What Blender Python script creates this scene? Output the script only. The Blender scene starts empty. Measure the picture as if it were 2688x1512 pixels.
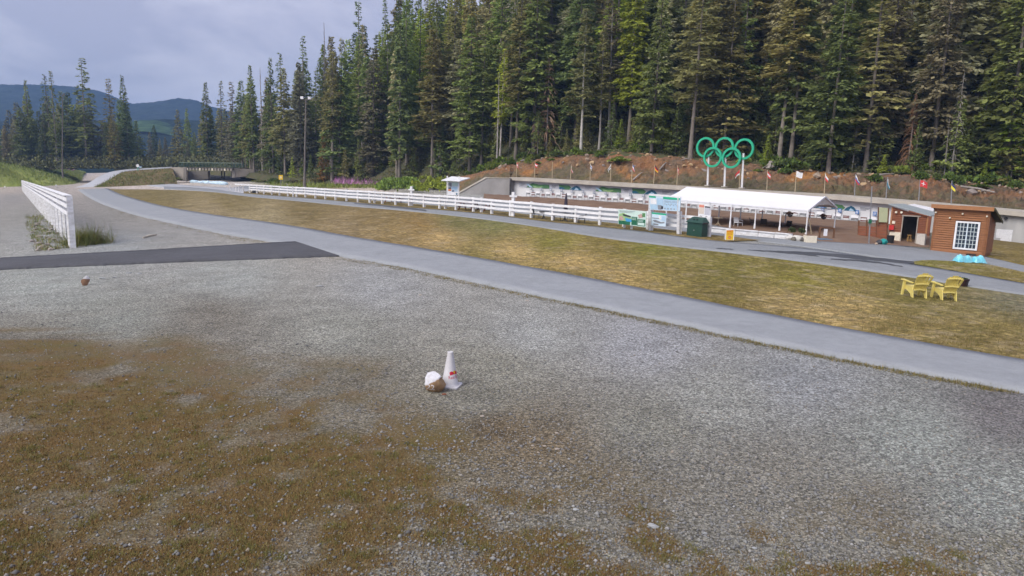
import bpy, math, random
import numpy as np
from mathutils import Vector, Matrix

random.seed(7)
RNG = np.random.default_rng(7)
scene = bpy.context.scene
COL = scene.collection

# ------------------------------------------------------------------ camera
CAMH, FPX, CX, CY = 4.0, 1863.0, 1344.0, 756.0      # measured in photograph pixels (2688 x 1512)
PITCH = math.atan(310.0 / FPX)
ROLL = 0.030
_F = Vector((0, math.cos(PITCH), -math.sin(PITCH)))
_U0 = Vector((0, math.sin(PITCH), math.cos(PITCH)))
_R0 = Vector((1, 0, 0))
_R = _R0 * math.cos(ROLL) + _U0 * math.sin(ROLL)
_U = _U0 * math.cos(ROLL) - _R0 * math.sin(ROLL)
CAM = Vector((0, 0, CAMH))
cd = bpy.data.cameras.new('camera')
cam = bpy.data.objects.new('camera', cd)
COL.objects.link(cam)
cd.sensor_width = 36.0
cd.lens = 36.0 * FPX / 2688.0
cd.clip_start, cd.clip_end = 0.1, 9000.0
cam.matrix_world = Matrix(((_R.x, _U.x, -_F.x, 0), (_R.y, _U.y, -_F.y, 0), (_R.z, _U.z, -_F.z, CAMH), (0, 0, 0, 1)))
scene.camera = cam

# ------------------------------------------------------------------ sky and sun
SUN_EL, SUN_AZ = math.radians(42), math.radians(-132)      # azimuth measured from straight ahead (+Y) towards +X
world = bpy.data.worlds.new('World')
scene.world = world
world.use_nodes = True
wn, wl = world.node_tree.nodes, world.node_tree.links
wn.clear()
out = wn.new('ShaderNodeOutputWorld')
bg = wn.new('ShaderNodeBackground')
sky = wn.new('ShaderNodeTexSky')
sky.sky_type = 'NISHITA'
sky.sun_disc = False
sky.sun_elevation = SUN_EL
sky.sun_rotation = SUN_AZ
tc = wn.new('ShaderNodeTexCoord')
mp = wn.new('ShaderNodeMapping')
mp.inputs['Scale'].default_value = (1, 1, 2.2)
nz = wn.new('ShaderNodeTexNoise')
nz.inputs['Scale'].default_value = 4.2
nz.inputs['Detail'].default_value = 5
nz.inputs['Roughness'].default_value = 0.55
nz.inputs['Distortion'].default_value = 0.4
rp = wn.new('ShaderNodeValToRGB')
rp.color_ramp.elements[0].position = 0.38
rp.color_ramp.elements[0].color = (0.188, 0.184, 0.242, 1)
rp.color_ramp.elements[1].position = 0.66
rp.color_ramp.elements[1].color = (0.332, 0.318, 0.368, 1)
sc = wn.new('ShaderNodeVectorMath')
sc.operation = 'SCALE'
sc.inputs[3].default_value = 0.08
mx = wn.new('ShaderNodeMix')
mx.data_type = 'RGBA'
mx.inputs[0].default_value = 0.88                          # mostly cloud cover, a little of the sky through it
wl.new(tc.outputs['Generated'], mp.inputs['Vector'])
wl.new(mp.outputs[0], nz.inputs['Vector'])
wl.new(nz.outputs[0], rp.inputs[0])
wl.new(sky.outputs[0], sc.inputs[0])
wl.new(sc.outputs[0], mx.inputs[6])
wl.new(rp.outputs[0], mx.inputs[7])
wl.new(mx.outputs[2], bg.inputs[0])
bg.inputs[1].default_value = 1.1
wl.new(bg.outputs[0], out.inputs[0])

sd = bpy.data.lights.new('sun', 'SUN')
sd.energy = 1.5
sd.angle = math.radians(38)
sd.color = (1.0, 0.95, 0.87)
sun = bpy.data.objects.new('sun', sd)
COL.objects.link(sun)
_s = Vector((math.sin(SUN_AZ) * math.cos(SUN_EL), math.cos(SUN_AZ) * math.cos(SUN_EL), math.sin(SUN_EL)))
sun.rotation_euler = _s.to_track_quat('Z', 'Y').to_euler()
sun.location = (-20, 0, 60)
vs = scene.view_settings
vs.view_transform = 'Standard'
vs.look = 'None'
vs.gamma = 1.0
vs.use_curve_mapping = False
vs.exposure = 1.38
scene.cycles.use_denoising = True
scene.cycles.use_adaptive_sampling = True
scene.cycles.adaptive_threshold = 0.03
scene.cycles.max_bounces = 6
scene.cycles.diffuse_bounces = 4
scene.cycles.volume_bounces = 0
scene.cycles.transparent_max_bounces = 6


# ------------------------------------------------------------------ helpers: pixels <-> place
def ray(x, y):
    d = _F + _R * ((x - CX) / FPX) - _U * ((y - CY) / FPX)
    return d / d.y


def at(x, y, Y):
    """the point Y metres ahead that lies behind photograph pixel x, y"""
    return CAM + ray(x, y) * Y


def proj(p):
    v = Vector(p) - CAM
    z = v.dot(_F)
    return CX + FPX * v.dot(_R) / z, CY - FPX * v.dot(_U) / z


def smooth(a, b, v):
    t = min(1.0, max(0.0, (v - a) / (b - a)))
    return t * t * (3 - 2 * t)


def g(X, Y):
    """the lie of the land: level by the camera, falling away gently to both sides farther off"""
    if Y <= 8:
        return 0.0
    u2 = min((X / Y) ** 2, 0.75)
    return -(0.053 if X < 0 else 0.038) * u2 * min(Y, 320.0) * smooth(8, 32, Y)


def gp(x, y, dz=0.0):
    """where photograph pixel x, y meets the ground"""
    r = ray(x, y)
    a = (0.053 if r.x < 0 else 0.038) * min(r.x ** 2, 0.75)
    Y = 20.0
    for _ in range(40):
        den = -r.z - a * smooth(8, 32, Y)
        Y = 0.5 * Y + 0.5 * min(600.0, (CAMH - dz) / max(den, 1e-4))
    return Vector((r.x * Y, Y, g(r.x * Y, Y) + dz))


def ground(p, dz=0.0):
    return Vector((p[0], p[1], g(p[0], p[1]) + dz))


def pl(x, table):
    """piecewise linear"""
    if x <= table[0][0]:
        return table[0][1]
    for (a, va), (b, vb) in zip(table, table[1:]):
        if x <= b:
            return va + (vb - va) * (x - a) / (b - a)
    return table[-1][1]


def resample(pts, n):
    pts = [Vector(p) for p in pts]
    L = [0.0]
    for a, b in zip(pts, pts[1:]):
        L.append(L[-1] + (b - a).length)
    res = []
    k = 0
    for i in range(n):
        s = L[-1] * i / (n - 1)
        while k < len(pts) - 2 and s > L[k + 1]:
            k += 1
        f = (s - L[k]) / max(1e-9, L[k + 1] - L[k])
        res.append(pts[k].lerp(pts[k + 1], f))
    return res


def soft(pts, times=2):
    for _ in range(times):
        q = [pts[0]]
        for a, b in zip(pts, pts[1:]):
            q += [a.lerp(b, .25), a.lerp(b, .75)]
        q.append(pts[-1])
        pts = q
    return pts


def lin(c):
    return tuple(((v / 255.0) / 12.92 if v / 255.0 <= 0.04045 else ((v / 255.0 + 0.055) / 1.055) ** 2.4) for v in c)


# ------------------------------------------------------------------ helpers: materials
MATS = {}


def nodes_of(name):
    m = bpy.data.materials.new(name)
    m.use_nodes = True
    n, l = m.node_tree.nodes, m.node_tree.links
    n.clear()
    o = n.new('ShaderNodeOutputMaterial')
    b = n.new('ShaderNodeBsdfPrincipled')
    l.new(b.outputs[0], o.inputs[0])
    MATS[name] = m
    return m, n, l, b


def mixn(n, l, fac, a, b, mode='MIX'):
    x = n.new('ShaderNodeMix')
    x.data_type = 'RGBA'
    x.blend_type = mode
    for sock, v in ((x.inputs[0], fac), (x.inputs[6], a), (x.inputs[7], b)):
        if hasattr(v, 'links') or hasattr(v, 'is_linked'):
            l.new(v, sock)
        elif isinstance(v, (int, float)):
            sock.default_value = v
        else:
            sock.default_value = (*v, 1) if len(v) == 3 else v
    return x.outputs[2]


def noise(n, l, vec, scale, detail=4, rough=0.6):
    t = n.new('ShaderNodeTexNoise')
    t.inputs['Scale'].default_value = scale
    t.inputs['Detail'].default_value = detail
    t.inputs['Roughness'].default_value = rough
    l.new(vec, t.inputs['Vector'])
    return t.outputs[0]


def ramp(n, l, fac, stops):
    r = n.new('ShaderNodeValToRGB')
    e = r.color_ramp.elements
    while len(e) < len(stops):
        e.new(0.5)
    for k, (p, c) in enumerate(stops):
        e[k].position = p
        e[k].color = (c, c, c, 1) if isinstance(c, (int, float)) else (*c, 1)
    l.new(fac, r.inputs[0])
    return r.outputs[0]


def mapped(n, l, vec, scale):
    m = n.new('ShaderNodeMapping')
    m.inputs['Scale'].default_value = scale
    l.new(vec, m.inputs['Vector'])
    return m.outputs[0]


def bumped(n, l, b, h, strength, dist=0.02):
    k = n.new('ShaderNodeBump')
    k.inputs['Strength'].default_value = strength
    k.inputs['Distance'].default_value = dist
    l.new(h, k.inputs['Height'])
    l.new(k.outputs[0], b.inputs['Normal'])


def mat(name, c1, c2=None, scale=4.0, rough=0.8, bump=0.0, spec=0.3, stretch=(1, 1, 1), metal=0.0, bscale=None, lo=.35, hi=.65):
    if name in MATS:
        return MATS[name]
    m, n, l, b = nodes_of(name)
    tcn = n.new('ShaderNodeTexCoord')
    v = mapped(n, l, tcn.outputs['Object'], stretch)
    f = noise(n, l, v, scale, 5)
    c2 = c2 or tuple(x * 0.82 for x in c1)
    l.new(mixn(n, l, ramp(n, l, f, [(lo, 0.0), (hi, 1.0)]), c1, c2), b.inputs['Base Color'])
    b.inputs['Roughness'].default_value = rough
    b.inputs['Specular IOR Level'].default_value = spec
    b.inputs['Metallic'].default_value = metal
    if bump:
        bumped(n, l, b, noise(n, l, v, bscale or scale * 4, 4), bump)
    return m


def tinted(name, rough=0.9, island=0.5, nscale=0.6, spec=0.15, translucent=0.0):
    """foliage and bark: the object's own colour, varied leaf by leaf and in large patches"""
    m, n, l, b = nodes_of(name)
    oi = n.new('ShaderNodeObjectInfo')
    ge = n.new('ShaderNodeNewGeometry')
    tcn = n.new('ShaderNodeTexCoord')
    r = ramp(n, l, ge.outputs['Random Per Island'], [(0.0, 1 - island), (1.0, 1 + island)])
    c = mixn(n, l, 1.0, oi.outputs['Color'], r, 'MULTIPLY')
    p = ramp(n, l, noise(n, l, tcn.outputs['Object'], nscale, 3), [(0.3, 0.72), (0.7, 1.25)])
    c = mixn(n, l, 1.0, c, p, 'MULTIPLY')
    l.new(c, b.inputs['Base Color'])
    b.inputs['Roughness'].default_value = rough
    b.inputs['Specular IOR Level'].default_value = spec
    if translucent:
        t = n.new('ShaderNodeBsdfTranslucent')
        l.new(c, t.inputs[0])
        s = n.new('ShaderNodeMixShader')
        s.inputs[0].default_value = translucent
        l.new(b.outputs[0], s.inputs[1])
        l.new(t.outputs[0], s.inputs[2])
        o = [k for k in n if k.type == 'OUTPUT_MATERIAL'][0]
        l.new(s.outputs[0], o.inputs[0])
    return m


# ------------------------------------------------------------------ helpers: meshes
def tag(o, label=None, cat=None, group=None, kind=None):
    for k, v in (('label', label), ('category', cat), ('group', group), ('kind', kind)):
        if v:
            o[k] = v
    return o


def empty(name, loc, rz=0.0, label=None, cat=None, group=None):
    o = bpy.data.objects.new(name, None)
    o.empty_display_size = 0.2
    o.location = loc
    o.rotation_euler = (0, 0, rz)
    COL.objects.link(o)
    return tag(o, label, cat, group)


class MB:
    """collects shapes that become ONE mesh object"""

    def __init__(self):
        self.v, self.f, self.m = [], [], []

    def add(self, vs, fs, mi=0):
        o = len(self.v)
        self.v += [tuple(p) for p in vs]
        self.f += [tuple(i + o for i in f) for f in fs]
        self.m += [mi] * len(fs)
        return self

    def hexa(self, p, mi=0):
        """p: four bottom corners then four top corners, counter-clockwise seen from above"""
        return self.add(p, [(3, 2, 1, 0), (4, 5, 6, 7), (0, 1, 5, 4), (1, 2, 6, 5), (2, 3, 7, 6), (3, 0, 4, 7)], mi)

    def box(self, c, s, rz=0.0, mi=0, ax=None):
        c = Vector(c)
        if ax is None:
            ax = (Vector((math.cos(rz), math.sin(rz), 0)), Vector((-math.sin(rz), math.cos(rz), 0)), Vector((0, 0, 1)))
        a, b, d = (Vector(ax[0]) * s[0] / 2, Vector(ax[1]) * s[1] / 2, Vector(ax[2]) * s[2] / 2)
        return self.hexa([c - a - b - d, c + a - b - d, c + a + b - d, c - a + b - d,
                          c - a - b + d, c + a - b + d, c + a + b + d, c - a + b + d], mi)

    def bar(self, p, q, w, h, mi=0, up=(0, 0, 1)):
        """a board from p to q: w thick sideways, h tall, centred on the line"""
        p, q = Vector(p), Vector(q)
        t = (q - p).normalized()
        s = t.cross(Vector(up)).normalized() * w / 2
        k = s.cross(t).normalized() * h / 2
        return self.hexa([p + s - k, p - s - k, q - s - k, q + s - k, p + s + k, p - s + k, q - s + k, q + s + k][0:8] if False else
                         [p - s - k, p + s - k, q + s - k, q - s - k, p - s + k, p + s + k, q + s + k, q - s + k], mi)

    def tube(self, pts, rad, n=8, mi=0, caps=True):
        pts = [Vector(p) for p in pts]
        if not hasattr(rad, '__len__'):
            rad = [rad] * len(pts)
        vs, fs = [], []
        ref = Vector((0, 0, 1)) if abs((pts[-1] - pts[0]).normalized().z) < 0.9 else Vector((1, 0, 0))
        for i, p in enumerate(pts):
            t = (pts[min(i + 1, len(pts) - 1)] - pts[max(i - 1, 0)]).normalized()
            a = t.cross(ref).normalized()
            b = t.cross(a).normalized()
            for k in range(n):
                w = 2 * math.pi * k / n
                vs.append(p + (a * math.cos(w) + b * math.sin(w)) * rad[i])
        for i in range(len(pts) - 1):
            for k in range(n):
                j = (k + 1) % n
                fs.append((i * n + k, (i + 1) * n + k, (i + 1) * n + j, i * n + j))
        if caps:
            fs.append(tuple(range(n)))
            fs.append(tuple((len(pts) - 1) * n + k for k in reversed(range(n))))
        return self.add(vs, fs, mi)

    def lathe(self, c, prof, n=16, mi=0):
        """prof: (radius, z) upwards"""
        c = Vector(c)
        vs, fs = [], []
        for r, z in prof:
            for k in range(n):
                w = 2 * math.pi * k / n
                vs.append(c + Vector((r * math.cos(w), r * math.sin(w), z)))
        for i in range(len(prof) - 1):
            for k in range(n):
                j = (k + 1) % n
                fs.append((i * n + k, i * n + j, (i + 1) * n + j, (i + 1) * n + k))
        fs.append(tuple(reversed(range(n))))
        fs.append(tuple((len(prof) - 1) * n + k for k in range(n)))
        return self.add(vs, fs, mi)

    def grid(self, rows, mi=0, flip=False):
        """rows of points, all of the same length"""
        m = len(rows[0])
        vs = [p for r in rows for p in r]
        fs = []
        for i in range(len(rows) - 1):
            for k in range(m - 1):
                q = (i * m + k, i * m + k + 1, (i + 1) * m + k + 1, (i + 1) * m + k)
                fs.append(q[::-1] if flip else q)
        return self.add(vs, fs, mi)

    def prism(self, poly, d, mi=0):
        """a flat polygon (points) pushed along vector d"""
        d = Vector(d)
        n = len(poly)
        vs = [Vector(p) for p in poly] + [Vector(p) + d for p in poly]
        fs = [tuple(reversed(range(n))), tuple(range(n, 2 * n))]
        fs += [(i, (i + 1) % n, n + (i + 1) % n, n + i) for i in range(n)]
        return self.add(vs, fs, mi)

    def blob(self, c, r, seed=0, rough=0.25, sub=2, mi=0, flat=1.0):
        import bmesh
        bm = bmesh.new()
        bmesh.ops.create_icosphere(bm, subdivisions=sub, radius=1.0)
        rn = random.Random(seed)
        cut = [(Vector((rn.gauss(0, 1), rn.gauss(0, 1), rn.gauss(0, 1))).normalized(), rn.uniform(1 - rough * 1.6, 1.0)) for _ in range(9)]
        vs = []
        for v in bm.verts:
            p = v.co.copy()
            for nrm, dd in cut:
                s = p.dot(nrm) - dd
                if s > 0:
                    p -= nrm * s
            p *= 1 + rn.uniform(-1, 1) * rough * 0.12
            vs.append(Vector(c) + Vector((p.x * r[0], p.y * r[1], p.z * r[2] * flat)))
        fs = [tuple(v.index for v in f.verts) for f in bm.faces]
        bm.free()
        return self.add(vs, fs, mi)

    def mesh(self, name, mats, origin=(0, 0, 0), smooth=False):
        me = bpy.data.meshes.new(name)
        o = Vector(origin)
        me.from_pydata([(p[0] - o.x, p[1] - o.y, p[2] - o.z) for p in self.v], [], self.f)
        for k in (mats if isinstance(mats, (list, tuple)) else [mats]):
            me.materials.append(k)
        if any(self.m):
            me.polygons.foreach_set('material_index', self.m)
        if smooth:
            me.polygons.foreach_set('use_smooth', [True] * len(self.f))
        me.validate()
        me.update()
        return me

    def build(self, name, mats, parent=None, origin=None, smooth=False, local=False):
        """parent: an Empty (or part); the points are world points unless local"""
        if origin is None:
            origin = (0, 0, 0)
            if parent is not None and not local:
                p, origin = parent, Vector((0, 0, 0))
                while p is not None:
                    origin = origin + p.location
                    p = p.parent
        o = bpy.data.objects.new(name, self.mesh(name, mats, origin, smooth))
        COL.objects.link(o)
        if parent is not None:
            o.parent = parent
        else:
            o.location = origin
        return o


def mesh_np(name, V, Fq, mats, mi=None, attr=None):
    """a mesh from numpy arrays; Fq: (n, 3) or (n, 4)"""
    me = bpy.data.meshes.new(name)
    V = np.asarray(V, dtype=np.float32)
    Fq = np.asarray(Fq, dtype=np.int32)
    n, k = Fq.shape
    me.vertices.add(len(V))
    me.vertices.foreach_set('co', V.ravel())
    me.loops.add(n * k)
    me.loops.foreach_set('vertex_index', Fq.ravel())
    me.polygons.add(n)
    me.polygons.foreach_set('loop_start', np.arange(0, n * k, k, dtype=np.int32))
    for q in (mats if isinstance(mats, (list, tuple)) else [mats]):
        me.materials.append(q)
    if mi is not None:
        me.polygons.foreach_set('material_index', np.asarray(mi, dtype=np.int32))
    if attr is not None:
        a = me.color_attributes.new('tone', 'FLOAT_COLOR', 'POINT')
        a.data.foreach_set('color', np.concatenate([attr, np.ones((len(V), 1))], axis=1).astype(np.float32).ravel())
    me.update(calc_edges=True)
    return me


def link(name, me, parent=None, loc=(0, 0, 0)):
    o = bpy.data.objects.new(name, me)
    o.location = loc
    COL.objects.link(o)
    if parent is not None:
        o.parent = parent
    return o


def copy_tree(o, parent=None):
    c = o.copy()
    COL.objects.link(c)
    c.parent = parent
    for ch in list(o.children):
        copy_tree(ch, c)
    return c


def lettering(text, size, extrude=0.0, res=3):
    """triangles of a line of text, centred on x, baseline at 0 (numpy points x, y and faces)"""
    cu = bpy.data.curves.new('lettering', 'FONT')
    cu.body = text
    cu.size = size
    cu.align_x = 'CENTER'
    cu.resolution_u = res
    o = bpy.data.objects.new('lettering', cu)
    COL.objects.link(o)
    dg = bpy.context.evaluated_depsgraph_get()
    me = bpy.data.meshes.new_from_object(o.evaluated_get(dg))
    vs = [tuple(v.co) for v in me.vertices]
    fs = [tuple(p.vertices) for p in me.polygons]
    bpy.data.objects.remove(o)
    bpy.data.curves.remove(cu)
    bpy.data.meshes.remove(me)
    return vs, fs


ORD = ('first second third fourth fifth sixth seventh eighth ninth tenth eleventh twelfth thirteenth fourteenth fifteenth sixteenth '
       'seventeenth eighteenth nineteenth twentieth twenty-first twenty-second twenty-third twenty-fourth twenty-fifth twenty-sixth '
       'twenty-seventh twenty-eighth twenty-ninth thirtieth').split()


# ================================================================== the setting
LIGHT = np.array([1.23, 1.21, 1.36])   # what a level surface gets from sun and cloud at this exposure


def idw(px, py, ctl, power=3.0, ysc=1.8):
    """colour and kind of ground at a pixel from hand-read samples of the photograph's ground colours"""
    c = np.array([lin(k[2]) for k in ctl]) / LIGHT
    w = np.array([k[3] if len(k) > 3 else 0.0 for k in ctl])
    P = np.array([[k[0], k[1] * ysc] for k in ctl], dtype=float)
    d = np.hypot(px[:, None] - P[None, :, 0], py[:, None] * ysc - P[None, :, 1]) + 8.0
    q = d ** -power
    q /= q.sum(axis=1, keepdims=True)
    return q @ c, q @ w


def tone_mat(name, stones=45.0, stone_amt=0.5, fine=14.0, fine_amt=0.25, bump=0.5, streak=False, rough=0.95, patchy=False):
    m, n, l, b = nodes_of(name)
    tcn = n.new('ShaderNodeTexCoord')
    v = tcn.outputs['Object']
    at_ = n.new('ShaderNodeAttribute')
    at_.attribute_name = 'tone'
    vo = n.new('ShaderNodeTexVoronoi')
    vo.inputs['Scale'].default_value = stones
    l.new(v, vo.inputs['Vector'])
    sep = n.new('ShaderNodeSeparateColor')
    l.new(vo.outputs['Color'], sep.inputs[0])
    st = ramp(n, l, sep.outputs[0], [(0.0, 1 - stone_amt), (0.6, 1.0), (1.0, 1 + stone_amt * 1.3)])
    fn = ramp(n, l, noise(n, l, v, fine, 6, 0.7), [(0.3, 1 - fine_amt), (0.7, 1 + fine_amt)])
    md = ramp(n, l, noise(n, l, v, 0.8, 8, 0.75), [(0.3, 0.76), (0.7, 1.22)])
    warm = mixn(n, l, ramp(n, l, noise(n, l, v, 3.1, 5), [(0.45, 0.0), (0.75, 0.3)]), (1.0, 1.0, 1.0), (1.0, 0.94, 0.86))
    c = mixn(n, l, 1.0, at_.outputs['Color'], md, 'MULTIPLY')
    c = mixn(n, l, 1.0, c, fn, 'MULTIPLY')
    c = mixn(n, l, 1.0, c, warm, 'MULTIPLY')
    c2 = mixn(n, l, 1.0, c, st, 'MULTIPLY')
    if patchy:
        c2 = mixn(n, l, 1.0, c2, ramp(n, l, noise(n, l, mapped(n, l, v, (1, .45, 1)), 0.30, 6, 0.7), [(0.32, 0.78), (0.68, 1.2)]), 'MULTIPLY')
        a1 = ramp(n, l, noise(n, l, v, 0.9, 6, 0.72), [(0.52, 0.0), (0.64, 0.6)])
        c2 = mixn(n, l, a1, c2, mixn(n, l, 1.0, (0.37, 0.30, 0.19), fn, 'MULTIPLY'))
        a2 = ramp(n, l, noise(n, l, mapped(n, l, v, (1.3, 1.3, 1.3)), 1.7, 6, 0.7), [(0.56, 0.0), (0.68, 0.7)])
        c2 = mixn(n, l, a2, c2, mixn(n, l, 1.0, (0.085, 0.095, 0.032), fn, 'MULTIPLY'))
    if streak:
        f = n.new('ShaderNodeMath')
        f.operation = 'SUBTRACT'
        f.inputs[0].default_value = 1.0
        l.new(at_.outputs['Alpha'], f.inputs[1])
        mo = ramp(n, l, noise(n, l, v, 9, 8, 0.74), [(0.32, 0.5), (0.50, 1.0)])
        ff = n.new('ShaderNodeMath')
        ff.operation = 'MULTIPLY'
        l.new(at_.outputs['Alpha'], ff.inputs[0])
        l.new(mo, ff.inputs[1])
        moss = mixn(n, l, ramp(n, l, noise(n, l, v, 1.3, 5), [(0.35, 0.0), (0.7, 1.0)]), (0.138, 0.086, 0.034), (0.112, 0.092, 0.034))
        moss = mixn(n, l, 1.0, moss, ramp(n, l, noise(n, l, v, 30, 5, .75), [(0.25, 0.5), (0.75, 1.6)]), 'MULTIPLY')
        c2 = mixn(n, l, ff.outputs[0], c2, moss)
    l.new(c2, b.inputs['Base Color'])
    b.inputs['Roughness'].default_value = rough
    b.inputs['Specular IOR Level'].default_value = 0.15
    bumped(n, l, b, vo.outputs['Distance'], bump, 0.03)
    return m


GROUND_CTL = [
    (100, 735, (161, 164, 167)), (600, 725, (162, 164, 168)), (1000, 745, (160, 160, 167)), (300, 830, (147, 148, 148)), (560, 830, (128, 123, 120)),
    (900, 870, (150, 149, 148)), (1400, 880, (161, 161, 166)), (1700, 900, (160, 160, 171)), (2100, 1000, (150, 151, 160)), (2400, 1150, (150, 153, 155)),
    (2600, 1300, (148, 151, 153)), (1300, 960, (145, 142, 138)), (900, 1000, (121, 116, 110), 0.45), (1250, 1050, (131, 128, 124)), (1420, 1175, (118, 105, 90), 0.1),
    (1300, 1130, (116, 102, 86), 0.1), (2000, 1250, (130, 126, 123), 0.1), (1700, 1120, (135, 133, 130)), (1900, 1050, (153, 153, 155)), (2250, 1330, (130, 126, 122), 0.3),
    (100, 1000, (118, 112, 105), 1), (300, 1100, (117, 110, 102), 1), (700, 1120, (120, 113, 105), 0.9), (100, 1400, (112, 106, 99), 1), (600, 1350, (116, 110, 103), 1),
    (1000, 1250, (120, 114, 107), 0.9), (1200, 1450, (126, 124, 122), 0.7), (1500, 1400, (128, 126, 124), 0.62), (1900, 1450, (132, 130, 129), 0.58), (2300, 1470, (136, 133, 131), 0.5),
    (150, 930, (112, 105, 99), 0.8), (2650, 1080, (120, 116, 122)), (2650, 1490, (132, 129, 124), 0.3), (450, 940, (122, 116, 110), 0.55), (1500, 1270, (122, 113, 102), 0.35),
    (1150, 1160, (115, 105, 87), 0.6), (300, 560, (145, 142, 144), 0.05), (500, 605, (154, 152, 157)), (120, 610, (157, 158, 165)), (60, 570, (149, 147, 149), 0.1),
    (300, 645, (157, 160, 168)), (450, 565, (149, 146, 149)), (250, 520, (145, 141, 144)), (30, 520, (150, 147, 152)), (20, 495, (185, 172, 168)),
    (240, 492, (190, 178, 177)), (330, 480, (205, 190, 191)), (450, 490, (210, 197, 196)), (620, 480, (205, 196, 200)), (780, 492, (205, 188, 184)),
    (950, 500, (208, 192, 188)), (700, 463, (150, 152, 122), 0.4), (860, 470, (150, 135, 97), 0.4), (1100, 505, (173, 169, 169)), (1250, 530, (173, 172, 178)),
    (1500, 560, (173, 172, 178)), (2300, 650, (153, 155, 163)), (2600, 650, (140, 128, 87), 0.5),
]


def grid_lines(lo, hi, fine_lo, fine_hi, step, growth=1.22):
    s = [float(v) for v in np.arange(fine_lo, fine_hi + 1e-6, step)]
    d, v = step, fine_hi
    while v < hi:
        d *= growth
        v += d
        s.append(v)
    d, v = step, fine_lo
    while v > lo:
        d *= growth
        v -= d
        s.insert(0, v)
    return np.array(s)


def sheet_colours(P, ctl, power=3.0):
    v = P - np.array([0, 0, CAMH])
    F, R, U = (np.array(k) for k in (_F, _R, _U))
    z = np.maximum(v @ F, 0.5)
    px = np.clip(CX + FPX * (v @ R) / z, -300, 3000)
    py = np.clip(CY - FPX * (v @ U) / z, 420, 1600)
    return idw(px, py, ctl, power)


def tone_mesh(name, P, Fq, m, ctl, power=3.0):
    rgb, w = sheet_colours(np.asarray(P, dtype=float), ctl, power)
    if name == 'ground':
        PP = np.asarray(P, dtype=float)
        w = np.clip(w * 1.22 - .20, 0, 1)
        pt = patch(PP[:, 0], PP[:, 1])
        w = np.clip(w + (pt - .5) * np.clip(w * 1.6, 0, .85), 0, 1)
    me = mesh_np(name, P, Fq, m)
    a = me.color_attributes.new('tone', 'FLOAT_COLOR', 'POINT')
    a.data.foreach_set('color', np.concatenate([rgb, w[:, None]], axis=1).astype(np.float32).ravel())
    me.polygons.foreach_set('use_smooth', [True] * len(me.polygons))
    return me


_LAT = np.random.default_rng(31).random((64, 64))


def vnoise(X, Y, cell):
    """smooth value noise over the ground, cell metres a step"""
    x, y = np.asarray(X) / cell + 500, np.asarray(Y) / cell + 500
    i, j = np.floor(x).astype(int), np.floor(y).astype(int)
    u, v = x - i, y - j
    u, v = u * u * (3 - 2 * u), v * v * (3 - 2 * v)
    L = lambda a, b: _LAT[a % 64, b % 64]
    return (L(i, j) * (1 - u) + L(i + 1, j) * u) * (1 - v) + (L(i, j + 1) * (1 - u) + L(i + 1, j + 1) * u) * v


def patch(X, Y):
    """where the dry moss has taken hold: 0 bare gravel, 1 full cover"""
    n = .40 * vnoise(X, Y, 1.3) + .34 * vnoise(X, Y, .55) + .26 * vnoise(X, Y, .24)
    return np.clip((n - .40) / .13, 0, 1)


def build_ground():
    xs = np.unique(np.round(np.concatenate([grid_lines(-2400, 2400, -110, 90, 2.0), np.arange(-9, 9.01, 0.16)]), 3))
    ys = np.unique(np.round(np.concatenate([grid_lines(-60, 2050, 4, 240, 2.0), np.arange(5.5, 16.01, 0.16), np.arange(16, 24.1, 0.5)]), 3))
    P = np.array([(x, y, g(x, y)) for y in ys for x in xs])
    n = len(xs)
    i = np.arange(len(ys) - 1)[:, None] * n + np.arange(n - 1)[None, :]
    i = i.ravel()
    Fq = np.stack([i, i + 1, i + n + 1, i + n], axis=1)
    o = link('ground', tone_mesh('ground', P, Fq, tone_mat('gravel_ground', 36, 0.60, 12, 0.24, 0.6, streak=True), GROUND_CTL))
    return tag(o, kind='structure')


build_ground()

ASPH = mat('old_asphalt', (0.30, 0.315, 0.345), (0.265, 0.28, 0.305), scale=0.9, rough=0.9, bump=0.35, bscale=60, spec=0.2)


def speckle(name, c1, c2, amt=0.3, rough=0.9, patch=0.5):
    """asphalt: aggregate speckle over broad worn patches"""
    m, n, l, b = nodes_of(name)
    tcn = n.new('ShaderNodeTexCoord')
    v = tcn.outputs['Object']
    c = mixn(n, l, ramp(n, l, noise(n, l, v, patch, 5), [(0.35, 0.0), (0.65, 1.0)]), c1, c2)
    s = ramp(n, l, noise(n, l, v, 70, 3, 0.8), [(0.3, 1 - amt), (0.7, 1 + amt)])
    c = mixn(n, l, 1.0, c, s, 'MULTIPLY')
    cr = ramp(n, l, noise(n, l, mapped(n, l, v, (1, 1, 1)), 2.2, 7, .75), [(0.3, 0.86), (0.65, 1.07)])
    c = mixn(n, l, 1.0, c, cr, 'MULTIPLY')
    l.new(c, b.inputs['Base Color'])
    b.inputs['Roughness'].default_value = rough
    b.inputs['Specular IOR Level'].default_value = 0.2
    bumped(n, l, b, noise(n, l, v, 80, 3, .7), 0.4, 0.01)
    return m


M_PATH = speckle('worn_asphalt', (0.288, 0.303, 0.322), (0.258, 0.272, 0.290))
M_PATH2 = speckle('grey_asphalt', (0.262, 0.276, 0.290), (0.222, 0.234, 0.246), patch=0.25)
M_BLACK = speckle('new_asphalt', (0.092, 0.093, 0.104), (0.074, 0.075, 0.083), patch=0.3)
M_PALE = speckle('pale_asphalt', (0.40, 0.41, 0.44), (0.36, 0.365, 0.385), patch=0.12)
M_WET = speckle('wet_asphalt', (0.060, 0.065, 0.075), (0.085, 0.09, 0.10), rough=0.6, patch=0.4)


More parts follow.
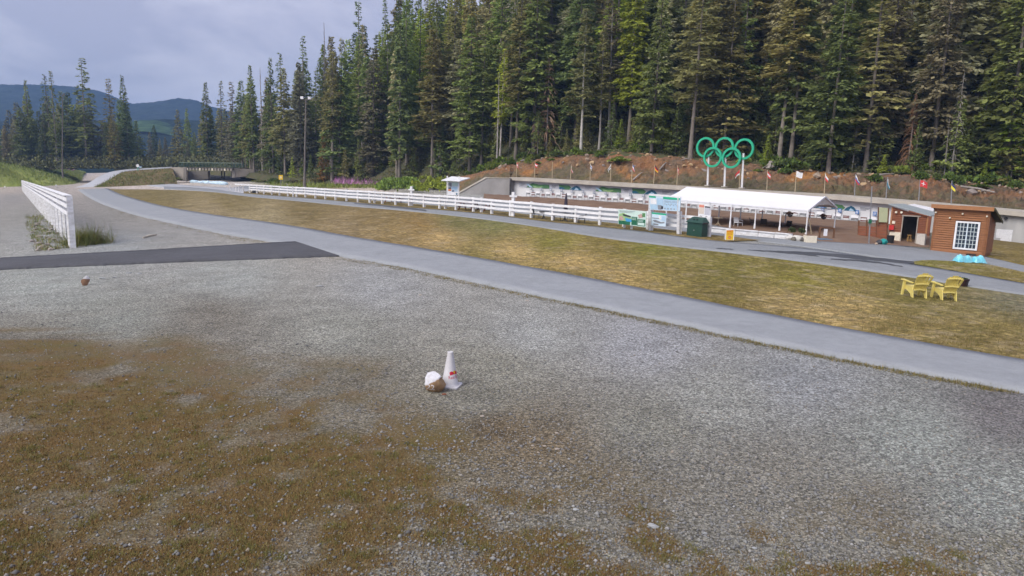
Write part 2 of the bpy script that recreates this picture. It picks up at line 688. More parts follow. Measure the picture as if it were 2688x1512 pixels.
def strip(name, near, far, m, dz=0.03, n=80, k=6, ctl=None, edge=0.0, kind='structure', skirt=True, wobble=0.0):
    """a sheet laid on the ground between two edges given in photograph pixels"""
    A = resample(soft([gp(*p) for p in near]), n)
    B = resample(soft([gp(*p) for p in far]), n)
    if wobble:
        for i in range(n):
            w = wobble * (math.sin(i * 1.7) + math.sin(i * 0.63 + 1) + random.uniform(-1, 1)) / 2.2
            d = (B[i] - A[i]).normalized()
            A[i] = A[i] + d * w
            B[i] = B[i] + d * wobble * (math.sin(i * 1.3 + 2) + random.uniform(-1, 1)) / 1.8
    rows = []
    for j in range(k + 1):
        rows.append([ground(A[i].lerp(B[i], j / k), dz) for i in range(n)])
    if skirt:
        rows.insert(0, [p - Vector((0, 0, dz + 0.03)) for p in rows[0]])
        rows.append([p - Vector((0, 0, dz + 0.03)) for p in rows[-1]])
    P = np.array([tuple(p) for r in rows for p in r])
    i = (np.arange(len(rows) - 1)[:, None] * n + np.arange(n - 1)[None, :]).ravel()
    Fq = np.stack([i, i + 1, i + n + 1, i + n], axis=1)
    if ctl:
        me = tone_mesh(name, P, Fq, m, ctl)
    else:
        me = mesh_np(name, P, Fq, m)
    return tag(link(name, me), kind=kind), A, B


def S(pts, k=2688 / 2576):
    return [(x * k, y * k) for x, y in pts]


# main ski track across the whole picture
P1_NEAR = S([(195, 477), (212, 490), (245, 510), (330, 540), (430, 562), (560, 590), (700, 612), (835, 643), (1000, 670), (1250, 725),
             (1500, 775), (1750, 828), (2000, 880), (2250, 930), (2576, 990), (2760, 1024), (3200, 1108), (3700, 1205)])
P1_FAR = S([(270, 474), (300, 488), (340, 501), (420, 522), (560, 545), (650, 556), (760, 573), (900, 600), (1100, 632), (1300, 668),
            (1500, 705), (1700, 745), (1900, 786), (2100, 825), (2300, 861), (2576, 908), (2760, 941), (3200, 1022), (3700, 1116)])
strip('main_path', P1_NEAR, P1_FAR, M_PATH, dz=0.045, n=260, wobble=0.045)
# freshly paved side path on the left
strip('side_path', [(-160, 717), (0, 709.6), (313, 696), (626, 683.5), (800, 677), (890, 674)],
      [(-160, 690), (0, 680), (313, 663.6), (522, 651), (700, 640), (775, 636)], M_BLACK, dz=0.065, n=160, wobble=0.07)
# second track along the fence
P2_NEAR = [(430, 497), (559, 503), (640, 515.5), (780, 528), (919, 542), (1031, 551), (1171, 564.5), (1300, 580), (1455, 603), (1591, 628), (1800, 652),
           (1927, 666), (2150, 694), (2296, 715), (2380, 727.5), (2547, 755), (2688, 775.6), (2800, 792), (3200, 855), (3600, 920)]
P2_FAR = [(430, 490), (540, 494), (640, 508.6), (780, 519), (919, 531), (1059, 545), (1171, 553), (1300, 566), (1455, 586), (1620, 601), (1708, 611), (1800, 624.5),
          (1900, 636), (2150, 655), (2401, 697), (2526, 717), (2688, 746), (2800, 765), (3200, 834), (3600, 905)]
strip('fence_path', P2_NEAR, P2_FAR, M_PATH2, dz=0.045, n=140, wobble=0.03)
# the paved yard before tent and huts
strip('yard', [(1990, 634), (2100, 646), (2250, 668), (2399, 694), (2411, 685), (2500, 689), (2589, 694.5), (2688, 717), (2800, 742), (3200, 815)],
      [(1860, 610), (2000, 626), (2150, 634), (2262, 641), (2330, 642), (2440, 655), (2520, 664), (2589, 675), (2800, 722), (3200, 795)], M_PATH2, dz=0.040, n=90, k=8)
strip('range_apron', [(600, 494), (780, 508), (919, 521), (1059, 533), (1171, 542), (1300, 553), (1455, 571), (1620, 588), (1800, 611), (1900, 622), (2000, 629)],
      [(660, 486), (780, 493), (919, 503), (1059, 514), (1200, 522), (1340, 528), (1500, 539), (1690, 553), (1880, 590), (2000, 618), (2080, 628)], M_PATH2, dz=0.030, n=90, k=8)
strip('service_path', [(382, 486), (400, 490), (430, 493), (560, 500), (640, 506)], [(378, 482), (392, 477.5), (430, 479.5), (480, 486), (560, 491), (665, 496)],
      M_PALE, dz=0.035, n=50, wobble=0.03)
# wet streaks on the yard and the fence path
for near, far in (([(1960, 659), (2050, 666), (2150, 676)], [(1965, 657.5), (2050, 661), (2140, 671)]),
                  ([(2040, 664), (2150, 672), (2280, 686), (2400, 695)], [(2040, 660.5), (2150, 664), (2280, 676), (2398, 689)]),
                  ([(2180, 684), (2280, 690), (2370, 703)], [(2180, 681), (2280, 685), (2368, 701)]),
                  ([(1880, 655), (1905, 656.5), (1925, 658)], [(1880, 653), (1905, 654), (1925, 656.5)]),
                  ([(930, 536), (1030, 546), (1120, 556)], [(930, 534), (1030, 541), (1118, 552)])):
    o, _, _ = strip('puddle', near, far, M_WET, dz=0.052, n=30, k=2, skirt=False, wobble=0.16)
    o['label'] = 'dark wet streak on the grey asphalt'

# grass
FIELD_CTL = [(400, 520, (124, 110, 72)), (600, 530, (124, 109, 72)), (800, 550, (124, 107, 72)), (1000, 575, (132, 112, 76)), (900, 600, (143, 124, 95)), (700, 572, (158, 143, 114)), (560, 552, (153, 137, 109)),
             (1100, 590, (143, 116, 72)), (1150, 625, (178, 151, 107)), (1300, 585, (115, 114, 70)), (1450, 640, (124, 118, 53)),
             (1500, 685, (187, 159, 109)), (1350, 660, (185, 158, 109)), (1700, 650, (120, 118, 50)), (1700, 710, (145, 128, 78)),
             (1650, 725, (178, 152, 105)), (1900, 705, (120, 112, 58)), (1900, 780, (126, 112, 64)), (2100, 730, (126, 118, 53)), (2200, 820, (178, 152, 107)),
             (2050, 795, (174, 150, 105)), (2400, 760, (112, 104, 54)), (2600, 850, (139, 122, 76)), (2650, 800, (126, 122, 105)),
             (2400, 870, (139, 120, 76)), (2650, 930, (143, 124, 85)), (1250, 690, (129, 118, 66)), (1500, 745, (134, 120, 73)), (1050, 610, (153, 130, 92)),
             (1600, 640, (129, 114, 60)), (1200, 580, (119, 114, 73))]
M_FIELD = tone_mat('dry_turf', 7, 0.42, 4.5, 0.42, 0.9, patchy=True)
strip('grass_field', P1_FAR, [(283, 496.5), (300, 497), (419, 497.5), (559, 503.5)] + [(x, y + 0.5) for x, y in P2_NEAR[2:]], M_FIELD, dz=0.02, n=150, k=24, ctl=FIELD_CTL, skirt=False)
VERGE_CTL = [(700, 515, (128, 112, 76)), (1300, 562, (126, 110, 74)), (1700, 600, (130, 113, 72)), (1950, 628, (135, 115, 75)), (2500, 700, (132, 122, 66)),
             (2450, 690, (128, 122, 62)), (2688, 735, (135, 120, 72)), (2640, 660, (130, 113, 70))]
strip('verge', P2_FAR[2:13], [(640, 503), (780, 511), (919, 522), (1059, 534.5), (1171, 543), (1300, 554), (1455, 572), (1620, 588), (1708, 598), (1800, 611), (2001, 632)],
      M_FIELD, dz=0.05, n=120, k=6, ctl=VERGE_CTL, skirt=False, wobble=0.15)
strip('grass_island', [(2401, 696), (2526, 717), (2688, 746), (2800, 765), (3200, 832)], [(2399, 689), (2430, 684), (2500, 688), (2589, 694), (2688, 717), (2800, 741), (3200, 817)],
      M_FIELD, dz=0.055, n=60, k=8, ctl=VERGE_CTL, skirt=False, wobble=0.08)
strip('lawn', [(2592, 676), (2688, 699), (2800, 724), (3200, 793)], [(2580, 642), (2640, 645), (2800, 668), (3200, 700)], M_FIELD, dz=0.05, n=30, k=8, ctl=VERGE_CTL, skirt=False)

# ------------------------------------------------------------------ range: wall line, dirt slope
WA, WB = Vector((0.0, 108.0)), Vector((41.4, 70.0))
WD = (WB - WA).normalized()
WE = Vector((WD.x, WD.y, 0))                       # along the wall, towards the right
WN = Vector((-WD.y, WD.x, 0))                      # away from the camera, behind the wall
WN = WN if WN.y > 0 else -WN


def wall_Y(x, off=0.0):
    """depth at which photograph column x meets the wall line moved off metres away from the camera"""
    u = ray(x, 500).x
    p = WA + Vector((WN.x, WN.y)) * off
    s = (u * p.y - p.x) / (WD.x - u * WD.y)
    return p.y + WD.y * s


def on_wall(x, y, off=0.0):
    return at(x, y, wall_Y(x, off))


M_DIRT = mat('brown_dirt', (0.165, 0.105, 0.075), (0.225, 0.155, 0.11), scale=0.5, rough=0.95, bump=0.8, bscale=3.0, spec=0.1)
near = [(1270, 524), (1340, 529), (1500, 540), (1690, 554), (1880, 592), (2000, 620), (2150, 634), (2262, 641), (2330, 642), (2440, 650)]
far = [(1270, 510), (1340, 514.5), (1500, 524), (1690, 536), (1880, 552), (2050, 565), (2280, 583), (2440, 597)]
A = resample(soft([gp(*p, .02) for p in near], 1), 60)
B = resample(soft([on_wall(x, y, -1.0) for x, y in far], 1), 60)
mb = MB()
rows = []
for j in range(9):
    f = j / 8
    rows.append([a.lerp(b, f) + Vector((0, 0, (0.35 * math.sin(math.pi * f) + random.uniform(-.07, .07) * (0 < j < 8)))) for a, b in zip(A, B)])
mb.grid(rows)
tag(mb.build('dirt_slope', M_DIRT, smooth=True), kind='structure')

# ------------------------------------------------------------------ cut bank and wooded hillside
EDGE_Y = [(300, 436), (540, 446), (640, 450), (700, 460), (850, 474), (1000, 482), (1150, 480), (1280, 450), (1337, 430), (1494, 410), (1630, 402), (1707, 407), (1816, 418), (1971, 430),
          (2088, 450), (2254, 457), (2463, 466), (2568, 484), (2688, 500), (2900, 532), (3300, 575)]
EDGE_D = [(300, 250), (540, 232), (700, 190), (850, 165), (1000, 150), (1150, 137), (1280, 126), (1337, 121)]
SLOPE = [(300, .02), (540, .04), (700, .13), (850, .24), (1000, .33), (1150, .40), (1337, .44), (2000, .44), (2900, .40)]


def hill(x, t):
    """a point of the wooded slope: photograph column x, t metres behind the forest edge"""
    Ye = pl(x, EDGE_D) if x < 1337 else wall_Y(x) + 13.0
    e = at(x, pl(x, EDGE_Y), Ye)
    u = ray(x, 450).x
    k = t / math.hypot(u, 1)
    s = pl(x, SLOPE)
    return Vector((e.x + u * k, e.y + k, e.z + s * t * smooth(-2, 14, t)))


M_FLOOR = mat('forest_floor', (0.100, 0.086, 0.052), (0.070, 0.078, 0.036), scale=0.35, rough=0.95, bump=0.8, bscale=2.0, spec=0.05)
cols = list(range(300, 3360, 30))
mb = MB()
rows = []
for t in (-4, 0, 5, 10, 16, 24, 34, 46, 60, 80, 105, 140):
    rows.append([hill(x, t) + Vector((0, 0, random.uniform(-.4, .4) * (t > 0) - ((1.5 if x < 1100 else 4.0) if t < 0 else 0))) for x in cols])
mb.grid(rows)
tag(mb.build('wooded_hillside', M_FLOOR, smooth=True), kind='structure')

# the raw bank between range roof and forest: rough, stony, rusty earth
m_, n_, l_, b_ = nodes_of('rusty_bank')
tcn_ = n_.new('ShaderNodeTexCoord')
v_ = tcn_.outputs['Object']
c_ = mixn(n_, l_, ramp(n_, l_, noise(n_, l_, v_, 0.22, 5), [(0.40, 0.0), (0.60, 1.0)]), (0.235, 0.115, 0.052), (0.135, 0.095, 0.062))
c_ = mixn(n_, l_, ramp(n_, l_, noise(n_, l_, v_, 0.11, 3), [(0.52, 0.0), (0.62, 0.9)]), c_, (0.34, 0.155, 0.045))
c_ = mixn(n_, l_, ramp(n_, l_, noise(n_, l_, v_, 0.5, 6, .7), [(0.60, 0.0), (0.72, 0.85)]), c_, (0.085, 0.095, 0.030))
rel_ = n_.new('ShaderNodeAttribute')
rel_.attribute_name = 'rel'
mr_ = n_.new('ShaderNodeMapRange')
mr_.inputs[1].default_value, mr_.inputs[2].default_value, mr_.inputs[3].default_value, mr_.inputs[4].default_value = 0.08, 0.85, 0.27, -0.20
l_.new(rel_.outputs['Fac'], mr_.inputs[0])
ad_ = n_.new('ShaderNodeMath')
l_.new(mr_.outputs[0], ad_.inputs[0])
l_.new(noise(n_, l_, v_, 0.33, 6, .7), ad_.inputs[1])
c_ = mixn(n_, l_, ramp(n_, l_, ad_.outputs[0], [(0.54, 0.0), (0.70, 0.85)]), c_, mixn(n_, l_, ramp(n_, l_, noise(n_, l_, v_, 0.8, 4), [(.4, 0), (.6, 1)]), (0.115, 0.092, 0.058), (0.088, 0.086, 0.038)))
c_ = mixn(n_, l_, 1.0, c_, ramp(n_, l_, noise(n_, l_, v_, 2.2, 6, .75), [(0.3, 0.55), (0.7, 1.45)]), 'MULTIPLY')
l_.new(c_, b_.inputs['Base Color'])
b_.inputs['Roughness'].default_value = 0.95
bumped(n_, l_, b_, noise(n_, l_, v_, 1.6, 6, .7), 0.9, 0.4)
M_BANK = m_
WALL_TOP = [(1337, 465.4), (1800, 490.6), (2181, 513), (2438, 533.8), (2688, 556.8), (2900, 577), (3300, 615)]
cols = list(range(1200, 3300, 8))
rows = []
for j in range(15):
    f = j / 14
    r = []
    for x in cols:
        if x >= 1337:
            lo = on_wall(x, pl(x, WALL_TOP), 4.2) + Vector((0, 0, -0.25))
        else:
            lo = at(x, pl(x, [(1200, 508), (1280, 472), (1337, 467)]), pl(x, [(1200, 118), (1337, 113)])) - Vector((0, 0, .3))
        hi = hill(x, 0.6) + Vector((0, 0, 0.1))
        p = lo.lerp(hi, f)
        if 0 < j:
            amp = 0.55 * math.sin(math.pi * min(f, .85)) + .1
            p.z += 0.5 * math.sin(math.pi * f) * (1 + .6 * math.sin(x * .021 + 2 * f)) + amp * random.uniform(-.45, .45)
            p += WN * random.uniform(-.35, .35)
        r.append(p)
    rows.append(r)
mb = MB()
mb.grid(rows)
bank = tag(mb.build('cut_bank', M_BANK), kind='structure')
ra_ = bank.data.attributes.new('rel', 'FLOAT', 'POINT')
ra_.data.foreach_set('value', [j / 14 for j in range(15) for _ in cols])
BANK_ROWS = rows

# ------------------------------------------------------------------ left: embankment of the ramp, grassy mound
M_MOUND = mat('meadow_green', (0.16, 0.20, 0.045), (0.22, 0.24, 0.075), scale=0.12, rough=0.95, bump=0.8, bscale=1.2, spec=0.1)
toe = [(-200, 494), (0, 491), (60, 489), (130, 488), (195, 484), (208, 478), (215, 468)]
crest = [(-200, 426), (0, 425), (60, 426), (120, 433), (160, 442), (200, 450), (226, 455)]
T = resample([gp(*p) for p in toe], 40)
mb = MB()
CR = resample([Vector((x, y, 0)) for x, y in crest], 40)
rows = [[p - Vector((0, 0, .3)) for p in T]]
for j in range(1, 9):
    f = j / 8
    r = []
    for i in range(40):
        Yc = T[i].y + 26
        c = at(CR[i].x, CR[i].y, Yc)
        p = T[i].lerp(c, f)
        p.z += 0.9 * math.sin(math.pi * f) + random.uniform(-.12, .12)
        r.append(p)
    rows.append(r)
rows.append([p + Vector((p.x * .2, p.y * .2, -1.0)) for p in rows[-1]])
mb.grid(rows)
tag(mb.build('grass_mound', M_MOUND, smooth=True), kind='structure')
MOUND = rows

M_EMB = mat('brown_embankment', (0.215, 0.145, 0.085), (0.135, 0.125, 0.05), scale=0.35, rough=0.95, bump=0.8, bscale=1.5, spec=0.1)
RL = [(190, 495), (228, 485), (262, 463), (286, 452.5), (322, 446.5), (360, 444), (440, 439.5), (452, 438.8)]
RR = [(262, 494), (276, 482), (297, 467), (314, 455), (333, 450), (365, 447.5), (440, 443), (452, 442)]
RY = [178, 181, 186, 190, 194, 197, 201, 202]
n = 40
L_ = resample(soft([at(x, y, Y) for (x, y), Y in zip(RL, RY)]), n)
R_ = resample(soft([at(x, y, Y - .3) for (x, y), Y in zip(RR, RY)]), n)
up = Vector((0, 0, .12))
mb = MB()
mb.grid([[p + up for p in R_], [a.lerp(b, .5) + up * 1.1 for a, b in zip(L_, R_)], [p + up for p in L_]])
tag(mb.build('ramp_road', M_PALE), kind='structure')
toe = resample([ground(at(x, y, Y), -.3) for x, y, Y in ((255, 496, 174), (285, 487, 173), (320, 482, 174), (363, 476, 177), (420, 475, 181), (466, 476, 188))], n)
mb = MB()
rows = []
for j in range(7):
    f = j / 6
    rows.append([a.lerp(b + Vector((0, 0, .05)), f) + Vector((0, 0, .35 * math.sin(math.pi * f) + random.uniform(-.1, .1) * (0 < j < 6))) for a, b in zip(toe, R_)])
EMB_TOE, EMB_TOP, n_e = toe, R_, n
rows.append([p + Vector((0, 0, -.02)) for p in L_])
rows.append([ground(p + Vector((-3, 6, 0)), -1) for p in L_])
mb.grid(rows)
tag(mb.build('embankment', M_EMB, smooth=True), kind='structure')
# the slope on the far side of the bridge with its path
toe = resample([gp(x, y) for x, y in ((632, 470), (680, 474), (740, 473), (790, 476), (850, 480))], n)
top = resample([at(x, y, Y) for x, y, Y in ((610, 441, 205), (650, 441, 205), (690, 445, 203), (735, 450, 200), (850, 458, 192))], n)
mb = MB()
rows = []
for j in range(6):
    f = j / 5
    rows.append([a.lerp(b, f) + Vector((0, 0, .3 * math.sin(math.pi * f) + random.uniform(-.08, .08) * (0 < j < 5))) for a, b in zip(toe, top)])
rows.append([p + Vector((0, 12, -.5)) for p in top])
mb.grid(rows)
tag(mb.build('embankment', M_EMB, smooth=True), kind='structure')
EMB2 = rows


def emb2(u, f):
    i, j = min(u, .999) * (n - 1), min(f, .999) * 5
    a, b = int(i), int(j)
    return EMB2[b][a].lerp(EMB2[b][a + 1], i - a).lerp(EMB2[b + 1][a].lerp(EMB2[b + 1][a + 1], i - a), j - b) + Vector((0, 0, .14))


ctr = [(.08, .05), (.14, .22), (.22, .42), (.32, .66), (.44, .97)]
mb = MB()
rr_ = []
for k in range(13):
    u = .08 + .36 * k / 12
    f = pl(u, ctr)
    rr_.append([emb2(u + .05, max(0, f - .10)), emb2(u + .02, f), emb2(max(0, u - .02), min(.99, f + .10))])
mb.grid(rr_)
tag(mb.build('branch_path', M_PALE), kind='structure')

# ------------------------------------------------------------------ mountains far off
M_MTN = mat('far_forest', (0.006, 0.014, 0.016), (0.032, 0.048, 0.040), scale=0.06, rough=1.0, spec=0.0, bump=1.0, bscale=0.06)
M_CLEAR = mat('far_clearing', (0.075, 0.125, 0.055), (0.014, 0.030, 0.026), scale=0.07, rough=1.0, spec=0.0, bump=0.8, bscale=0.1)


def ridge(name, prof, Y0, run, m, jag, seed, lo_px, step=6):
    rn = random.Random(seed)
    xs = list(range(int(prof[0][0]), int(prof[-1][0]) + 1, step))
    cr = [at(x, pl(x, prof) + rn.uniform(-jag, jag), Y0) for x in xs]
    rows = [cr]
    for j in range(1, 9):
        f = j / 8
        rows.append([Vector((p.x * (1 - .35 * f * run / Y0), p.y - run * f, p.z * (1 - f) ** 1.2 + (-8) * f + rn.uniform(-1, 1) * jag * 1.2 * (1 - f))) for p in cr])
    rows.insert(0, [Vector((p.x * 1.2, p.y * 1.2, p.z * .5 - 10)) for p in cr])
    mb = MB()
    mb.grid(rows, flip=True)
    return tag(mb.build(name, m, smooth=True), kind='structure')


ridge('mountain', [(-900, 250), (-500, 238), (-150, 226), (0, 222), (120, 222), (200, 228), (260, 238), (320, 262), (350, 272), (400, 268), (440, 262), (470, 257), (510, 262),
                   (560, 282), (640, 300), (800, 330), (1200, 350), (1800, 380)], 1600, 750, M_MTN, 1.1, 3, 440)
ridge('far_hill', [(-600, 330), (0, 318), (150, 316), (300, 322), (360, 318), (430, 312), (520, 316), (600, 326), (700, 340), (1100, 380)], 820, 380, M_MTN, 1.0, 5, 440)
p0 = [(345, 320), (370, 315), (410, 316), (440, 323), (470, 330), (500, 333)]
mb = MB()
rows = [[at(x, y, 780) for x, y in p0], [at(x, y + 15, 735) for x, y in p0], [at(x, y + 30, 690) for x, y in p0]]
mb.grid(rows, flip=True)
tag(mb.build('hill_clearing', M_CLEAR, smooth=True), kind='structure')


# ================================================================== trees
M_NEEDLE = tinted('needles', 0.9, 0.40, 0.35, 0.12, 0.42)
M_LEAF = tinted('leaves', 0.85, 0.5, 0.8, 0.2, 0.2)
M_BARK = tinted('bark', 0.95, 0.1, 1.5, 0.1)


def kites(P, D, W, L):
    """leaf-shaped faces: base P, direction D, side W (unit vectors), length L"""
    L = L[:, None]
    V = np.stack([P, P + D * L * .45 + W * L * .30, P + D * L, P + D * L * .45 - W * L * .30], axis=1)
    n = len(P)
    return V.reshape(-1, 3), np.arange(n * 4).reshape(n, 4)


def unit(a):
    return a / np.maximum(np.linalg.norm(a, axis=1, keepdims=True), 1e-6)


def conifer(seed, H=28.0, base=0.2, R=2.8, gap=0.42, droop=0.5, spray=0.86, ragged=0.45, p=0.85, per=5, dens=1.0, twig=False, drape=0.0):
    r = np.random.default_rng(seed)
    P, D, L, tw = [], [], [], []
    z = base * H
    lean = r.normal(0, 0.012, 2)
    gapz = r.uniform(base, .9, 4) * H                     # thin places in the crown
    while z < H * 0.99:
        t = (z - base * H) / (H * (1 - base))
        prof = (1 - t) ** p * (0.6 + 0.4 * min(1, t / 0.15))
        thin = 0.55 if np.min(np.abs(gapz - z)) < 0.5 else 1.0
        for _ in range(per):
            az = r.uniform(0, 2 * math.pi)
            ln = max(0.25, R * prof * (1 - ragged * r.random()) * thin)
            out_ = np.array([math.cos(az), math.sin(az), 0])
            sid = np.array([-math.sin(az), math.cos(az), 0])
            k = max(4, int(ln / 0.30 * 2.7 * dens))
            s = np.sqrt(r.uniform(0.10, 1.0, k))
            rr = s * ln
            dz = 0.16 * rr - droop * rr * rr / max(R, 1) * 0.55 + r.normal(0, .10, k)
            c = np.array([lean[0] * z, lean[1] * z, z])
            lat = r.normal(0, 0.16 + .14 * (1 - s), k)[:, None] * sid * ln * .6
            P.append(c + out_ * rr[:, None] + np.array([0, 0, 1]) * dz[:, None] + lat)
            d = out_ * r.uniform(.5, 1.0, k)[:, None] + sid * r.normal(0, .75, k)[:, None] + np.array([0, 0, 1]) * r.uniform(-.95 - drape, .12 - drape, k)[:, None]
            D.append(d)
            L.append(spray * r.uniform(.55, 1.25, k) * (1.1 - .35 * s) * (0.55 + .45 * prof))
            tw.append((c, c + out_ * ln * .9 + np.array([0, 0, 0.16 * ln - droop * ln * ln / max(R, 1) * .45])))
        z += gap * r.uniform(.75, 1.3) * (0.7 + .3 * (1 - t))
    P, D, L = np.concatenate(P), unit(np.concatenate(D)), np.concatenate(L)
    W = unit(np.cross(D, r.normal(0, .55, P.shape) + np.array([0, 0, 1.3])))
    V, Fq = kites(P, D, W, L)
    mi = np.zeros(len(Fq), dtype=int)
    if twig:
        tV = []
        for a, b in tw:
            w = np.array([0, 0, .035 + .02 * twig])
            tV += [a + w, a - w, b - w * .3, b + w * .3]
        n0 = len(V)
        V = np.concatenate([V, np.array(tV)])
        q = np.arange(len(tw) * 4).reshape(-1, 4) + n0
        Fq = np.concatenate([Fq, q])
        mi = np.concatenate([mi, np.ones(len(q), dtype=int)])
    crown = mesh_np('crown', V, Fq, [M_NEEDLE, M_BARK], mi)
    trunk = trunk_mesh(seed, H * .97, H * 0.0092, lean)
    return crown, trunk, H


def trunk_mesh(seed, H, r0, lean=(0, 0)):
    rn = random.Random(seed)
    mb = MB()
    pts, rad = [], []
    for k in range(7):
        f = k / 6
        pts.append((lean[0] * H * f + rn.uniform(-.05, .05), lean[1] * H * f + rn.uniform(-.05, .05), H * f - (.6 if k == 0 else 0)))
        rad.append(max(.025, r0 * (1.12 - f) ** .8 * (1.35 if k == 0 else 1)))
    mb.tube(pts, rad, 8, caps=False)
    return mb.mesh('trunk', M_BARK, smooth=True)


def snag(seed, H=22.0, base=.12, R=1.9, hang=1.0, count=150, broken=False):
    """a dead tree: trunk and bare drooping branches"""
    rn = random.Random(seed)
    mb = MB()
    for k in range(count):
        z = H * (base + (0.97 - base) * rn.random() ** .9)
        t = (z / H - base) / (1 - base)
        ln = R * (1 - t) ** .7 * rn.uniform(.35, 1)
        az = rn.uniform(0, 6.283)
        o = Vector((math.cos(az), math.sin(az), 0))
        p = Vector((0, 0, z))
        mb.tube([p, p + o * ln * .45 + Vector((0, 0, -.05 * ln * hang)), p + o * ln * .8 + Vector((0, 0, -.4 * ln * hang)), p + o * ln + Vector((0, 0, -.9 * ln * hang))], [.05, .04, .028, .012], 3, caps=False)
    br = mb.mesh('branches', M_BARK)
    return br, trunk_mesh(seed, H, H * .0088), H


def shrub_mesh(seed, r=1.0, h=1.0, n=420, spray=.24, tall=False):
    q = np.random.default_rng(seed)
    cen = [(q.uniform(-.55, .55) * r, q.uniform(-.55, .55) * r, q.uniform(.25, .75) * h, q.uniform(.3, .55)) for _ in range(9)]
    P, D = [], []
    for x, y, z, s in cen:
        k = n // 9
        d = unit(q.normal(0, 1, (k, 3)))
        d[:, 2] = np.abs(d[:, 2]) * .9 - .15
        rad = s * q.uniform(.55, 1.05, k)[:, None]
        P.append(np.array([x, y, z * .75]) + d * rad * np.array([r, r, h * .8]))
        D.append(unit(d + q.normal(0, .5, (k, 3)) + np.array([0, 0, .35])))
    P, D = np.concatenate(P), np.concatenate(D)
    P[:, 2] = np.maximum(P[:, 2], 0.02)
    W = unit(np.cross(D, q.normal(0, 1, P.shape)))
    V, Fq = kites(P, D, W * 1.5, spray * q.uniform(.6, 1.3, len(P)))
    return mesh_np('foliage', V, Fq, M_LEAF)


PROTO = {
    'full': [conifer(11, 27, .08, 3.9, .40, .55), conifer(12, 28, .12, 3.5, .42, .65, p=.75), conifer(13, 26, .06, 4.1, .44, .5, ragged=.55), conifer(14, 29, .16, 3.7, .40, .7, p=.7, ragged=.6)],
    'bare': [conifer(21, 30, .27, 3.4, .45, .6, ragged=.6, p=.65, twig=1), conifer(22, 31, .34, 3.1, .48, .55, ragged=.65, p=.6, twig=1), conifer(23, 29, .20, 3.8, .45, .7, ragged=.6, p=.7, twig=1)],
    'narrow': [conifer(31, 28, .16, 2.3, .38, .9, ragged=.55, p=.5, drape=.45, twig=1), conifer(32, 30, .22, 2.2, .4, 1.0, ragged=.6, p=.45, drape=.5, twig=1)],
    'sparse': [conifer(41, 28, .12, 3.5, .75, .75, ragged=.55, p=.8, per=4, dens=.9, twig=1), conifer(42, 27, .15, 3.2, .7, .8, ragged=.6, p=.8, per=4, dens=.85, twig=1),
               conifer(43, 29, .1, 2.9, .65, .9, ragged=.5, p=.9, per=4, dens=.8, twig=1)],
    'young': [conifer(51, 10, .02, 2.1, .26, .35, spray=.6, p=.95, ragged=.35), conifer(52, 11, .03, 2.3, .28, .4, spray=.62, p=.9, ragged=.4), conifer(53, 9, .02, 2.2, .26, .3, spray=.6, p=1.0, ragged=.4)],
    'wide': [conifer(61, 27, .25, 4.4, .55, .75, spray=.95, ragged=.5, p=.55, twig=1)],
    'dead': [snag(71), snag(72, 20, .05, 2.3, 1.25, 230), snag(73, 24, .25, 1.3, .8, 90)],
}
TONE = {'dark': (.195, .235, .080), 'mid': (.245, .290, .085), 'olive': (0.287, 0.269, 0.108), 'brown': (.232, .214, .132), 'bright': (0.336, 0.394, 0.062),
        'lichen': (0.420, 0.406, 0.235), 'red': (0.329, 0.174, 0.095), 'blue': (0.140, 0.174, 0.070), 'grey': (0.342, 0.302, 0.235), 'rust': (0.329, 0.180, 0.055), 'redgrey': (0.317, 0.226, 0.165)}
WORD = {'dark': 'dark green', 'mid': 'green', 'olive': 'olive green', 'brown': 'brownish', 'bright': 'bright green', 'lichen': 'pale lichen-hung', 'red': 'reddish', 'blue': 'blackish green', 'grey': 'grey', 'rust': 'rust-brown', 'redgrey': 'reddish grey'}
KINDW = {'full': 'full-crowned conifer', 'bare': 'tall bare-trunked conifer', 'narrow': 'narrow shaggy conifer', 'sparse': 'thin-topped hemlock', 'young': 'young fir', 'wide': 'spreading conifer', 'dead': 'dead tree'}
trn = random.Random(5)


MARKS = [(20, 'meadow edge'), (80, 'fireweed crest'), (165, 'mound lamp pole'), (228, 'foot of the ramp'), (300, 'bend of the ramp'), (362, 'round white sign'), (440, 'bridge abutment'),
         (500, 'start of the railing'), (570, 'middle of the railing'), (645, 'bridge end post'), (667, 'narrow yellow sign'), (737, 'square yellow sign'), (800, 'double lamp pole'),
         (860, 'rust-brown fir'), (910, 'start of the fireweed'), (970, 'middle of the fireweed'), (1032, 'far picnic table'), (1080, 'first cross post'), (1130, 'bright thicket'), (1190, 'kiosk'),
         (1250, 'sloping wing wall'), (1310, 'top of the wing wall'), (1355, 'first flag'), (1404, 'second flag'), (1450, 'third flagpole'), (1498, 'fourth flag'), (1550, 'fifth flag'), (1602, 'sixth flag'),
         (1658, 'seventh flag'), (1717, 'eighth flag'), (1778, 'ninth flag'), (1850, 'first upper ring'), (1900, 'middle upper ring'), (1951, 'last upper ring'), (2014, 'flag past the rings'),
         (2088, 'plain white flag'), (2130, 'tent roof end'), (2165, 'gable flag'), (2205, 'tent gable side'), (2244, 'tricolour flag'), (2285, 'thin pole'), (2327, 'teal flag'), (2370, 'hut doorway'), (2413, 'white-crossed flag'),
         (2455, 'hut gap'), (2498, 'blue and yellow flag'), (2545, 'lattice window'), (2590, 'hut corner'), (2640, 'concrete wall vent'), (2710, 'picture edge')]


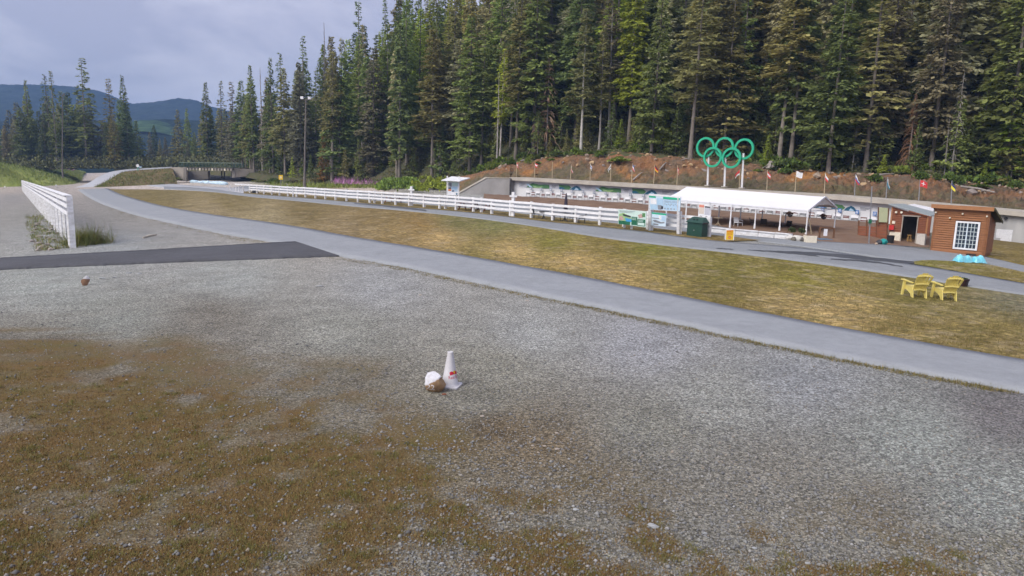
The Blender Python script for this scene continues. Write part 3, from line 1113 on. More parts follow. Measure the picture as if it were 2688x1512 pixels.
def region(x, t):
    mk = min(MARKS, key=lambda k: abs(k[0] - x))[1]
    if x < 370:
        return f'beyond the {mk}', 'conifers beyond the grassy mound'
    if x < 655:
        return f'behind the {mk}', 'conifers beyond the footbridge'
    row = ('at the forest edge' if t < 5 else 'inside the forest' if t < 11 else 'in the front rows' if t < 18 else 'low on the slope' if t < 26 else 'halfway up the slope' if t < 36 else 'high on the slope')
    grp = 'forest behind the long fence' if x < 1150 else 'forest above the range wall' if x < 1730 else 'forest behind the rings' if x < 2060 else 'forest above the huts'
    return f'{row} above the {mk}', grp


def tree(p, top_z, kind, tone, label=None, width=1.0, trunk=None, x=None, lean=0.0, variant=None, t=0):
    pr = PROTO[kind][trn.randrange(len(PROTO[kind])) if variant is None else variant]
    H = top_z - p.z
    s = H / pr[2]
    w = s * width * trn.uniform(1.15, 1.62) * (1.0 if kind != 'young' else .85)
    rg = region(x if x is not None else proj(p)[0], t)
    name = 'dead_tree' if kind == 'dead' else 'conifer_tree'
    r = empty(name, p, trn.uniform(0, 6.28), label or f'{WORD[tone]} {KINDW[kind]} {rg[0]}', 'tree', None if label else rg[1])
    r.rotation_euler = (lean * .5, lean, r.rotation_euler[2])
    r.scale = (w, w, s)
    c = link('crown', pr[0], r)
    k = trn.uniform(.9, 1.3)
    tn = TONE[tone]
    j = trn.uniform(-.08, .08)
    c.color = (tn[0] * k * (1 + j), tn[1] * k, tn[2] * k * (1 - j), 1)
    b = link('trunk', pr[1], r)
    b.scale = (s / w, s / w, 1)
    q = trn.uniform(.7, 1.25)
    tk = trunk or ((.26, .24, .22) if kind == 'dead' else (.20, .175, .15))
    b.color = (tk[0] * q, tk[1] * q, tk[2] * q, 1)
    return r


def tree_px(x, y0, y1, kind, tone, Y=None, t=None, label=None, width=1.0, trunk=None, lean=0.0, variant=None):
    p = hill(x, t) if t is not None else at(x, y0, Y)
    return tree(p, at(x, y1, p.y).z, kind, tone, label, width, trunk, x, lean, variant)


# --- trees one can single out
for a in (
    (228, 436, 147, 'sparse', 'dark', 255, None, 'tallest hemlock beyond the grassy mound, dark open branches against the cloud', 1.25, None, 0, 0),
    (298, 436, 205, 'sparse', 'olive', 262, None, 'thin nearly bare hemlock top just beside the tallest one beyond the mound', 1.0, None, 0, 1),
    (336, 440, 198, 'full', 'dark', 258, None, 'dark hemlock at the end of the clump, next to the gap with the blue mountain', .8),
    (152, 436, 182, 'sparse', 'dark', 250, None, 'dark hemlock right behind the lamp pole on the mound', 1.0, None, 0, 2),
    (138, 436, 192, 'sparse', 'blue', 256, None, 'double-topped dark hemlock touching the lamp pole on the mound', .8),
    (86, 434, 209, 'full', 'dark', 255, None, 'slim dark conifer with narrow spire beyond the mound', .7),
    (546, 440, 215, 'full', 'dark', 262, None, 'dark conifer rising over the footbridge railing beside the gap', .8),
    (584, 440, 209, 'sparse', 'olive', 262, None, 'olive hemlock with drooping top over the middle of the footbridge', .9),
    (617, 440, 212, 'sparse', 'brown', 262, None, 'brownish flat-topped hemlock over the end of the footbridge', 1.0),
    (472, 441, 287, 'full', 'olive', 300, None, 'lower olive conifer in the gap left of the footbridge', .9),
    (494, 441, 283, 'full', 'mid', 310, None, 'lower green conifer touching the footbridge in the gap', .9),
    (410, 441, 327, 'full', 'blue', 330, None, 'small dim conifer before the pale green hill clearing', 1.1),
    (667, 452, 170, 'full', 'dark', None, 3, 'dark spire-topped conifer at the low end of the hillside skyline', .75),
    (690, 452, 178, 'dead', 'grey', None, 8, 'thin dead spire on the low end of the skyline', .6),
    (718, 452, 153, 'full', 'dark', None, 5, 'dark pointed conifer, second on the rising skyline', .75),
    (744, 452, 133, 'sparse', 'dark', None, 9, 'ragged dark hemlock on the rising skyline above the far lamp', .9),
    (797, 458, 88, 'sparse', 'dark', None, 16, 'ragged thin hemlock standing out on the skyline above the far lamp pole', .7),
    (856, 460, 60, 'dead', 'grey', None, 30, 'thin dead top spiking out of the skyline', .5),
    (946, 470, -2, 'sparse', 'dark', None, 40, 'tall dark hemlock with open top at the upper skyline', 1.1),
    (1012, 470, -10, 'sparse', 'dark', None, 44, 'dark hemlock where the skyline leaves the picture', 1.0),
    (1206, 468, 95, 'wide', 'lichen', None, 9, 'big pale lichen-covered conifer with drooping grey-green boughs', .9),
    (1311, 445, 122, 'bare', 'bright', None, 4, 'bright yellow-green conifer just above the sloping wing wall', .95, (.36, .33, .30)),
    (1304, 445, 190, 'dead', 'grey', None, 2, 'grey dead tree with pale trunk before the bright green conifer', .7, (.40, .37, .34), 0, 2),
    (1433, 420, 140, 'dead', 'redgrey', None, 5, 'dying tree with red-brown hanging boughs and a forked grey top', 1.5, (.22, .20, .18), 0, 1),
    (1524, 408, 18, 'bare', 'olive', None, 2, 'tall conifer with a white lower trunk', 1.0, (.52, .50, .46), 0, 0),
    (1596, 405, -30, 'bare', 'brown', None, 7, 'conifer with long pale grey trunk above the range wall', .9, (.33, .31, .29), 0, 1),
    (1572, 405, 60, 'bare', 'olive', None, 4, 'conifer with slim grey trunk next to the long pale trunk', .8, (.26, .24, .22), 0, 1),
    (1804, 418, -60, 'bare', 'olive', None, 12, 'mossy yellow-green conifer with thick trunk left of the rings', 1.2, (.22, .20, .18), 0, 1),
    (1885, 425, -80, 'bare', 'brown', None, 10, 'tall brownish conifer with straight trunk right above the rings', 1.05, (.20, .185, .165), 0, 0),
    (1938, 425, -60, 'narrow', 'lichen', None, 14, 'narrow trunk hung with pale lichen behind the rings', .8),
    (2006, 430, -90, 'narrow', 'lichen', None, 12, 'pale conifer thickly draped with lichen beside the rings', 1.1),
    (2224, 452, 143, 'full', 'olive', None, 6, 'grey-green conifer with bare dead tip above the tent', .75, (.3, .28, .26)),
    (2176, 452, -60, 'bare', 'olive', None, 14, 'tall conifer with a stout grey trunk above the tent gable', 1.1, (.24, .22, .2), 0, 1),
    (2236, 458, 262, 'dead', 'grey', None, 2, 'slim bare dead pole tree at the bank edge above the tent', .5, (.3, .29, .27), 0, 2),
    (2296, 458, -60, 'bare', 'olive', None, 12, 'conifer with grey trunk above the open-door hut', 1.0, (.22, .2, .18), 0, 2),
    (2380, 459, 238, 'dead', 'red', None, 2, 'dead conifer with reddish skirt of branches above the huts', 1.0, (.22, .19, .17), 0, 1),
    (2396, 459, 250, 'dead', 'grey', None, 4, 'bare grey dead trunk beside the reddish dead conifer', .45, (.25, .23, .21), 0, 2),
    (2495, 468, 183, 'dead', 'grey', None, 1.5, 'large grey dead conifer with drooping bare branches above the hut', 1.2, (.27, .25, .23), .02, 0),
    (2478, 466, 300, 'dead', 'grey', None, 1.0, 'leaning dead trunk above the window hut', .5, (.24, .22, .2), -.10, 2),
    (2675, 500, 105, 'full', 'bright', None, 3, 'large bright green fir cut by the picture edge', 1.25),
    (2560, 482, 205, 'full', 'mid', None, 5, 'slim green fir above the window hut', .8),
    (2010, 432, 352, 'young', 'bright', None, 1.0, 'small bright green fir just beside the rings', .9),
    (2316, 459, 405, 'young', 'bright', None, .5, 'small bright fir at the bank edge above the open-door hut', 1.3),
    (2580, 486, 425, 'young', 'bright', None, .5, 'small yellow-green fir at the bank edge above the window hut', 1.4),
    (852, 470, 350, 'young', 'rust', None, .5, 'rust-brown young conifer by the far lamp pole', .9),
    (767, 466, 411, 'young', 'bright', 172, None, 'small bright green fir at the end of the branch path', .9),
):
    a = list(a) + [1.0, None, 0.0, None][len(a) - 8:] if len(a) < 12 else list(a)
    x, y0, y1, kind, tone, Y, t, lab = a[:8]
    rest = a[8:] + [None] * (4 - len(a[8:]))
    tree_px(x, y0, y1, kind, tone, Y, t, lab, rest[0] or 1.0, rest[1], rest[2] or 0.0, rest[3])

# --- the rest of the forest
SKY = [(520, 230), (600, 222), (640, 200), (720, 165), (760, 142), (800, 112), (860, 78), (900, 52), (950, 18), (1010, -5), (1060, -30), (1200, -80), (1500, -500)]
N_TREES = 0
for t, gap in ((2, 7.0), (7, 6.8), (13, 6.6), (20, 6.8), (28, 7.0), (37, 7.6), (47, 8.6)):
    x = 560.0 + trn.uniform(0, 40)
    while x < 2900:
        p0 = hill(x, t)
        step = gap / p0.y * FPX / 1.0
        x += step * trn.uniform(.6, 1.4)
        if t > 30 and x < 760 or t > 40 and x > 1800 or t > 50 and x > 1450 or t < 5 and trn.random() < .3:
            continue
        p = hill(x, t + trn.uniform(-2.5, 2.5))
        H = trn.uniform(23, 33) * (0.92 if x < 800 else 1.0)
        q = proj(p + Vector((0, 0, H)))[1]
        lim = pl(x, SKY) + trn.uniform(0, 70)
        if q < lim:
            H = at(x, lim, p.y).z - p.z
        if t > 12 and 980 < x < 1450 and q > lim:
            H = min(42, max(H, (at(x, lim, p.y).z - p.z) * trn.uniform(.86, 1.0)))
        if H < 9:
            continue
        e = trn.random()
        near_edge = t < 10
        if near_edge:
            kind = 'bare' if e < .34 else 'full' if e < .76 else 'narrow' if e < .9 else 'sparse'
        else:
            kind = 'full' if e < .62 else 'bare' if e < .72 else 'narrow' if e < .84 else 'sparse' if e < .96 else 'dead'
        e = trn.random()
        if x < 760:
            tone = 'dark' if e < .45 else 'olive' if e < .75 else 'brown'
        else:
            tone = 'dark' if e < .18 else 'mid' if e < .42 else 'olive' if e < .74 else 'brown' if e < .81 else 'lichen' if e < .89 else 'bright'
        if kind == 'dead':
            tone = 'grey'
        tree(p, p.z + H, kind, tone, x=x, t=t)
        N_TREES += 1
for k in range(16):                       # tall ones that close the gap at the upper skyline
    x = 1035 + 22 * k + trn.uniform(-8, 8)
    t = trn.uniform(40, 58)
    p = hill(x, t)
    tree(p, at(x, trn.uniform(-60, -12), p.y).z, 'full', trn.choice(['dark', 'mid', 'olive', 'mid']), x=x, t=t)
# young growth along the edge
for x0, x1, n, hs in ((1350, 1800, 20, (3.5, 9)), (1800, 2300, 30, (5, 13)), (2300, 2760, 22, (5, 12)), (900, 1330, 16, (4, 11)), (640, 900, 8, (4, 9))):
    for k in range(n):
        x = x0 + (x1 - x0) * (k + trn.random()) / n
        ty = trn.uniform(1.5, 13)
        p = hill(x, ty)
        e = trn.random()
        tone = 'dark' if e < .4 else 'olive' if e < .65 else 'mid' if e < .85 else 'brown' if e < .95 else 'bright'
        tree(p, p.z + trn.uniform(*hs), 'young', tone, x=x, t=ty)
        N_TREES += 1
# the clump beyond the mound and the far ones in the gap
for k in range(34):
    x = -60 + 425 * (k + trn.random()) / 34
    Y = trn.uniform(246, 285)
    p = at(x, 436 + trn.uniform(0, 4), Y)
    y1 = pl(x, [(-60, 300), (20, 310), (60, 290), (120, 270), (200, 255), (270, 275), (350, 285)]) + trn.uniform(-25, 50)
    tree(p, at(x, y1, Y).z, trn.choice(['full', 'full', 'full', 'narrow']), trn.choice(['dark', 'olive', 'brown', 'olive', 'blue']), x=x, width=1.2)
for k in range(22):
    x = 350 + 300 * (k + trn.random()) / 22
    Y = trn.uniform(262, 330)
    p = at(x, 438 + trn.uniform(0, 5), Y)
    y1 = (trn.uniform(345, 415) if x < 520 else pl(x, [(520, 290), (560, 265), (650, 225)]) + trn.uniform(0, 60))
    tree(p, at(x, y1, Y).z, trn.choice(['full', 'bare', 'full']), trn.choice(['dark', 'olive', 'blue', 'brown']), x=x)

# --- shrubs at the forest edge and behind the wing wall
SHR = [shrub_mesh(s, 1, 1) for s in (1, 2, 3, 4)]
BUSH = [(.145, .205, .040), (.115, .17, .038), (.19, .24, .045), (.105, .14, .04)]


def shrub(p, r, h, tone, label, group=None, name='shrub'):
    o = tag(link(name, trn.choice(SHR), None, p), label, 'shrub', group)
    o.scale = (r, r * trn.uniform(.8, 1.2), h)
    o.rotation_euler = (0, 0, trn.uniform(0, 6.28))
    k = trn.uniform(.8, 1.2)
    o.color = (tone[0] * k, tone[1] * k, tone[2] * k, 1)
    return o


for x0, x1, n, t0, t1, lab, grp in ((1340, 1720, 26, -2.5, 4, 'leafy green shrub on the bank top above the {mk}', 'shrubs above the range wall'),
                                    (1950, 2110, 16, -3, 4, 'leafy green shrub on the bank behind the {mk}', 'shrubs behind the tent'),
                                    (2270, 2700, 22, -3, 4, 'leafy green shrub at the forest edge above the {mk}', 'shrubs above the huts'),
                                    (1225, 1340, 14, -6, 4, 'leafy shrub growing behind the {mk}', 'shrubs behind the wing wall')):
    for k in range(n):
        x = x0 + (x1 - x0) * (k + trn.random()) / n
        t = trn.uniform(t0, t1)
        p = hill(x, max(t, 0.6))
        if t < .6 and x > 1337:
            f = 1 + (t - .6) / 9
            j = min(len(BANK_ROWS[0]) - 1, max(0, int((x - 1200) / 8)))
            p = BANK_ROWS[int(14 * f)][j].copy()
        shrub(p - Vector((0, 0, .15)), trn.uniform(.45, 1.5), trn.uniform(.4, 1.9), trn.choice(BUSH), lab.format(mk=min(MARKS, key=lambda k: abs(k[0] - x))[1]), grp)
for k in range(26):                       # green thicket before the forest, left of the kiosk
    x = 1010 + 160 * (k + trn.random()) / 26
    p = gp(x, trn.uniform(492, 507))
    shrub(p, trn.uniform(1.0, 1.9), trn.uniform(1.3, 2.9), (.32, .37, .06) if x > 1090 else (.22, .31, .07), 'bright leafy bush of the thicket near the ' + min(MARKS, key=lambda q: abs(q[0] - x))[1], 'thicket beside the kiosk')
for k in range(22):
    x = 700 + 330 * (k + trn.random()) / 22
    p = gp(x, trn.uniform(479, 486))
    shrub(p, trn.uniform(.9, 1.8), trn.uniform(.8, 1.8), trn.choice([(.10, .15, .04), (.14, .18, .04), (.15, .13, .05)]), 'low bush among the pink fireweed behind the long fence', 'bushes among the fireweed')
for x, y, r, h in ((498, 474, 3.0, 2.2), (516, 472, 3.2, 3.4), (480, 475, 2.2, 1.6)):
    shrub(gp(x, y), r, h, (.19, .22, .06), 'yellow-green bush before the footbridge opening', 'bushes before the footbridge')
for k in range(12):
    x = trn.uniform(640, 745)
    shrub(gp(x, trn.uniform(474, 479)), trn.uniform(1, 2), trn.uniform(.5, 1.1), (.20, .21, .07), 'low yellow-green bush on the slope beside the branch path', 'bushes beside the branch path')

# undergrowth covering the forest floor: nobody could count it
q_ = np.random.default_rng(77)
P_, D_, L_u = [], [], []
for _ in range(8500):
    x_, t_ = q_.uniform(470, 2760), q_.uniform(1.0, 34)
    c_ = hill(x_, t_)
    r_ = q_.uniform(.3, 1.0)
    k_ = 9
    d_ = unit(q_.normal(0, 1, (k_, 3)) + np.array([0, 0, .7]))
    d_[:, 2] = np.abs(d_[:, 2])
    P_.append(np.array(c_) + d_ * r_ * np.array([1, 1, 1.1]) * q_.uniform(.3, 1, (k_, 1)))
    D_.append(unit(d_ + q_.normal(0, .4, (k_, 3))))
    L_u.append(q_.uniform(.18, .42, k_))
for _ in range(900):                     # dense low growth between the trunks beyond mound and bridge
    c_ = at(q_.uniform(-120, 660), q_.uniform(438, 442), q_.uniform(243, 268))
    r_ = q_.uniform(1.2, 3.6)
    d_ = unit(q_.normal(0, 1, (26, 3)) + np.array([0, 0, .5]))
    d_[:, 2] = np.abs(d_[:, 2])
    P_.append(np.array(c_) + d_ * r_ * np.array([1, 1, 1.3]) * q_.uniform(.3, 1, (26, 1)))
    D_.append(unit(d_ + q_.normal(0, .4, (26, 3))))
    L_u.append(q_.uniform(.5, 1.1, 26))
P_, D_, L_u = np.concatenate(P_), np.concatenate(D_), np.concatenate(L_u)
V_, F_ = kites(P_, D_, unit(np.cross(D_, q_.normal(0, 1, P_.shape))) * 1.3, L_u)
o = link('undergrowth', mesh_np('undergrowth', V_, F_, M_LEAF))
o.color = (.145, .150, .066, 1)
tag(o, 'low green undergrowth covering the forest floor on the slope', 'undergrowth', kind='stuff')


# ================================================================== buildings, fences and other things
M_WHITE = mat('white_paint', (0.80, 0.80, 0.82), (0.66, 0.66, 0.68), scale=1.3, rough=0.6, bump=0.15, bscale=20)
M_WHITE_OLD = mat('weathered_white_paint', (0.78, 0.78, 0.80), (0.55, 0.54, 0.53), scale=2.2, rough=0.7, bump=0.3, bscale=14, stretch=(1, 1, 3))
M_CONC = mat('pale_concrete', (0.47, 0.43, 0.37), (0.36, 0.33, 0.29), scale=0.7, rough=0.9, bump=0.3, bscale=5)
M_CONCG = mat('grey_concrete', (0.285, 0.275, 0.27), (0.225, 0.215, 0.21), scale=0.4, rough=0.9, bump=0.3, bscale=5)
M_CONCL = mat('stained_concrete', (0.42, 0.415, 0.41), (0.28, 0.28, 0.28), scale=0.8, rough=0.9, bump=0.3, bscale=5, stretch=(1, 1, .25))
M_BACK = mat('range_backwall', (0.66, 0.66, 0.68), (0.58, 0.58, 0.60), scale=0.3, rough=0.8)
M_BANNER = mat('banner_cloth', (0.50, 0.51, 0.56), (0.44, 0.45, 0.50), scale=0.5, rough=0.7)
M_GRN = mat('print_green', (0.10, 0.24, 0.09), (0.07, 0.17, 0.09), scale=1.0, rough=0.7)
M_LGRN = mat('print_light_green', (0.32, 0.48, 0.20), (0.22, 0.38, 0.22), scale=1.0, rough=0.7)
M_BLU = mat('print_blue', (0.03, 0.10, 0.19), (0.03, 0.14, 0.20), scale=1.0, rough=0.7)
M_SKYB = mat('print_pale_blue', (0.42, 0.58, 0.72), (0.36, 0.52, 0.68), scale=2.0, rough=0.6)
M_PALEB = mat('print_ice', (0.58, 0.70, 0.80), (0.52, 0.64, 0.76), scale=2.0, rough=0.6)
M_CYAN = mat('print_blue_bright', (0.08, 0.35, 0.65), (0.06, 0.28, 0.55), scale=2.0, rough=0.6)
M_TEAL = mat('teal_green', (0.03, 0.40, 0.23), (0.025, 0.35, 0.20), scale=2.0, rough=0.5)
M_MINT = mat('print_mint', (0.55, 0.68, 0.62), (0.48, 0.62, 0.56), scale=2.0, rough=0.6)
M_DGRN = mat('print_dark_green', (0.015, 0.11, 0.055), (0.02, 0.14, 0.07), scale=2.0, rough=0.6)
M_DARK = mat('dark_print', (0.05, 0.05, 0.06), (0.03, 0.03, 0.035), scale=3.0, rough=0.6)
M_GREY = mat('grey_print', (0.26, 0.27, 0.30), (0.2, 0.21, 0.24), scale=3.0, rough=0.6)
M_BLACK2 = mat('black_plastic', (0.018, 0.018, 0.02), (0.03, 0.03, 0.03), scale=3.0, rough=0.5)
M_REDW = mat('red_brown_stain', (0.16, 0.035, 0.02), (0.12, 0.03, 0.02), scale=5.0, rough=0.8)
M_RED = mat('red_paint', (0.55, 0.035, 0.03), (0.45, 0.03, 0.03), scale=5.0, rough=0.5)
M_BLUE = mat('blue_plate', (0.05, 0.16, 0.42), (0.04, 0.13, 0.36), scale=5.0, rough=0.5)
M_YEL = mat('yellow_sign', (0.75, 0.50, 0.03), (0.68, 0.44, 0.03), scale=5.0, rough=0.6)
M_ORG = mat('orange_print', (0.65, 0.17, 0.02), (0.55, 0.14, 0.02), scale=5.0, rough=0.6)
M_TENT = mat('white_tent_cloth', (0.74, 0.74, 0.77), (0.70, 0.70, 0.73), scale=0.35, rough=0.55, spec=0.4)
M_GABLE_SHADED = mat('shaded_gable_cloth', (0.62, 0.59, 0.54), (0.55, 0.52, 0.48), scale=0.6, rough=0.7)  # closed end of the tent: its shade is put into the greyer colour
M_POLEW = mat('weathered_wood_pole', (0.44, 0.36, 0.24), (0.34, 0.28, 0.19), scale=6, rough=0.85, stretch=(1, 1, .2))
M_STEEL = mat('galvanised_steel', (0.36, 0.36, 0.37), (0.28, 0.28, 0.30), scale=4, rough=0.5, metal=0.6)
M_LAMP = mat('grey_lamp_pole', (0.17, 0.15, 0.135), (0.13, 0.115, 0.105), scale=2, rough=0.7, stretch=(1, 1, .2))
M_WARMW = mat('warm_white', (0.74, 0.68, 0.55), (0.62, 0.56, 0.45), scale=3, rough=0.8, bump=.3)


class Panel:
    """a flat upright board with corners top left, top right, bottom right, bottom left; q(u, v, off): a point on it"""

    def __init__(self, tl, tr, br, bl):
        self.c = [Vector(k) for k in (tl, tr, br, bl)]
        self.n = (self.c[1] - self.c[0]).cross(self.c[3] - self.c[0]).normalized()
        if self.n.dot(CAM - self.c[0]) < 0:
            self.n = -self.n

    def q(self, u, v, off=0.0):
        a = self.c[0].lerp(self.c[1], u)
        b = self.c[3].lerp(self.c[2], u)
        return a.lerp(b, v) + self.n * off

    def rect(self, mb, u0, v0, u1, v1, off, mi=0, th=0.004):
        p = [self.q(u0, v0, off), self.q(u0, v1, off), self.q(u1, v1, off), self.q(u1, v0, off)]
        return mb.prism(p, self.n * th, mi)

    def poly(self, mb, uv, off, mi=0, th=0.004):
        return mb.prism([self.q(u, v, off) for u, v in uv], self.n * th, mi)

    def slab(self, mb, th, mi=0):
        return mb.prism([self.c[0], self.c[3], self.c[2], self.c[1]], -self.n * th, mi)


def panel_px(tl, tr, br, bl, Yl, Yr):
    return Panel(at(*tl, Yl), at(*tr, Yr), at(*br, Yr), at(*bl, Yl))


# ------------------------------------------------------------------ the roofed concrete range wall
st = [1337, 1400, 1460, 1520, 1580, 1640, 1700, 1760, 1820, 1880, 1940, 2000, 2060, 2120, 2181, 2240, 2310, 2380, 2438, 2500, 2560, 2620, 2688, 2780, 2900, 3060, 3240]
root = empty('range_shelter', on_wall(1700, 560, 0), label='long roofed concrete target wall across the shooting range', cat='building')
mb = MB()
fr = []
for x in st:
    a = on_wall(x, pl(x, WALL_TOP), 0)
    fr.append(a)
th = Vector((0, 0, -.42))
back = WN * 4.4
for a, b in zip(fr, fr[1:]):
    mb.hexa([a + th, b + th, b + th + back, a + th + back, a, b, b + back + Vector((0, 0, .05)), a + back + Vector((0, 0, .05))])
mb.build('roof_slab', M_CONC, root)
mb = MB()
for a, b in zip(fr, fr[1:]):
    if a.x < 43:
        p, q = a + WN * .8, b + WN * .8
        mb.hexa([p + Vector((0, 0, -4)), q + Vector((0, 0, -4)), q + WN * .3 + Vector((0, 0, -4)), p + WN * .3 + Vector((0, 0, -4)), p + th * 1.02, q + th * 1.02, q + WN * .3 + th * 1.02, p + WN * .3 + th * 1.02])
mb.build('back_wall', M_BACK, root)
# end pier at the left
a = on_wall(1338, 470, .15)
mb = MB()
z0 = a.z
mb.hexa([a + Vector((0, 0, -4)), a + WE * .35 + Vector((0, 0, -4)), a + WE * .35 + WN * 1.2 + Vector((0, 0, -4)), a + WN * 1.2 + Vector((0, 0, -4)),
         a + Vector((0, 0, -.2)), a + WE * .35 + Vector((0, 0, -.2)), a + WE * .35 + WN * 1.2 + Vector((0, 0, -.2)), a + WN * 1.2 + Vector((0, 0, -.2))])
mb.build('end_pier', M_CONCG, root)
# closed stretch of wall at the right, behind the huts
mb = MB()
i0 = st.index(2438)
for a, b in zip(fr[i0:], fr[i0 + 1:]):
    p, q = a + WN * .5, b + WN * .5
    mb.hexa([p + Vector((0, 0, -5)), q + Vector((0, 0, -5)), q + WN * .3 + Vector((0, 0, -5)), p + WN * .3 + Vector((0, 0, -5)), p + th, q + th, q + WN * .3 + th, p + WN * .3 + th])
mb.build('side_wall', M_CONCL, root)
# service door, sheet, vent on that stretch
pn = panel_px((2597, 589), (2615, 591), (2612, 632), (2594, 630), wall_Y(2597, .45), wall_Y(2615, .45))
mb = MB()
pn.slab(mb, .06)
d = mb.build('door', mat('grey_door', (0.23, 0.235, 0.22), (0.2, 0.2, 0.19)), root)
mb = MB()
pn.rect(mb, .25, .18, .75, .40, .01)
mb.build('warning_sign', M_YEL, d)
mb = MB()
c = on_wall(2641, 573, .45)
mb.tube([c, c - WN * .25], [.14, .14], 12)
mb.build('vent', M_BLACK2, root)
pn = panel_px((2616, 601), (2659, 604), (2654, 637), (2613, 634), wall_Y(2616, .3), wall_Y(2659, .3))
t = empty('snow_sheet', ground(pn.q(.5, 1)), label='white speckled sheet leaning on the concrete wall beside the grey door', cat='sheet')
mb = MB()
pn.slab(mb, .05)
mb.build('panel', mat('speckled_white', (0.72, 0.72, 0.74), (0.45, 0.46, 0.5), scale=14, rough=.7), t)
mb = MB()
for u in (.12, .88):
    mb.bar(pn.q(u, 1.0, -.08), pn.q(u, 1.12, -.08), .08, .08, up=(1, 0, 0))
mb.build('feet', M_STEEL, t)
# wing wall that slopes down to the left
wt = [at(1207, 507, 116), at(1277, 468, 111.5), at(1338, 468.5, 107.9)]
wb = [Vector((p.x, p.y, g(p.x, p.y) - .6)) for p in wt]
mb = MB()
dn = Vector((-.35, -.9, 0)).normalized() * -.4
mb.prism([wt[0], wb[0], wb[1], wb[2], wt[2], wt[1]], dn)
mb.build('wing_wall', M_CONCG, root)
mb = MB()
u_ = Vector((0, 0, .09))
mb.bar(wt[0] + dn * .5 + u_, wt[1] + dn * .5 + u_, .62, .24)
mb.bar(wt[1] + dn * .5 + u_, wt[2] + dn * .5 + u_ * .5, .55, .10)
mb.build('coping', M_CONC, root)
# printed banner strip under the roof
def bpx(x):
    """top and bottom of the banner strip in column x"""
    t_ = pl(x, [(1360, 478.5), (1400, 480.2), (1680, 494), (1760, 499), (2181, 533), (2300, 545)])
    return t_, t_ + pl(x, [(1360, 12.5), (1680, 15), (2181, 16), (2300, 16)])


xs = [1362 + (2300 - 1362) * k / 24 for k in range(25)]
for k in range(8):
    sub = xs[k * 3:k * 3 + 4]
    mb = MB()
    for a, b in zip(sub, sub[1:]):
        p = panel_px((a, bpx(a)[0]), (b, bpx(b)[0]), (b, bpx(b)[1]), (a, bpx(a)[1]), wall_Y(a, 0.73), wall_Y(b, 0.73))
        p.slab(mb, .03)
    bn = mb.build('banner', M_BANNER, root)
    for kind, x0, x1 in (('green', 1381, 1442), ('rings', 1446, 1460), ('blue', 1467, 1527), ('text', 1535, 1556), ('green', 1562, 1630), ('rings', 1636, 1651), ('blue', 1659, 1727),
                         ('text', 1737, 1762), ('green', 1768, 1840), ('blue', 2098, 2172), ('blue', 2181, 2250), ('text', 2256, 2288), ('text', 1365, 1378)):
        if not (sub[0] <= (x0 + x1) / 2 < sub[-1]):
            continue
        p = panel_px((x0, bpx(x0)[0]), (x1, bpx(x1)[0]), (x1, bpx(x1)[1]), (x0, bpx(x0)[1]), wall_Y(x0, .70), wall_Y(x1, .70))
        mb = MB()
        if kind == 'green':
            p.poly(mb, [(0, .95), (1, 1), (1, .25), (.8, .2), (.55, .3), (.3, .02), (.15, .35)], .0, 0)
            p.poly(mb, [(.3, .5), (.5, .75), (.75, .55), (.6, .95), (.35, .95)], .008, 1)
            p.poly(mb, [(0, .3), (.1, .2), (.3, .95), (.18, .95)], .008, 2)
        elif kind == 'blue':
            p.poly(mb, [(0, .1), (.45, .15), (.55, .55), (.45, .98), (.05, .95)], .0, 0)
            p.poly(mb, [(.0, .6), (.15, .5), (.3, .95), (.02, .98)], .008, 3)
            p.poly(mb, [(.48, 1), (.62, .45), (.78, .12), (.9, .35), (1, .98)], .012, 3)
            p.poly(mb, [(.68, .95), (.76, .5), (.85, .7), (.88, .95)], .02, 2)
        elif kind == 'rings':
            for cx, cy in ((.18, .38), (.5, .38), (.82, .38), (.34, .58), (.66, .58)):
                for s in range(8):
                    a0, a1 = s * math.pi / 4, (s + 1) * math.pi / 4
                    r0, r1, ry = .17, .12, 1.15
                    p.poly(mb, [(cx + r0 * math.cos(a0), cy + r0 * ry * math.sin(a0)), (cx + r0 * math.cos(a1), cy + r0 * ry * math.sin(a1)),
                                (cx + r1 * math.cos(a1), cy + r1 * ry * math.sin(a1)), (cx + r1 * math.cos(a0), cy + r1 * ry * math.sin(a0))], .006 + .001 * s, 4)
        else:
            for s in range(3):
                p.rect(mb, .05, .2 + .2 * s, .95 - .2 * s, .29 + .2 * s, .006, 4)
        mb.build('print', [M_GRN, M_LGRN, M_SKYB, M_BLU, M_GREY], bn)

# guard board below the targets
mb = MB()
pts = [on_wall(x, y - .5, -.6) for x, y in ((1370, 517.5), (1500, 525), (1690, 537), (1880, 553), (2050, 566), (2280, 584))]
t = empty('guard_board', ground(pts[2]), label='low grey guard board along the foot of the target row', cat='barrier')
for a, b in zip(pts, pts[1:]):
    mb = MB()
    mb.hexa([a + Vector((0, 0, -.6)), b + Vector((0, 0, -.6)), b + WN * .1 + Vector((0, 0, -.6)), a + WN * .1 + Vector((0, 0, -.6)),
             a + Vector((0, 0, .06)), b + Vector((0, 0, .06)), b + WN * .1 + Vector((0, 0, .06)), a + WN * .1 + Vector((0, 0, .06))])
    mb.build('board', M_CONCL, t)

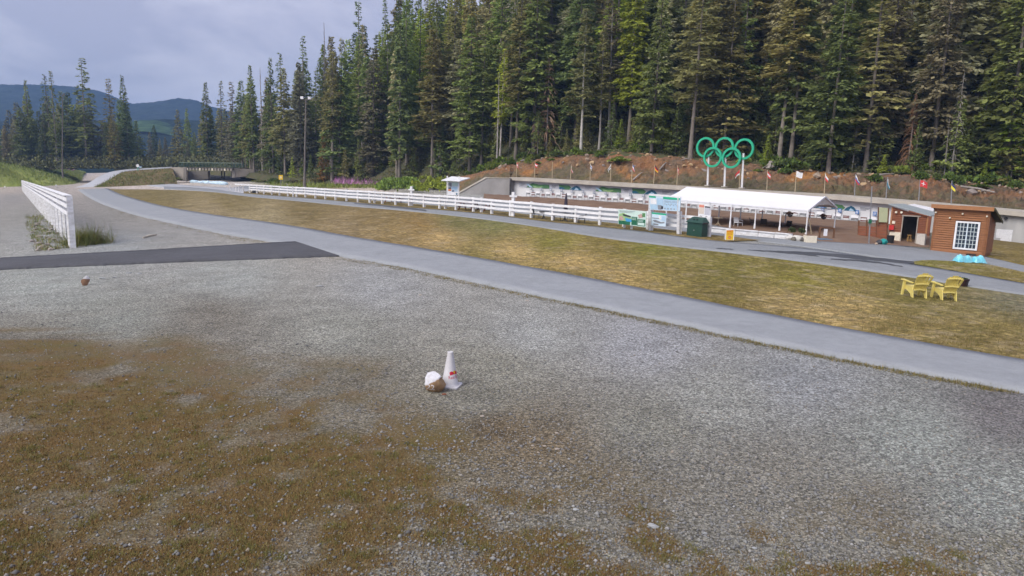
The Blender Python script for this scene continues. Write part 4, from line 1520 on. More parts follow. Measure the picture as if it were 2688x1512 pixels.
# ------------------------------------------------------------------ thirty shooting targets and the striped boards between
TX = [1386.4, 1412.6, 1438.8, 1466, 1494, 1523, 1552, 1583, 1615.4, 1647.4, 1681.4, 1716, 1752, 1790, 1822, 1860, 1899, 1938, 1979.5, 2021, 2065, 2108, 2153, 2198, 2244, 2290]
TY = [(1386, 504), (1681, 523.6), (1790, 532), (2152, 561), (2290, 574.6)]
for k, x in enumerate(TX):
    y = pl(x, TY)
    c = on_wall(x, y, -.25)
    gz = on_wall(x, pl(x, [(1340, 514.5), (1500, 524), (1690, 536), (1880, 552), (2050, 565), (2290, 584)]), -.25).z - .5
    t = empty('shooting_target', Vector((c.x, c.y, gz)), label=f'white-topped black shooting target, {ORD[k]} along the range wall from the wing wall', cat='target', group='targets along the range wall')
    mb = MB()
    mb.box(c + Vector((0, 0, .05)), (.74, .12, .30), math.atan2(WD.y, WD.x))
    mb.build('cover', M_WHITE, t)
    mb = MB()
    mb.box(c + Vector((0, 0, -.21)) + WN * .05, (.62, .08, .22), math.atan2(WD.y, WD.x))
    pnl = mb.build('target_plate', M_BLACK2, t)
    mb = MB()
    for i in range(5):
        q = c + Vector((0, 0, -.21)) + WE * (i - 2) * .115 - WN * .005
        mb.tube([q, q - WN * .012], [.04, .04], 8)
    mb.build('bullseye', M_WHITE, pnl)
    for s in (-1, 1):
        mb = MB()
        f0 = c + WE * s * .33
        mb.bar(Vector((f0.x, f0.y, gz)), f0 + Vector((0, 0, -.1)), .05, .05, up=(1, 0, 0))
        mb.build('leg', M_GREY, t)
    mb = MB()
    nc = c + WN * .6 + Vector((0, 0, .52))
    mb.box(nc, (.36, .03, .42), math.atan2(WD.y, WD.x), 0)
    mb.box(nc - WN * .03 - WE * .06, (.05, .02, .28), math.atan2(WD.y, WD.x), 1)
    mb.box(nc - WN * .03 + WE * .06, (.05, .02, .28), math.atan2(WD.y, WD.x), 1)
    mb.bar(nc + Vector((0, 0, -.2)), c + WN * .6 + Vector((0, 0, -.1)), .03, .03, 1, up=(1, 0, 0))
    mb.build('number_board', [M_BLUE if x > 1890 else mat('slate_plate', (.22, .25, .33), (.18, .21, .28)), M_WHITE], t)
for k, (x0, x1) in enumerate(zip(TX, TX[1:])):
    x = (x0 + x1) / 2
    y = pl(x, TY) + 3
    c = on_wall(x, y, -.1)
    t = empty('lane_marker', Vector((c.x, c.y, gz)), label=f'small red-brown and white striped board, {ORD[k]} between targets from the wing wall', cat='marker', group='striped boards between targets')
    for i in range(3):
        mb = MB()
        mb.box(c + Vector((0, 0, .14 - i * .15)), (.60, .05, .10), math.atan2(WD.y, WD.x))
        mb.build('slat', M_REDW if (i + k) % 3 != 1 else M_WHITE_OLD, t)
    mb = MB()
    for s in (-1, 1):
        p = c + WE * s * .27 + WN * .05
        mb.bar(Vector((p.x, p.y, c.z - 1.1)), p + Vector((0, 0, .2)), .05, .05, up=(1, 0, 0))
    mb.build('stand', M_STEEL, t)

# ------------------------------------------------------------------ flags along the roof
def cloth(name, cols):
    return [mat(f'flag_{c}', v, rough=.7, scale=6) for c, v in cols]


FC = {'red': (.60, .05, .05), 'white': (.72, .72, .74), 'blue': (.05, .10, .36), 'gold': (.70, .42, .03), 'black': (.02, .02, .02), 'yellow': (.72, .62, .06), 'teal': (.03, .20, .30), 'dblue': (.05, .06, .14)}
FLAGS = [  # x base, y base, x top, y top, bands top to bottom, droop (0 hangs, 1 flies), side, words
    (1355.3, 464, 1356.5, 424, ('red', 'white', 'red'), .45, 1, 'red flag with white band, nearest the wing wall'),
    (1403.5, 465, 1404.5, 424.5, ('red', 'white', 'red'), .7, 1, 'red and white flag, second from the wing wall'),
    (1449.5, 467.5, 1450.5, 424.5, (), 0, 1, 'bare flagpole, third from the wing wall'),
    (1497, 470.5, 1500, 432, ('white', 'red'), .12, 1, 'limp white and red flag, fourth from the wing wall'),
    (1549, 472.5, 1550, 426.5, ('white', 'blue', 'white'), .3, 1, 'white flag with blue, fifth from the wing wall'),
    (1601.5, 475.5, 1604.5, 428.5, ('white', 'black', 'white'), .25, -1, 'white flag with a dark centre, sixth from the wing wall'),
    (1657.5, 478.5, 1660.5, 429.5, ('blue', 'white', 'red'), .4, 1, 'blue, white and red flag, seventh from the wing wall'),
    (1716, 480.5, 1719, 432.5, ('black', 'red', 'gold'), .6, 1, 'black, red and gold flag, eighth from the wing wall'),
    (1777, 484, 1779, 434, ('red', 'white', 'red'), .12, 1, 'limp red and white flag just before the rings'),
    (1941, 494, 1943, 443, ('red', 'red', 'white'), .4, -1, 'red flag behind the rightmost post of the rings'),
    (2013.5, 497, 2015, 446, ('red', 'white', 'red'), .45, 1, 'red flag with white cross bands, first after the rings'),
    (2087, 506, 2090.5, 448.7, ('white', 'white', 'white'), .9, 1, 'white flag flying out, second after the rings'),
    (2164, 512, 2166.5, 452.5, ('white', 'red'), .35, 1, 'white and red flag above the tent gable'),
    (2243.5, 517, 2246, 457.5, ('white', 'blue', 'red'), .4, 1, 'white, blue and red flag behind the wooden screen'),
    (2326, 523, 2330, 465, ('white', 'teal', 'teal'), .14, 1, 'limp white and teal flag above the open-door hut'),
    (2412, 529, 2415.5, 471, ('red', 'red', 'red'), .8, 1, 'red flag with white cross above the open-door hut'),
    (2497.7, 536, 2499, 474, ('dblue', 'yellow'), .35, 1, 'dark blue and yellow flag above the window hut')]
for fx, fy, tx, ty, bands, fly, side, words in FLAGS:
    Y = wall_Y(fx, 3.2)
    b = at(fx, fy, Y)
    tp = at(tx, ty, Y)
    t = empty('flagpole', b, label=words, cat='flag', group='flags along the range roof')
    mb = MB()
    mb.tube([b - Vector((0, 0, .5)), tp], [.055, .045], 8)
    mb.build('pole', M_POLEW if fx < 2300 and fx != 2243.5 else M_STEEL, t)
    if not bands:
        continue
    Lf, Hf = .95, .66
    nu, nv = 9, 3 * len(bands)
    o = WE * (.955 * side) - WN * .3
    rows = []
    sag = (1 - fly) * 1.35
    for j in range(nv + 1):
        v = j / nv
        r = []
        for i in range(nu + 1):
            u = i / nu
            reach = Lf * u * (.25 + .75 * fly)
            drop = sag * (u ** 1.1) * .85 * (1 - .35 * v)
            wav = .09 * math.sin(6.5 * u + 2.2 * v + fx) * u
            r.append(tp + o * reach + WN * wav * (1.6 - fly) + Vector((0, 0, -.06 - Hf * v - drop + .05 * math.sin(5 * u + fx))))
        rows.append(r)
    mb = MB()
    for k in range(len(bands)):
        mb.grid(rows[k * 3:k * 3 + 4], k)
    fl = mb.build('flag_cloth', [mat('flag_' + c, FC[c], rough=.7, scale=6) for c in bands], t, smooth=True)
    if 'white cross' in words:
        mb = MB()
        for (i0, i1, j0, j1) in ((4, 5, 2, 7), (2, 7, 4, 5)):
            mb.grid([[rows[j][i] - WN * .02 for i in range(i0, i1 + 1)] for j in range(j0, j1 + 1)])
        mb.build('cross', mat('flag_white', FC['white'], rough=.7, scale=6), fl)

# ------------------------------------------------------------------ the five rings
RINGC = [(1850.4, 386.6), (1900, 386.8), (1951.7, 390.9), (1872.4, 412.8), (1921.9, 414.7)]
Yr = wall_Y(1900, 1.6)
pc = at(1900, 400, Yr)
t = empty('ring_sign', at(1897, 491, Yr), label='five large interlocking green rings on white posts on the range roof', cat='sign')
for k, (x, y) in enumerate(RINGC):
    u = ray(x, y).x
    # the plane of the rings runs along the wall
    s = (u * pc.y - pc.x) / (WD.x - u * WD.y)
    Y = pc.y + WD.y * s
    c = at(x, y, Y) + WN * (.16 if k < 3 else -.16)
    R1, w = 1.10, .25
    mb = MB()
    pts = []
    N = 48
    vs, fs = [], []
    for i in range(N):
        a = 2 * math.pi * i / N
        d = WE * math.cos(a) + Vector((0, 0, 1)) * math.sin(a)
        for rr, dd in ((R1 - w / 2, -.11), (R1 + w / 2, -.11), (R1 + w / 2, .11), (R1 - w / 2, .11)):
            vs.append(c + d * rr + WN * dd)
    for i in range(N):
        j = (i + 1) % N
        for e in range(4):
            f = (e + 1) % 4
            fs.append((i * 4 + e, i * 4 + f, j * 4 + f, j * 4 + e))
    mb.add(vs, fs)
    mb.build('ring', M_TEAL, t)
for x0, y0, x1, y1 in ((1853.3, 488, 1856.5, 405), (1897.6, 491.5, 1901, 410), (1943.6, 494.5, 1948, 402)):
    u = ray(x0, y0).x
    s = (u * pc.y - pc.x) / (WD.x - u * WD.y)
    Y = pc.y + WD.y * s
    a, b = at(x0, y0, Y), at(x1, y1, Y)
    mb = MB()
    mb.bar(a + WN * .35, b + WN * .35, .18, .18, up=(1, 0, 0))
    p = mb.build('post', M_WHITE, t)
    mb = MB()
    mb.box(a + WN * .35 + Vector((0, 0, .06)), (.55, .55, .12), math.atan2(WD.y, WD.x))
    mb.build('base_plate', M_CONC, p)

# ------------------------------------------------------------------ fences
def rail_run(pts, zs, off, w, h, m, parent, name='rail'):
    for z in zs:
        for a, b in zip(pts, pts[1:]):
            mb = MB()
            mb.bar(a + off + Vector((0, 0, z)), b + off + Vector((0, 0, z)), w, h)
            mb.build(name, m, parent)


FP = [(604, 501), (620, 504), (628, 504), (638.5, 506), (656.3, 507.7), (674.7, 508.5), (693, 510.5), (713.5, 512), (734, 514), (756, 516), (770, 517.5), (778.6, 518), (802, 519), (828, 521.7),
      (854, 524), (881, 526), (910, 529), (939.7, 531.4), (970.7, 533.5), (983.4, 534), (1003.7, 536.5), (1038.7, 539), (1074.5, 541.5), (1113, 545), (1154, 548.8), (1169, 549.5), (1197, 552.6), (1242.7, 557),
      (1263.5, 558.7), (1290.7, 563), (1340, 568.6), (1394.5, 573.3), (1450.4, 580), (1510.6, 585.7), (1573.7, 592.5), (1637.7, 597.5), (1700, 604), (1781, 614), (1860, 623)]
t = empty('white_rail_fence', gp(1290, 563), label='long white three-rail fence between the second track and the range', cat='fence')
FW = [gp(*p) for p in FP]
for i, p in enumerate(FW):
    d = ((FW[min(i + 1, len(FW) - 1)] - FW[max(i - 1, 0)])).normalized()
    mb = MB()
    H = (1.40 if i > 3 else .95) + random.uniform(-.02, .04)
    w = .19 if i < len(FW) - 1 else .24
    ln_ = Vector((random.uniform(-.03, .03), random.uniform(-.03, .03), 0))
    mb.hexa([p + ln_ * (z > 0) + d * a * w / 2 + Vector((-d.y, d.x, 0)) * b * w / 2 + Vector((0, 0, z)) for z in (-.2, H) for a, b in ((-1, -1), (1, -1), (1, 1), (-1, 1))])
    mb.build('post', M_WHITE_OLD, t)
main = [FW[k] for k in range(1, len(FW)) if k not in (2, 3, 10, 19, 25, 28)]
for i, (a, b) in enumerate(zip(main, main[1:])):
    d = (b - a).normalized()
    off = Vector((d.y, -d.x, 0)) * .125
    for z in ((1.28, .93, .58) if i > 0 else (1.28,)):
        mb = MB()
        j0, j1 = random.uniform(-.012, .012), random.uniform(-.012, .012)
        mb.bar(a + off - d * .04 + Vector((0, 0, z + j0)), b + off + d * .04 + Vector((0, 0, z + j1 + .001)), .045, .185)
        mb.build('rail', M_WHITE, t)
# tall posts with cross boards standing at the fence
for x, y, yt, lab in ((1080, 541, 489, 'tall white post with cross board at the fence beside the thicket'), (1346, 569, 504, 'tall white post with cross board at the fence before the end of the range wall')):
    p = gp(x, y)
    H = at(x, yt, p.y).z - p.z
    q = empty('cross_post', p, label=lab, cat='post', group='tall posts at the fence')
    mb = MB()
    mb.box(p + Vector((0, 0, H / 2 - .1)), (.26, .2, H + .2), -.5)
    mb.build('post', M_WHITE_OLD, q)
    mb = MB()
    mb.box(p + Vector((0, -.14, H - .35)), (.66, .06, .16), -.3)
    mb.build('cross_board', M_WHITE, q)

# tall fence on the left
na, fb = gp(192, 651), gp(60, 500)
hn = at(192, 514, na.y).z - na.z
hf = at(57, 473.5, fb.y).z - fb.z
t = empty('white_board_fence', na, label='tall white board fence running off into the distance beside the gravel', cat='fence')
d = (fb - na)
Ln = Vector((d.x, d.y, 0)).length
d = Vector((d.x, d.y, 0)).normalized()
sd_ = Vector((-d.y, d.x, 0))
sd_ = sd_ if sd_.x < 0 else -sd_
n = int(Ln / 3.7)
LP = []
for k in range(n + 1):
    f = k / n
    p = ground(na.lerp(fb, f))
    H = hn + (hf - hn) * f
    LP.append((p, H))
    w = .27 if k == 0 else .19
    mb = MB()
    mb.hexa([p + d * a * w * .4 + sd_ * b * w / 2 + Vector((0, 0, z)) for z in (-.3, H - .04) for a, b in ((-1, -1), (1, -1), (1, 1), (-1, 1))])
    mb.build('post', M_WHITE_OLD, t)
    if k < n:
        mb = MB()
        mb.bar(p + sd_ * .12 + d * .35 + Vector((0, 0, -.1)), p + sd_ * .12 + d * .35 + Vector((0, 0, H * .62)), .16, .05, up=(0, 1, 0))
        mb.build('backing_board', M_WHITE_OLD, t)
for k in range(0, n, 2):
    (a, ha), (b, hb) = LP[k], LP[min(k + 2, n)]
    for z in (.925, .80, .66):
        mb = MB()
        mb.bar(a + sd_ * .14 + Vector((0, 0, ha * z + random.uniform(-.01, .01))), b + sd_ * .14 + Vector((0, 0, hb * z)), .05, .072 * ha)
        mb.build('rail', M_WHITE, t)
    mb = MB()
    mb.bar(a + sd_ * .05 + Vector((0, 0, ha)), b + sd_ * .05 + Vector((0, 0, hb)), .34, .05)
    mb.build('cap_board', M_WHITE, t)

# ------------------------------------------------------------------ info kiosk with small roof
Yk = 88.0
b = ground(at(1189, 520, Yk))
t = empty('info_kiosk', b, label='white notice kiosk under a small slanting roof beside the wing wall', cat='kiosk')
pn = panel_px((1175, 478), (1203, 478.5), (1203, 512), (1175, 512), Yk, Yk - .6)
mb = MB()
pn.slab(mb, .08)
bd = mb.build('board', M_WHITE, t)
mb = MB()
pn.rect(mb, .06, .04, .38, .36, .004, 0)
pn.rect(mb, .42, .02, .98, .30, .004, 1)
pn.rect(mb, .06, .40, .34, .52, .004, 2)
pn.rect(mb, .06, .54, .34, .68, .004, 3)
pn.rect(mb, .38, .34, .94, .60, .004, 4)
pn.rect(mb, .40, .63, .62, .74, .004, 5)
pn.rect(mb, .66, .64, .94, .72, .004, 4)
pn.rect(mb, .80, .84, .92, .98, .004, 5)
mb.build('print', [M_GREY, M_MINT, M_DARK, M_ORG, M_SKYB, M_BLU], bd)
for u in (-.05, 1.05):
    mb = MB()
    p = pn.q(u, 0, -.03)
    mb.bar(Vector((p.x, p.y, b.z - .2)), p + Vector((0, 0, .75)), .14, .14, up=(1, 0, 0))
    mb.build('post', M_WHITE_OLD, t)
r = [at(1158.2, 472.5, Yk - 1.2), at(1207.4, 474.5, Yk - 1.6), at(1234, 466.5, Yk + 1.0), at(1186.4, 462.8, Yk + 1.4)]
mb = MB()
mb.prism(r, Vector((0, 0, -.10)))
mb.build('roof', M_WHITE, t)
mb = MB()
mb.bar(pn.q(-.1, -.14), pn.q(1.1, -.14), .1, .25)
mb.build('header_board', M_CONCG, t)

# ------------------------------------------------------------------ info boards at the fence
b0, b1 = gp(1707, 606.5), gp(1782, 616)
t = empty('info_board', b0.lerp(b1, .5), label='large white framed course map board with pale blue panels at the fence', cat='sign board')
Y0, Y1 = b0.y - .3, b1.y - .3
for x, yb, yt in ((1704.5, 606.5, 509), (1711, 606, 552), (1779.5, 615, 517), (1785.5, 614, 555)):
    Y = Y0 + (Y1 - Y0) * (x - 1707) / 75 + (.35 if x in (1711, 1785.5) else 0)
    mb = MB()
    a, c = at(x, yb + 2, Y), at(x + 1.5, yt, Y)
    mb.bar(a, c, .16, .16, up=(1, 0, 0))
    mb.build('post', M_WHITE_OLD, t)
pn = panel_px((1703.5, 509), (1787, 516.5), (1784, 555), (1706, 550.5), Y0 - .12, Y1 - .12)
mb = MB()
pn.slab(mb, .06)
bd = mb.build('upper_panel', M_PALEB, t)
mb = MB()
pn.rect(mb, 0, -.02, 1.0, .10, .006, 0)
pn.rect(mb, .0, .11, .22, .22, .006, 1)
pn.rect(mb, .46, .09, .98, .24, .008, 1)
pn.rect(mb, .04, .30, .24, .62, .006, 2)
pn.rect(mb, .26, .22, .46, .80, .006, 3)
pn.rect(mb, .03, .66, .26, .96, .006, 3)
pn.rect(mb, .28, .66, .40, .95, .010, 4)
pn.poly(mb, [(.38, .9), (.41, .68), (.46, .75), (.45, .92)], .012, 5)
pn.rect(mb, .49, .28, .70, .94, .006, 3)
pn.rect(mb, .72, .28, .96, .94, .006, 3)
for i in range(8):
    pn.rect(mb, .51 + .055 * i, .52 + .05 * (i % 2), .53 + .055 * i, .60 + .05 * (i % 2), .012, 4)
for i in range(4):
    pn.rect(mb, .50 + .1 * i, .82, .54 + .1 * i, .90, .012, 4)
    pn.rect(mb, .50, .34 + .035 * i, .64 + .05 * (i % 3), .35 + .035 * i, .012, 6)
    pn.rect(mb, .74, .34 + .035 * i, .90 + .02 * (i % 3), .35 + .035 * i, .012, 6)
mb.build('print', [M_WHITE, M_TEAL, M_WHITE, M_SKYB, M_GREY, M_DARK, M_GREY], bd)
pn = panel_px((1711, 557), (1749.5, 561.5), (1747, 595), (1709.5, 591), Y0 - .1, Y0 - .1 + (Y1 - Y0) * .5)
mb = MB()
pn.slab(mb, .05)
bd = mb.build('lower_panel', M_PALEB, t)
mb = MB()
pn.rect(mb, 0, 0, 1, .12, .006, 0)
pn.rect(mb, .05, .40, .65, .46, .006, 1)
pn.poly(mb, [(.5, .2), (.62, .18), (.66, .5), (.52, .5)], .006, 2)
pn.poly(mb, [(.1, .6), (.3, .55), (.7, .68), (.9, .62), (.92, .74), (.6, .8), (.2, .72)], .008, 1)
pn.rect(mb, .15, .84, .5, .94, .006, 1)
pn.rect(mb, .72, .2, .95, .55, .006, 3)
mb.build('print', [M_TEAL, M_GREY, M_WHITE, M_SKYB], bd)

g0, g1 = gp(1638, 600), gp(1657, 602)
pn = panel_px((1623, 549.5), (1696.5, 555), (1694.5, 597), (1622.5, 589.5), g0.y - .3, g1.y - 2.2)
t = empty('trail_sign', g0, label='green and white illustrated trail sign fixed on the white fence', cat='sign board')
mb = MB()
pn.poly(mb, [(0, 0), (1, 0), (1, 1), (.45, .97), (.45, .95), (0, .97)][::-1], -.04, 0, .04)
bd = mb.build('panel', M_MINT, t)
mb = MB()
pn.rect(mb, .02, .72, .45, .95, .006, 0)
pn.poly(mb, [(.04, .28), (.2, .2), (.42, .38), (.5, .55), (.3, .72), (.03, .7)], .006, 1)
pn.poly(mb, [(.16, .26), (.46, .36), (.48, .46), (.2, .40)], .010, 2)
pn.poly(mb, [(.05, .45), (.15, .4), (.22, .68), (.05, .68)], .010, 3)
pn.poly(mb, [(.26, .52), (.5, .58), (.5, .74), (.3, .74)], .012, 4)
pn.rect(mb, .50, .40, .70, .92, .014, 0)
pn.rect(mb, .71, .52, .98, .94, .010, 0)
pn.rect(mb, .73, .74, .96, .90, .014, 5)
pn.rect(mb, .87, .12, .97, .36, .012, 6)
pn.poly(mb, [(.72, .28), (.84, .16), (.9, .4), (.76, .46)], .010, 3)
for i in range(3):
    pn.rect(mb, .05, .06 + .05 * i, .62 - .1 * i, .08 + .05 * i, .006, 7)
    pn.rect(mb, .52, .46 + .06 * i, .66, .48 + .06 * i, .019, 5)
    pn.rect(mb, .74, .57 + .05 * i, .92, .59 + .05 * i, .015, 5)
mb.build('print', [M_DGRN, M_LGRN, M_DARK, mat('print_rose', (.45, .25, .22), (.5, .4, .38), scale=9), M_CYAN, M_MINT, M_GRN, M_GREY], bd)
for x, y in ((1638, 600), (1657, 603)):
    mb = MB()
    p = gp(x, y)
    mb.bar(p + Vector((0, -.1, -.1)), p + Vector((0, -.1, 1.2)), .2, .16, up=(1, 0, 0))
    mb.build('post', M_WHITE_OLD, t)

p0 = gp(1862, 624)
pn = panel_px((1834.5, 534), (1865.5, 537.5), (1862, 603), (1833, 600), p0.y + .9, p0.y + .5)
t = empty('notice_board', ground(pn.q(.5, 1)), label='narrow white notice board with red and grey posters at the end of the fence', cat='sign board')
mb = MB()
pn.slab(mb, .05)
bd = mb.build('panel', M_WHITE, t)
mb = MB()
pn.rect(mb, .03, .02, .46, .40, .006, 0)
pn.rect(mb, .03, .05, .46, .14, .010, 1)
pn.rect(mb, .52, .08, .97, .42, .006, 2)
pn.rect(mb, .52, .08, .97, .13, .010, 3)
for i in range(2):
    for j in range(4):
        pn.rect(mb, .10 + .5 * i, .48 + .12 * j, .32 + .45 * i, .54 + .12 * j, .006, 3)
mb.build('print', [mat('print_cream', (.66, .58, .52), (.6, .52, .46)), mat('print_salmon', (.68, .25, .18), (.6, .2, .15)), mat('print_lilac', (.5, .5, .56), (.44, .44, .5)), M_DARK], bd)
for u in (.02, .98):
    mb = MB()
    p = pn.q(u, 1, -.08)
    mb.bar(Vector((p.x, p.y, g(p.x, p.y) - .1)), pn.q(u, 0, -.08), .1, .1, up=(1, 0, 0))
    mb.build('post', M_WHITE_OLD, t)

# ------------------------------------------------------------------ bear-proof bin
a, b = gp(1802, 619.5), gp(1841, 624.5)
ex = Vector(((b - a).x, (b - a).y, 0)).normalized()
ey = Vector((-ex.y, ex.x, 0))
ey = ey if ey.y > 0 else -ey
W = (b - a).length
t = empty('waste_bin', a.lerp(b, .5), label='dark green bear-proof waste bin with hipped lid beside the fence', cat='bin')
M_BIN = mat('bin_green', (0.014, 0.058, 0.040), (0.011, 0.047, 0.034), scale=3, rough=0.45, spec=.5)
z1 = 1.0
mb = MB()
mb.hexa([a + Vector((0, 0, .06)), b + Vector((0, 0, .06)), b + ey * .62 + Vector((0, 0, .06)), a + ey * .62 + Vector((0, 0, .06)),
         a + Vector((0, 0, z1)), b + Vector((0, 0, z1)), b + ey * .62 + Vector((0, 0, z1)), a + ey * .62 + Vector((0, 0, z1))])
bd = mb.build('body', M_BIN, t)
up = Vector((0, 0, z1))
lo = [a - ex * .06 - ey * .08 + up, b + ex * .06 - ey * .08 + up, b + ex * .06 + ey * .68 + up, a - ex * .06 + ey * .68 + up]
hi = [a + ex * .14 + ey * .3 + up + Vector((0, 0, .30)), b - ex * .14 + ey * .3 + up + Vector((0, 0, .30)), b - ex * .14 + ey * .55 + up + Vector((0, 0, .34)), a + ex * .14 + ey * .55 + up + Vector((0, 0, .34))]
mb = MB()
mb.hexa([p + Vector((0, 0, -.05)) for p in lo] + [p + Vector((0, 0, .005)) for p in lo])
mb.hexa([p + Vector((0, 0, .005)) for p in lo] + hi)
ld = mb.build('lid', M_BIN, t)
for s in (.36, .58):
    mb = MB()
    c = a.lerp(b, s) + ey * .10 + up + Vector((0, 0, .19))
    mb.box(c, (.10, .08, .05), math.atan2(ex.y, ex.x))
    mb.build('handle', M_BLACK2, ld)
mb = MB()
c = b + ex * .03 + ey * .2 + up + Vector((0, 0, -.02))
mb.tube([c - ey * .2, c + ex * .12 - ey * .1, c + ex * .12 + ey * .2], .05, 8)
mb.build('side_handle', M_BLACK2, t)
mb = MB()
c = a.lerp(b, .48) - ey * .012 + Vector((0, 0, z1 * .45))
mb.tube([c + ey * .01, c - ey * .01], [.035, .035], 12)
mb.build('latch', M_STEEL, bd)
mb = MB()
for q in (a + ex * .1 + ey * .1, b - ex * .1 + ey * .1, b - ex * .1 + ey * .5, a + ex * .1 + ey * .5):
    mb.box(q + Vector((0, 0, .02)), (.12, .12, .12), math.atan2(ex.y, ex.x))
mb.build('feet', M_BLACK2, t)

# ------------------------------------------------------------------ yellow sandwich board and small yellow signs
a, b = gp(1903.5, 631.5), gp(1926, 632.8)
pn = panel_px((1905, 602.5), (1928, 601), (1926.5, 632.5), (1903, 631), a.y + .06, a.y)
t = empty('sandwich_board', a.lerp(b, .5), label='yellow A-frame sign with a white rim before the tent', cat='sign')
mb = MB()
pn.slab(mb, .03)
bd = mb.build('front_panel', M_WHITE, t)
mb = MB()
pn.rect(mb, .10, .08, .90, .92, .005, 0)
pn.rect(mb, .12, .10, .88, .20, .010, 1)
for i in range(4):
    pn.rect(mb, .2, .26 + .07 * i, .8 - .06 * (i % 2), .285 + .07 * i, .010, 1)
pn.poly(mb, [(.5 + .17 * math.cos(k * math.pi / 8), .70 + .12 * math.sin(k * math.pi / 8)) for k in range(16)], .010, 1)
pn.rect(mb, .38, .685, .62, .715, .015, 2)
mb.build('print', [M_YEL, M_ORG, M_WARMW], bd)
mb = MB()
mb.prism([pn.q(0, 0, -.04), pn.q(1, 0, -.04), pn.q(1, 1, -.42), pn.q(0, 1, -.42)], Vector((0, .02, 0)))
mb.build('rear_panel', M_WHITE, t)

for x, y0, y1, w, yb, lab in ((737, 459.5, 471.5, 10.5, 489, 'yellow square sign on a post behind the long fence'), (667.5, 450, 459.5, 5, 474, 'narrow yellow sign on a post near the footbridge')):
    p = gp(x, yb)
    t = empty('yellow_sign', p, label=lab, cat='sign')
    pn = panel_px((x - w / 2, y0), (x + w / 2, y0 + .2), (x + w / 2, y1), (x - w / 2, y1 - .2), p.y, p.y)
    mb = MB()
    pn.slab(mb, .04)
    bd = mb.build('plate', M_YEL, t)
    mb = MB()
    pn.rect(mb, .3, .3, .7, .7, .01)
    mb.build('symbol', M_WARMW, bd)
    mb = MB()
    mb.bar(p + Vector((0, .06, -.2)), at(x, y1, p.y) + Vector((0, .06, .1)), .08, .08, up=(1, 0, 0))
    mb.build('post', M_STEEL, t)

# round sign on the ramp
p = at(362.5, 449.5, 196)
t = empty('round_sign', p, label='round white sign on a post beside the ramp road', cat='sign')
mb = MB()
mb.tube([p, at(361.5, 433, 196)], .1, 6)
mb.build('post', M_TEAL, t)
c = at(361.5, 435, 195.8)
mb = MB()
mb.tube([c, c + Vector((0, -.06, 0))], [.42, .42], 16)
mb.build('disc', M_WHITE, t)
mb = MB()
c = at(368, 438.5, 195.8)
mb.box(c, (.8, .06, .3))
mb.build('side_plate', M_SKYB, t)

# black easel before the fence
a, b = gp(659.5, 507.5), gp(668.5, 508)
t = empty('black_board', a.lerp(b, .5), label='black sandwich board leaning at the far part of the fence', cat='sign')
pn = panel_px((664, 497.5), (675, 498), (672, 508), (659, 507.5), a.y, b.y)
mb = MB()
pn.slab(mb, .04)
mb.build('front_panel', M_BLACK2, t)
mb = MB()
mb.prism([pn.q(0, 0, -.05), pn.q(1, 0, -.05), pn.q(1, 1, -.6), pn.q(0, 1, -.6)], Vector((0, .03, 0)))
mb.build('rear_panel', M_BLACK2, t)


# ------------------------------------------------------------------ party tent at the firing line
FR = gp(2114.5, 621)
FLx = gp(1752, 580.5)
zE = at(2121, 551.6, FR.y).z
Yb = FR.y
for k in range(80):                                     # back right eave: same height, farther off
    Yb += .1
    if at(2195, 545.7, Yb).z <= zE:
        break
Yb = min(Yb, FR.y + 4.6)
eFR = at(2121, 551.6, FR.y)
eBR = at(2195, 545.7, Yb)
eFL = at(1746, 520.5, FLx.y)
bv = eBR - eFR
eBL = eFL + Vector((bv.x, bv.y, 0))
rR = at(2164, 516.6, (FR.y + Yb) / 2)
rL = at(1803, 490.2, (eFL.y + eBL.y) / 2)
t = empty('party_tent', FR.lerp(FLx, .5), label='long white open-sided party tent at the firing line', cat='tent')
NS = 24
def sag_row(a, b, amp, n=NS):
    return [a.lerp(b, i / n) + Vector((0, 0, -amp * abs(math.sin(math.pi * i / n * 5)))) for i in range(n + 1)]
mb = MB()
A_, R_, B_ = sag_row(eFL, eFR, .015), sag_row(rL, rR, .01), sag_row(eBL, eBR, .015)
mid1 = [a.lerp(b, .5) - Vector((0, 0, .07)) for a, b in zip(A_, R_)]
mid2 = [a.lerp(b, .5) - Vector((0, 0, .07)) for a, b in zip(B_, R_)]
mb.grid([A_, mid1, R_])
mb.grid([R_, mid2, B_])
mb.build('roof', M_TENT, t, smooth=False)
mb = MB()
n = 150
off = (eFR - eFL).cross(Vector((0, 0, 1))).normalized() * .03
off = off if off.y < 0 else -off
rows = [[], []]
for i in range(n + 1):
    p = eFL.lerp(eFR, i / n) + off + Vector((0, 0, -.015 * abs(math.sin(math.pi * i / n * 5))))
    rows[0].append(p)
    rows[1].append(p + Vector((0, 0, -.20 - .07 * abs(math.sin(math.pi * i / n * 26)))))
mb.grid(rows)
mb.build('valance', M_TENT, t)
mb = MB()
k = Vector((.02, -.02, 0))
gc = [eFR.lerp(rR, .0) + k, rR + k, eBR + k, eBR.lerp(eFR, .33) + Vector((0, 0, .32)) + k, eBR.lerp(eFR, .67) + Vector((0, 0, .32)) + k]
mb.prism(gc, k * .5)
mb.build('gable', M_GABLE_SHADED, t)
mb = MB()
mb.bar(eFR + k * 2, rR + k * 2, .10, .12)
mb.bar(rR + k * 2, eBR + k * 2, .10, .12)
mb.build('gable_edge', M_TENT, t)
posts = [(FR, eFR), (gp(2045, 613), None), (gp(1980, 605.4), None), (gp(1915.7, 599), None), (gp(1857, 592.5), None), (gp(1799, 586), None), (FLx, eFL)]
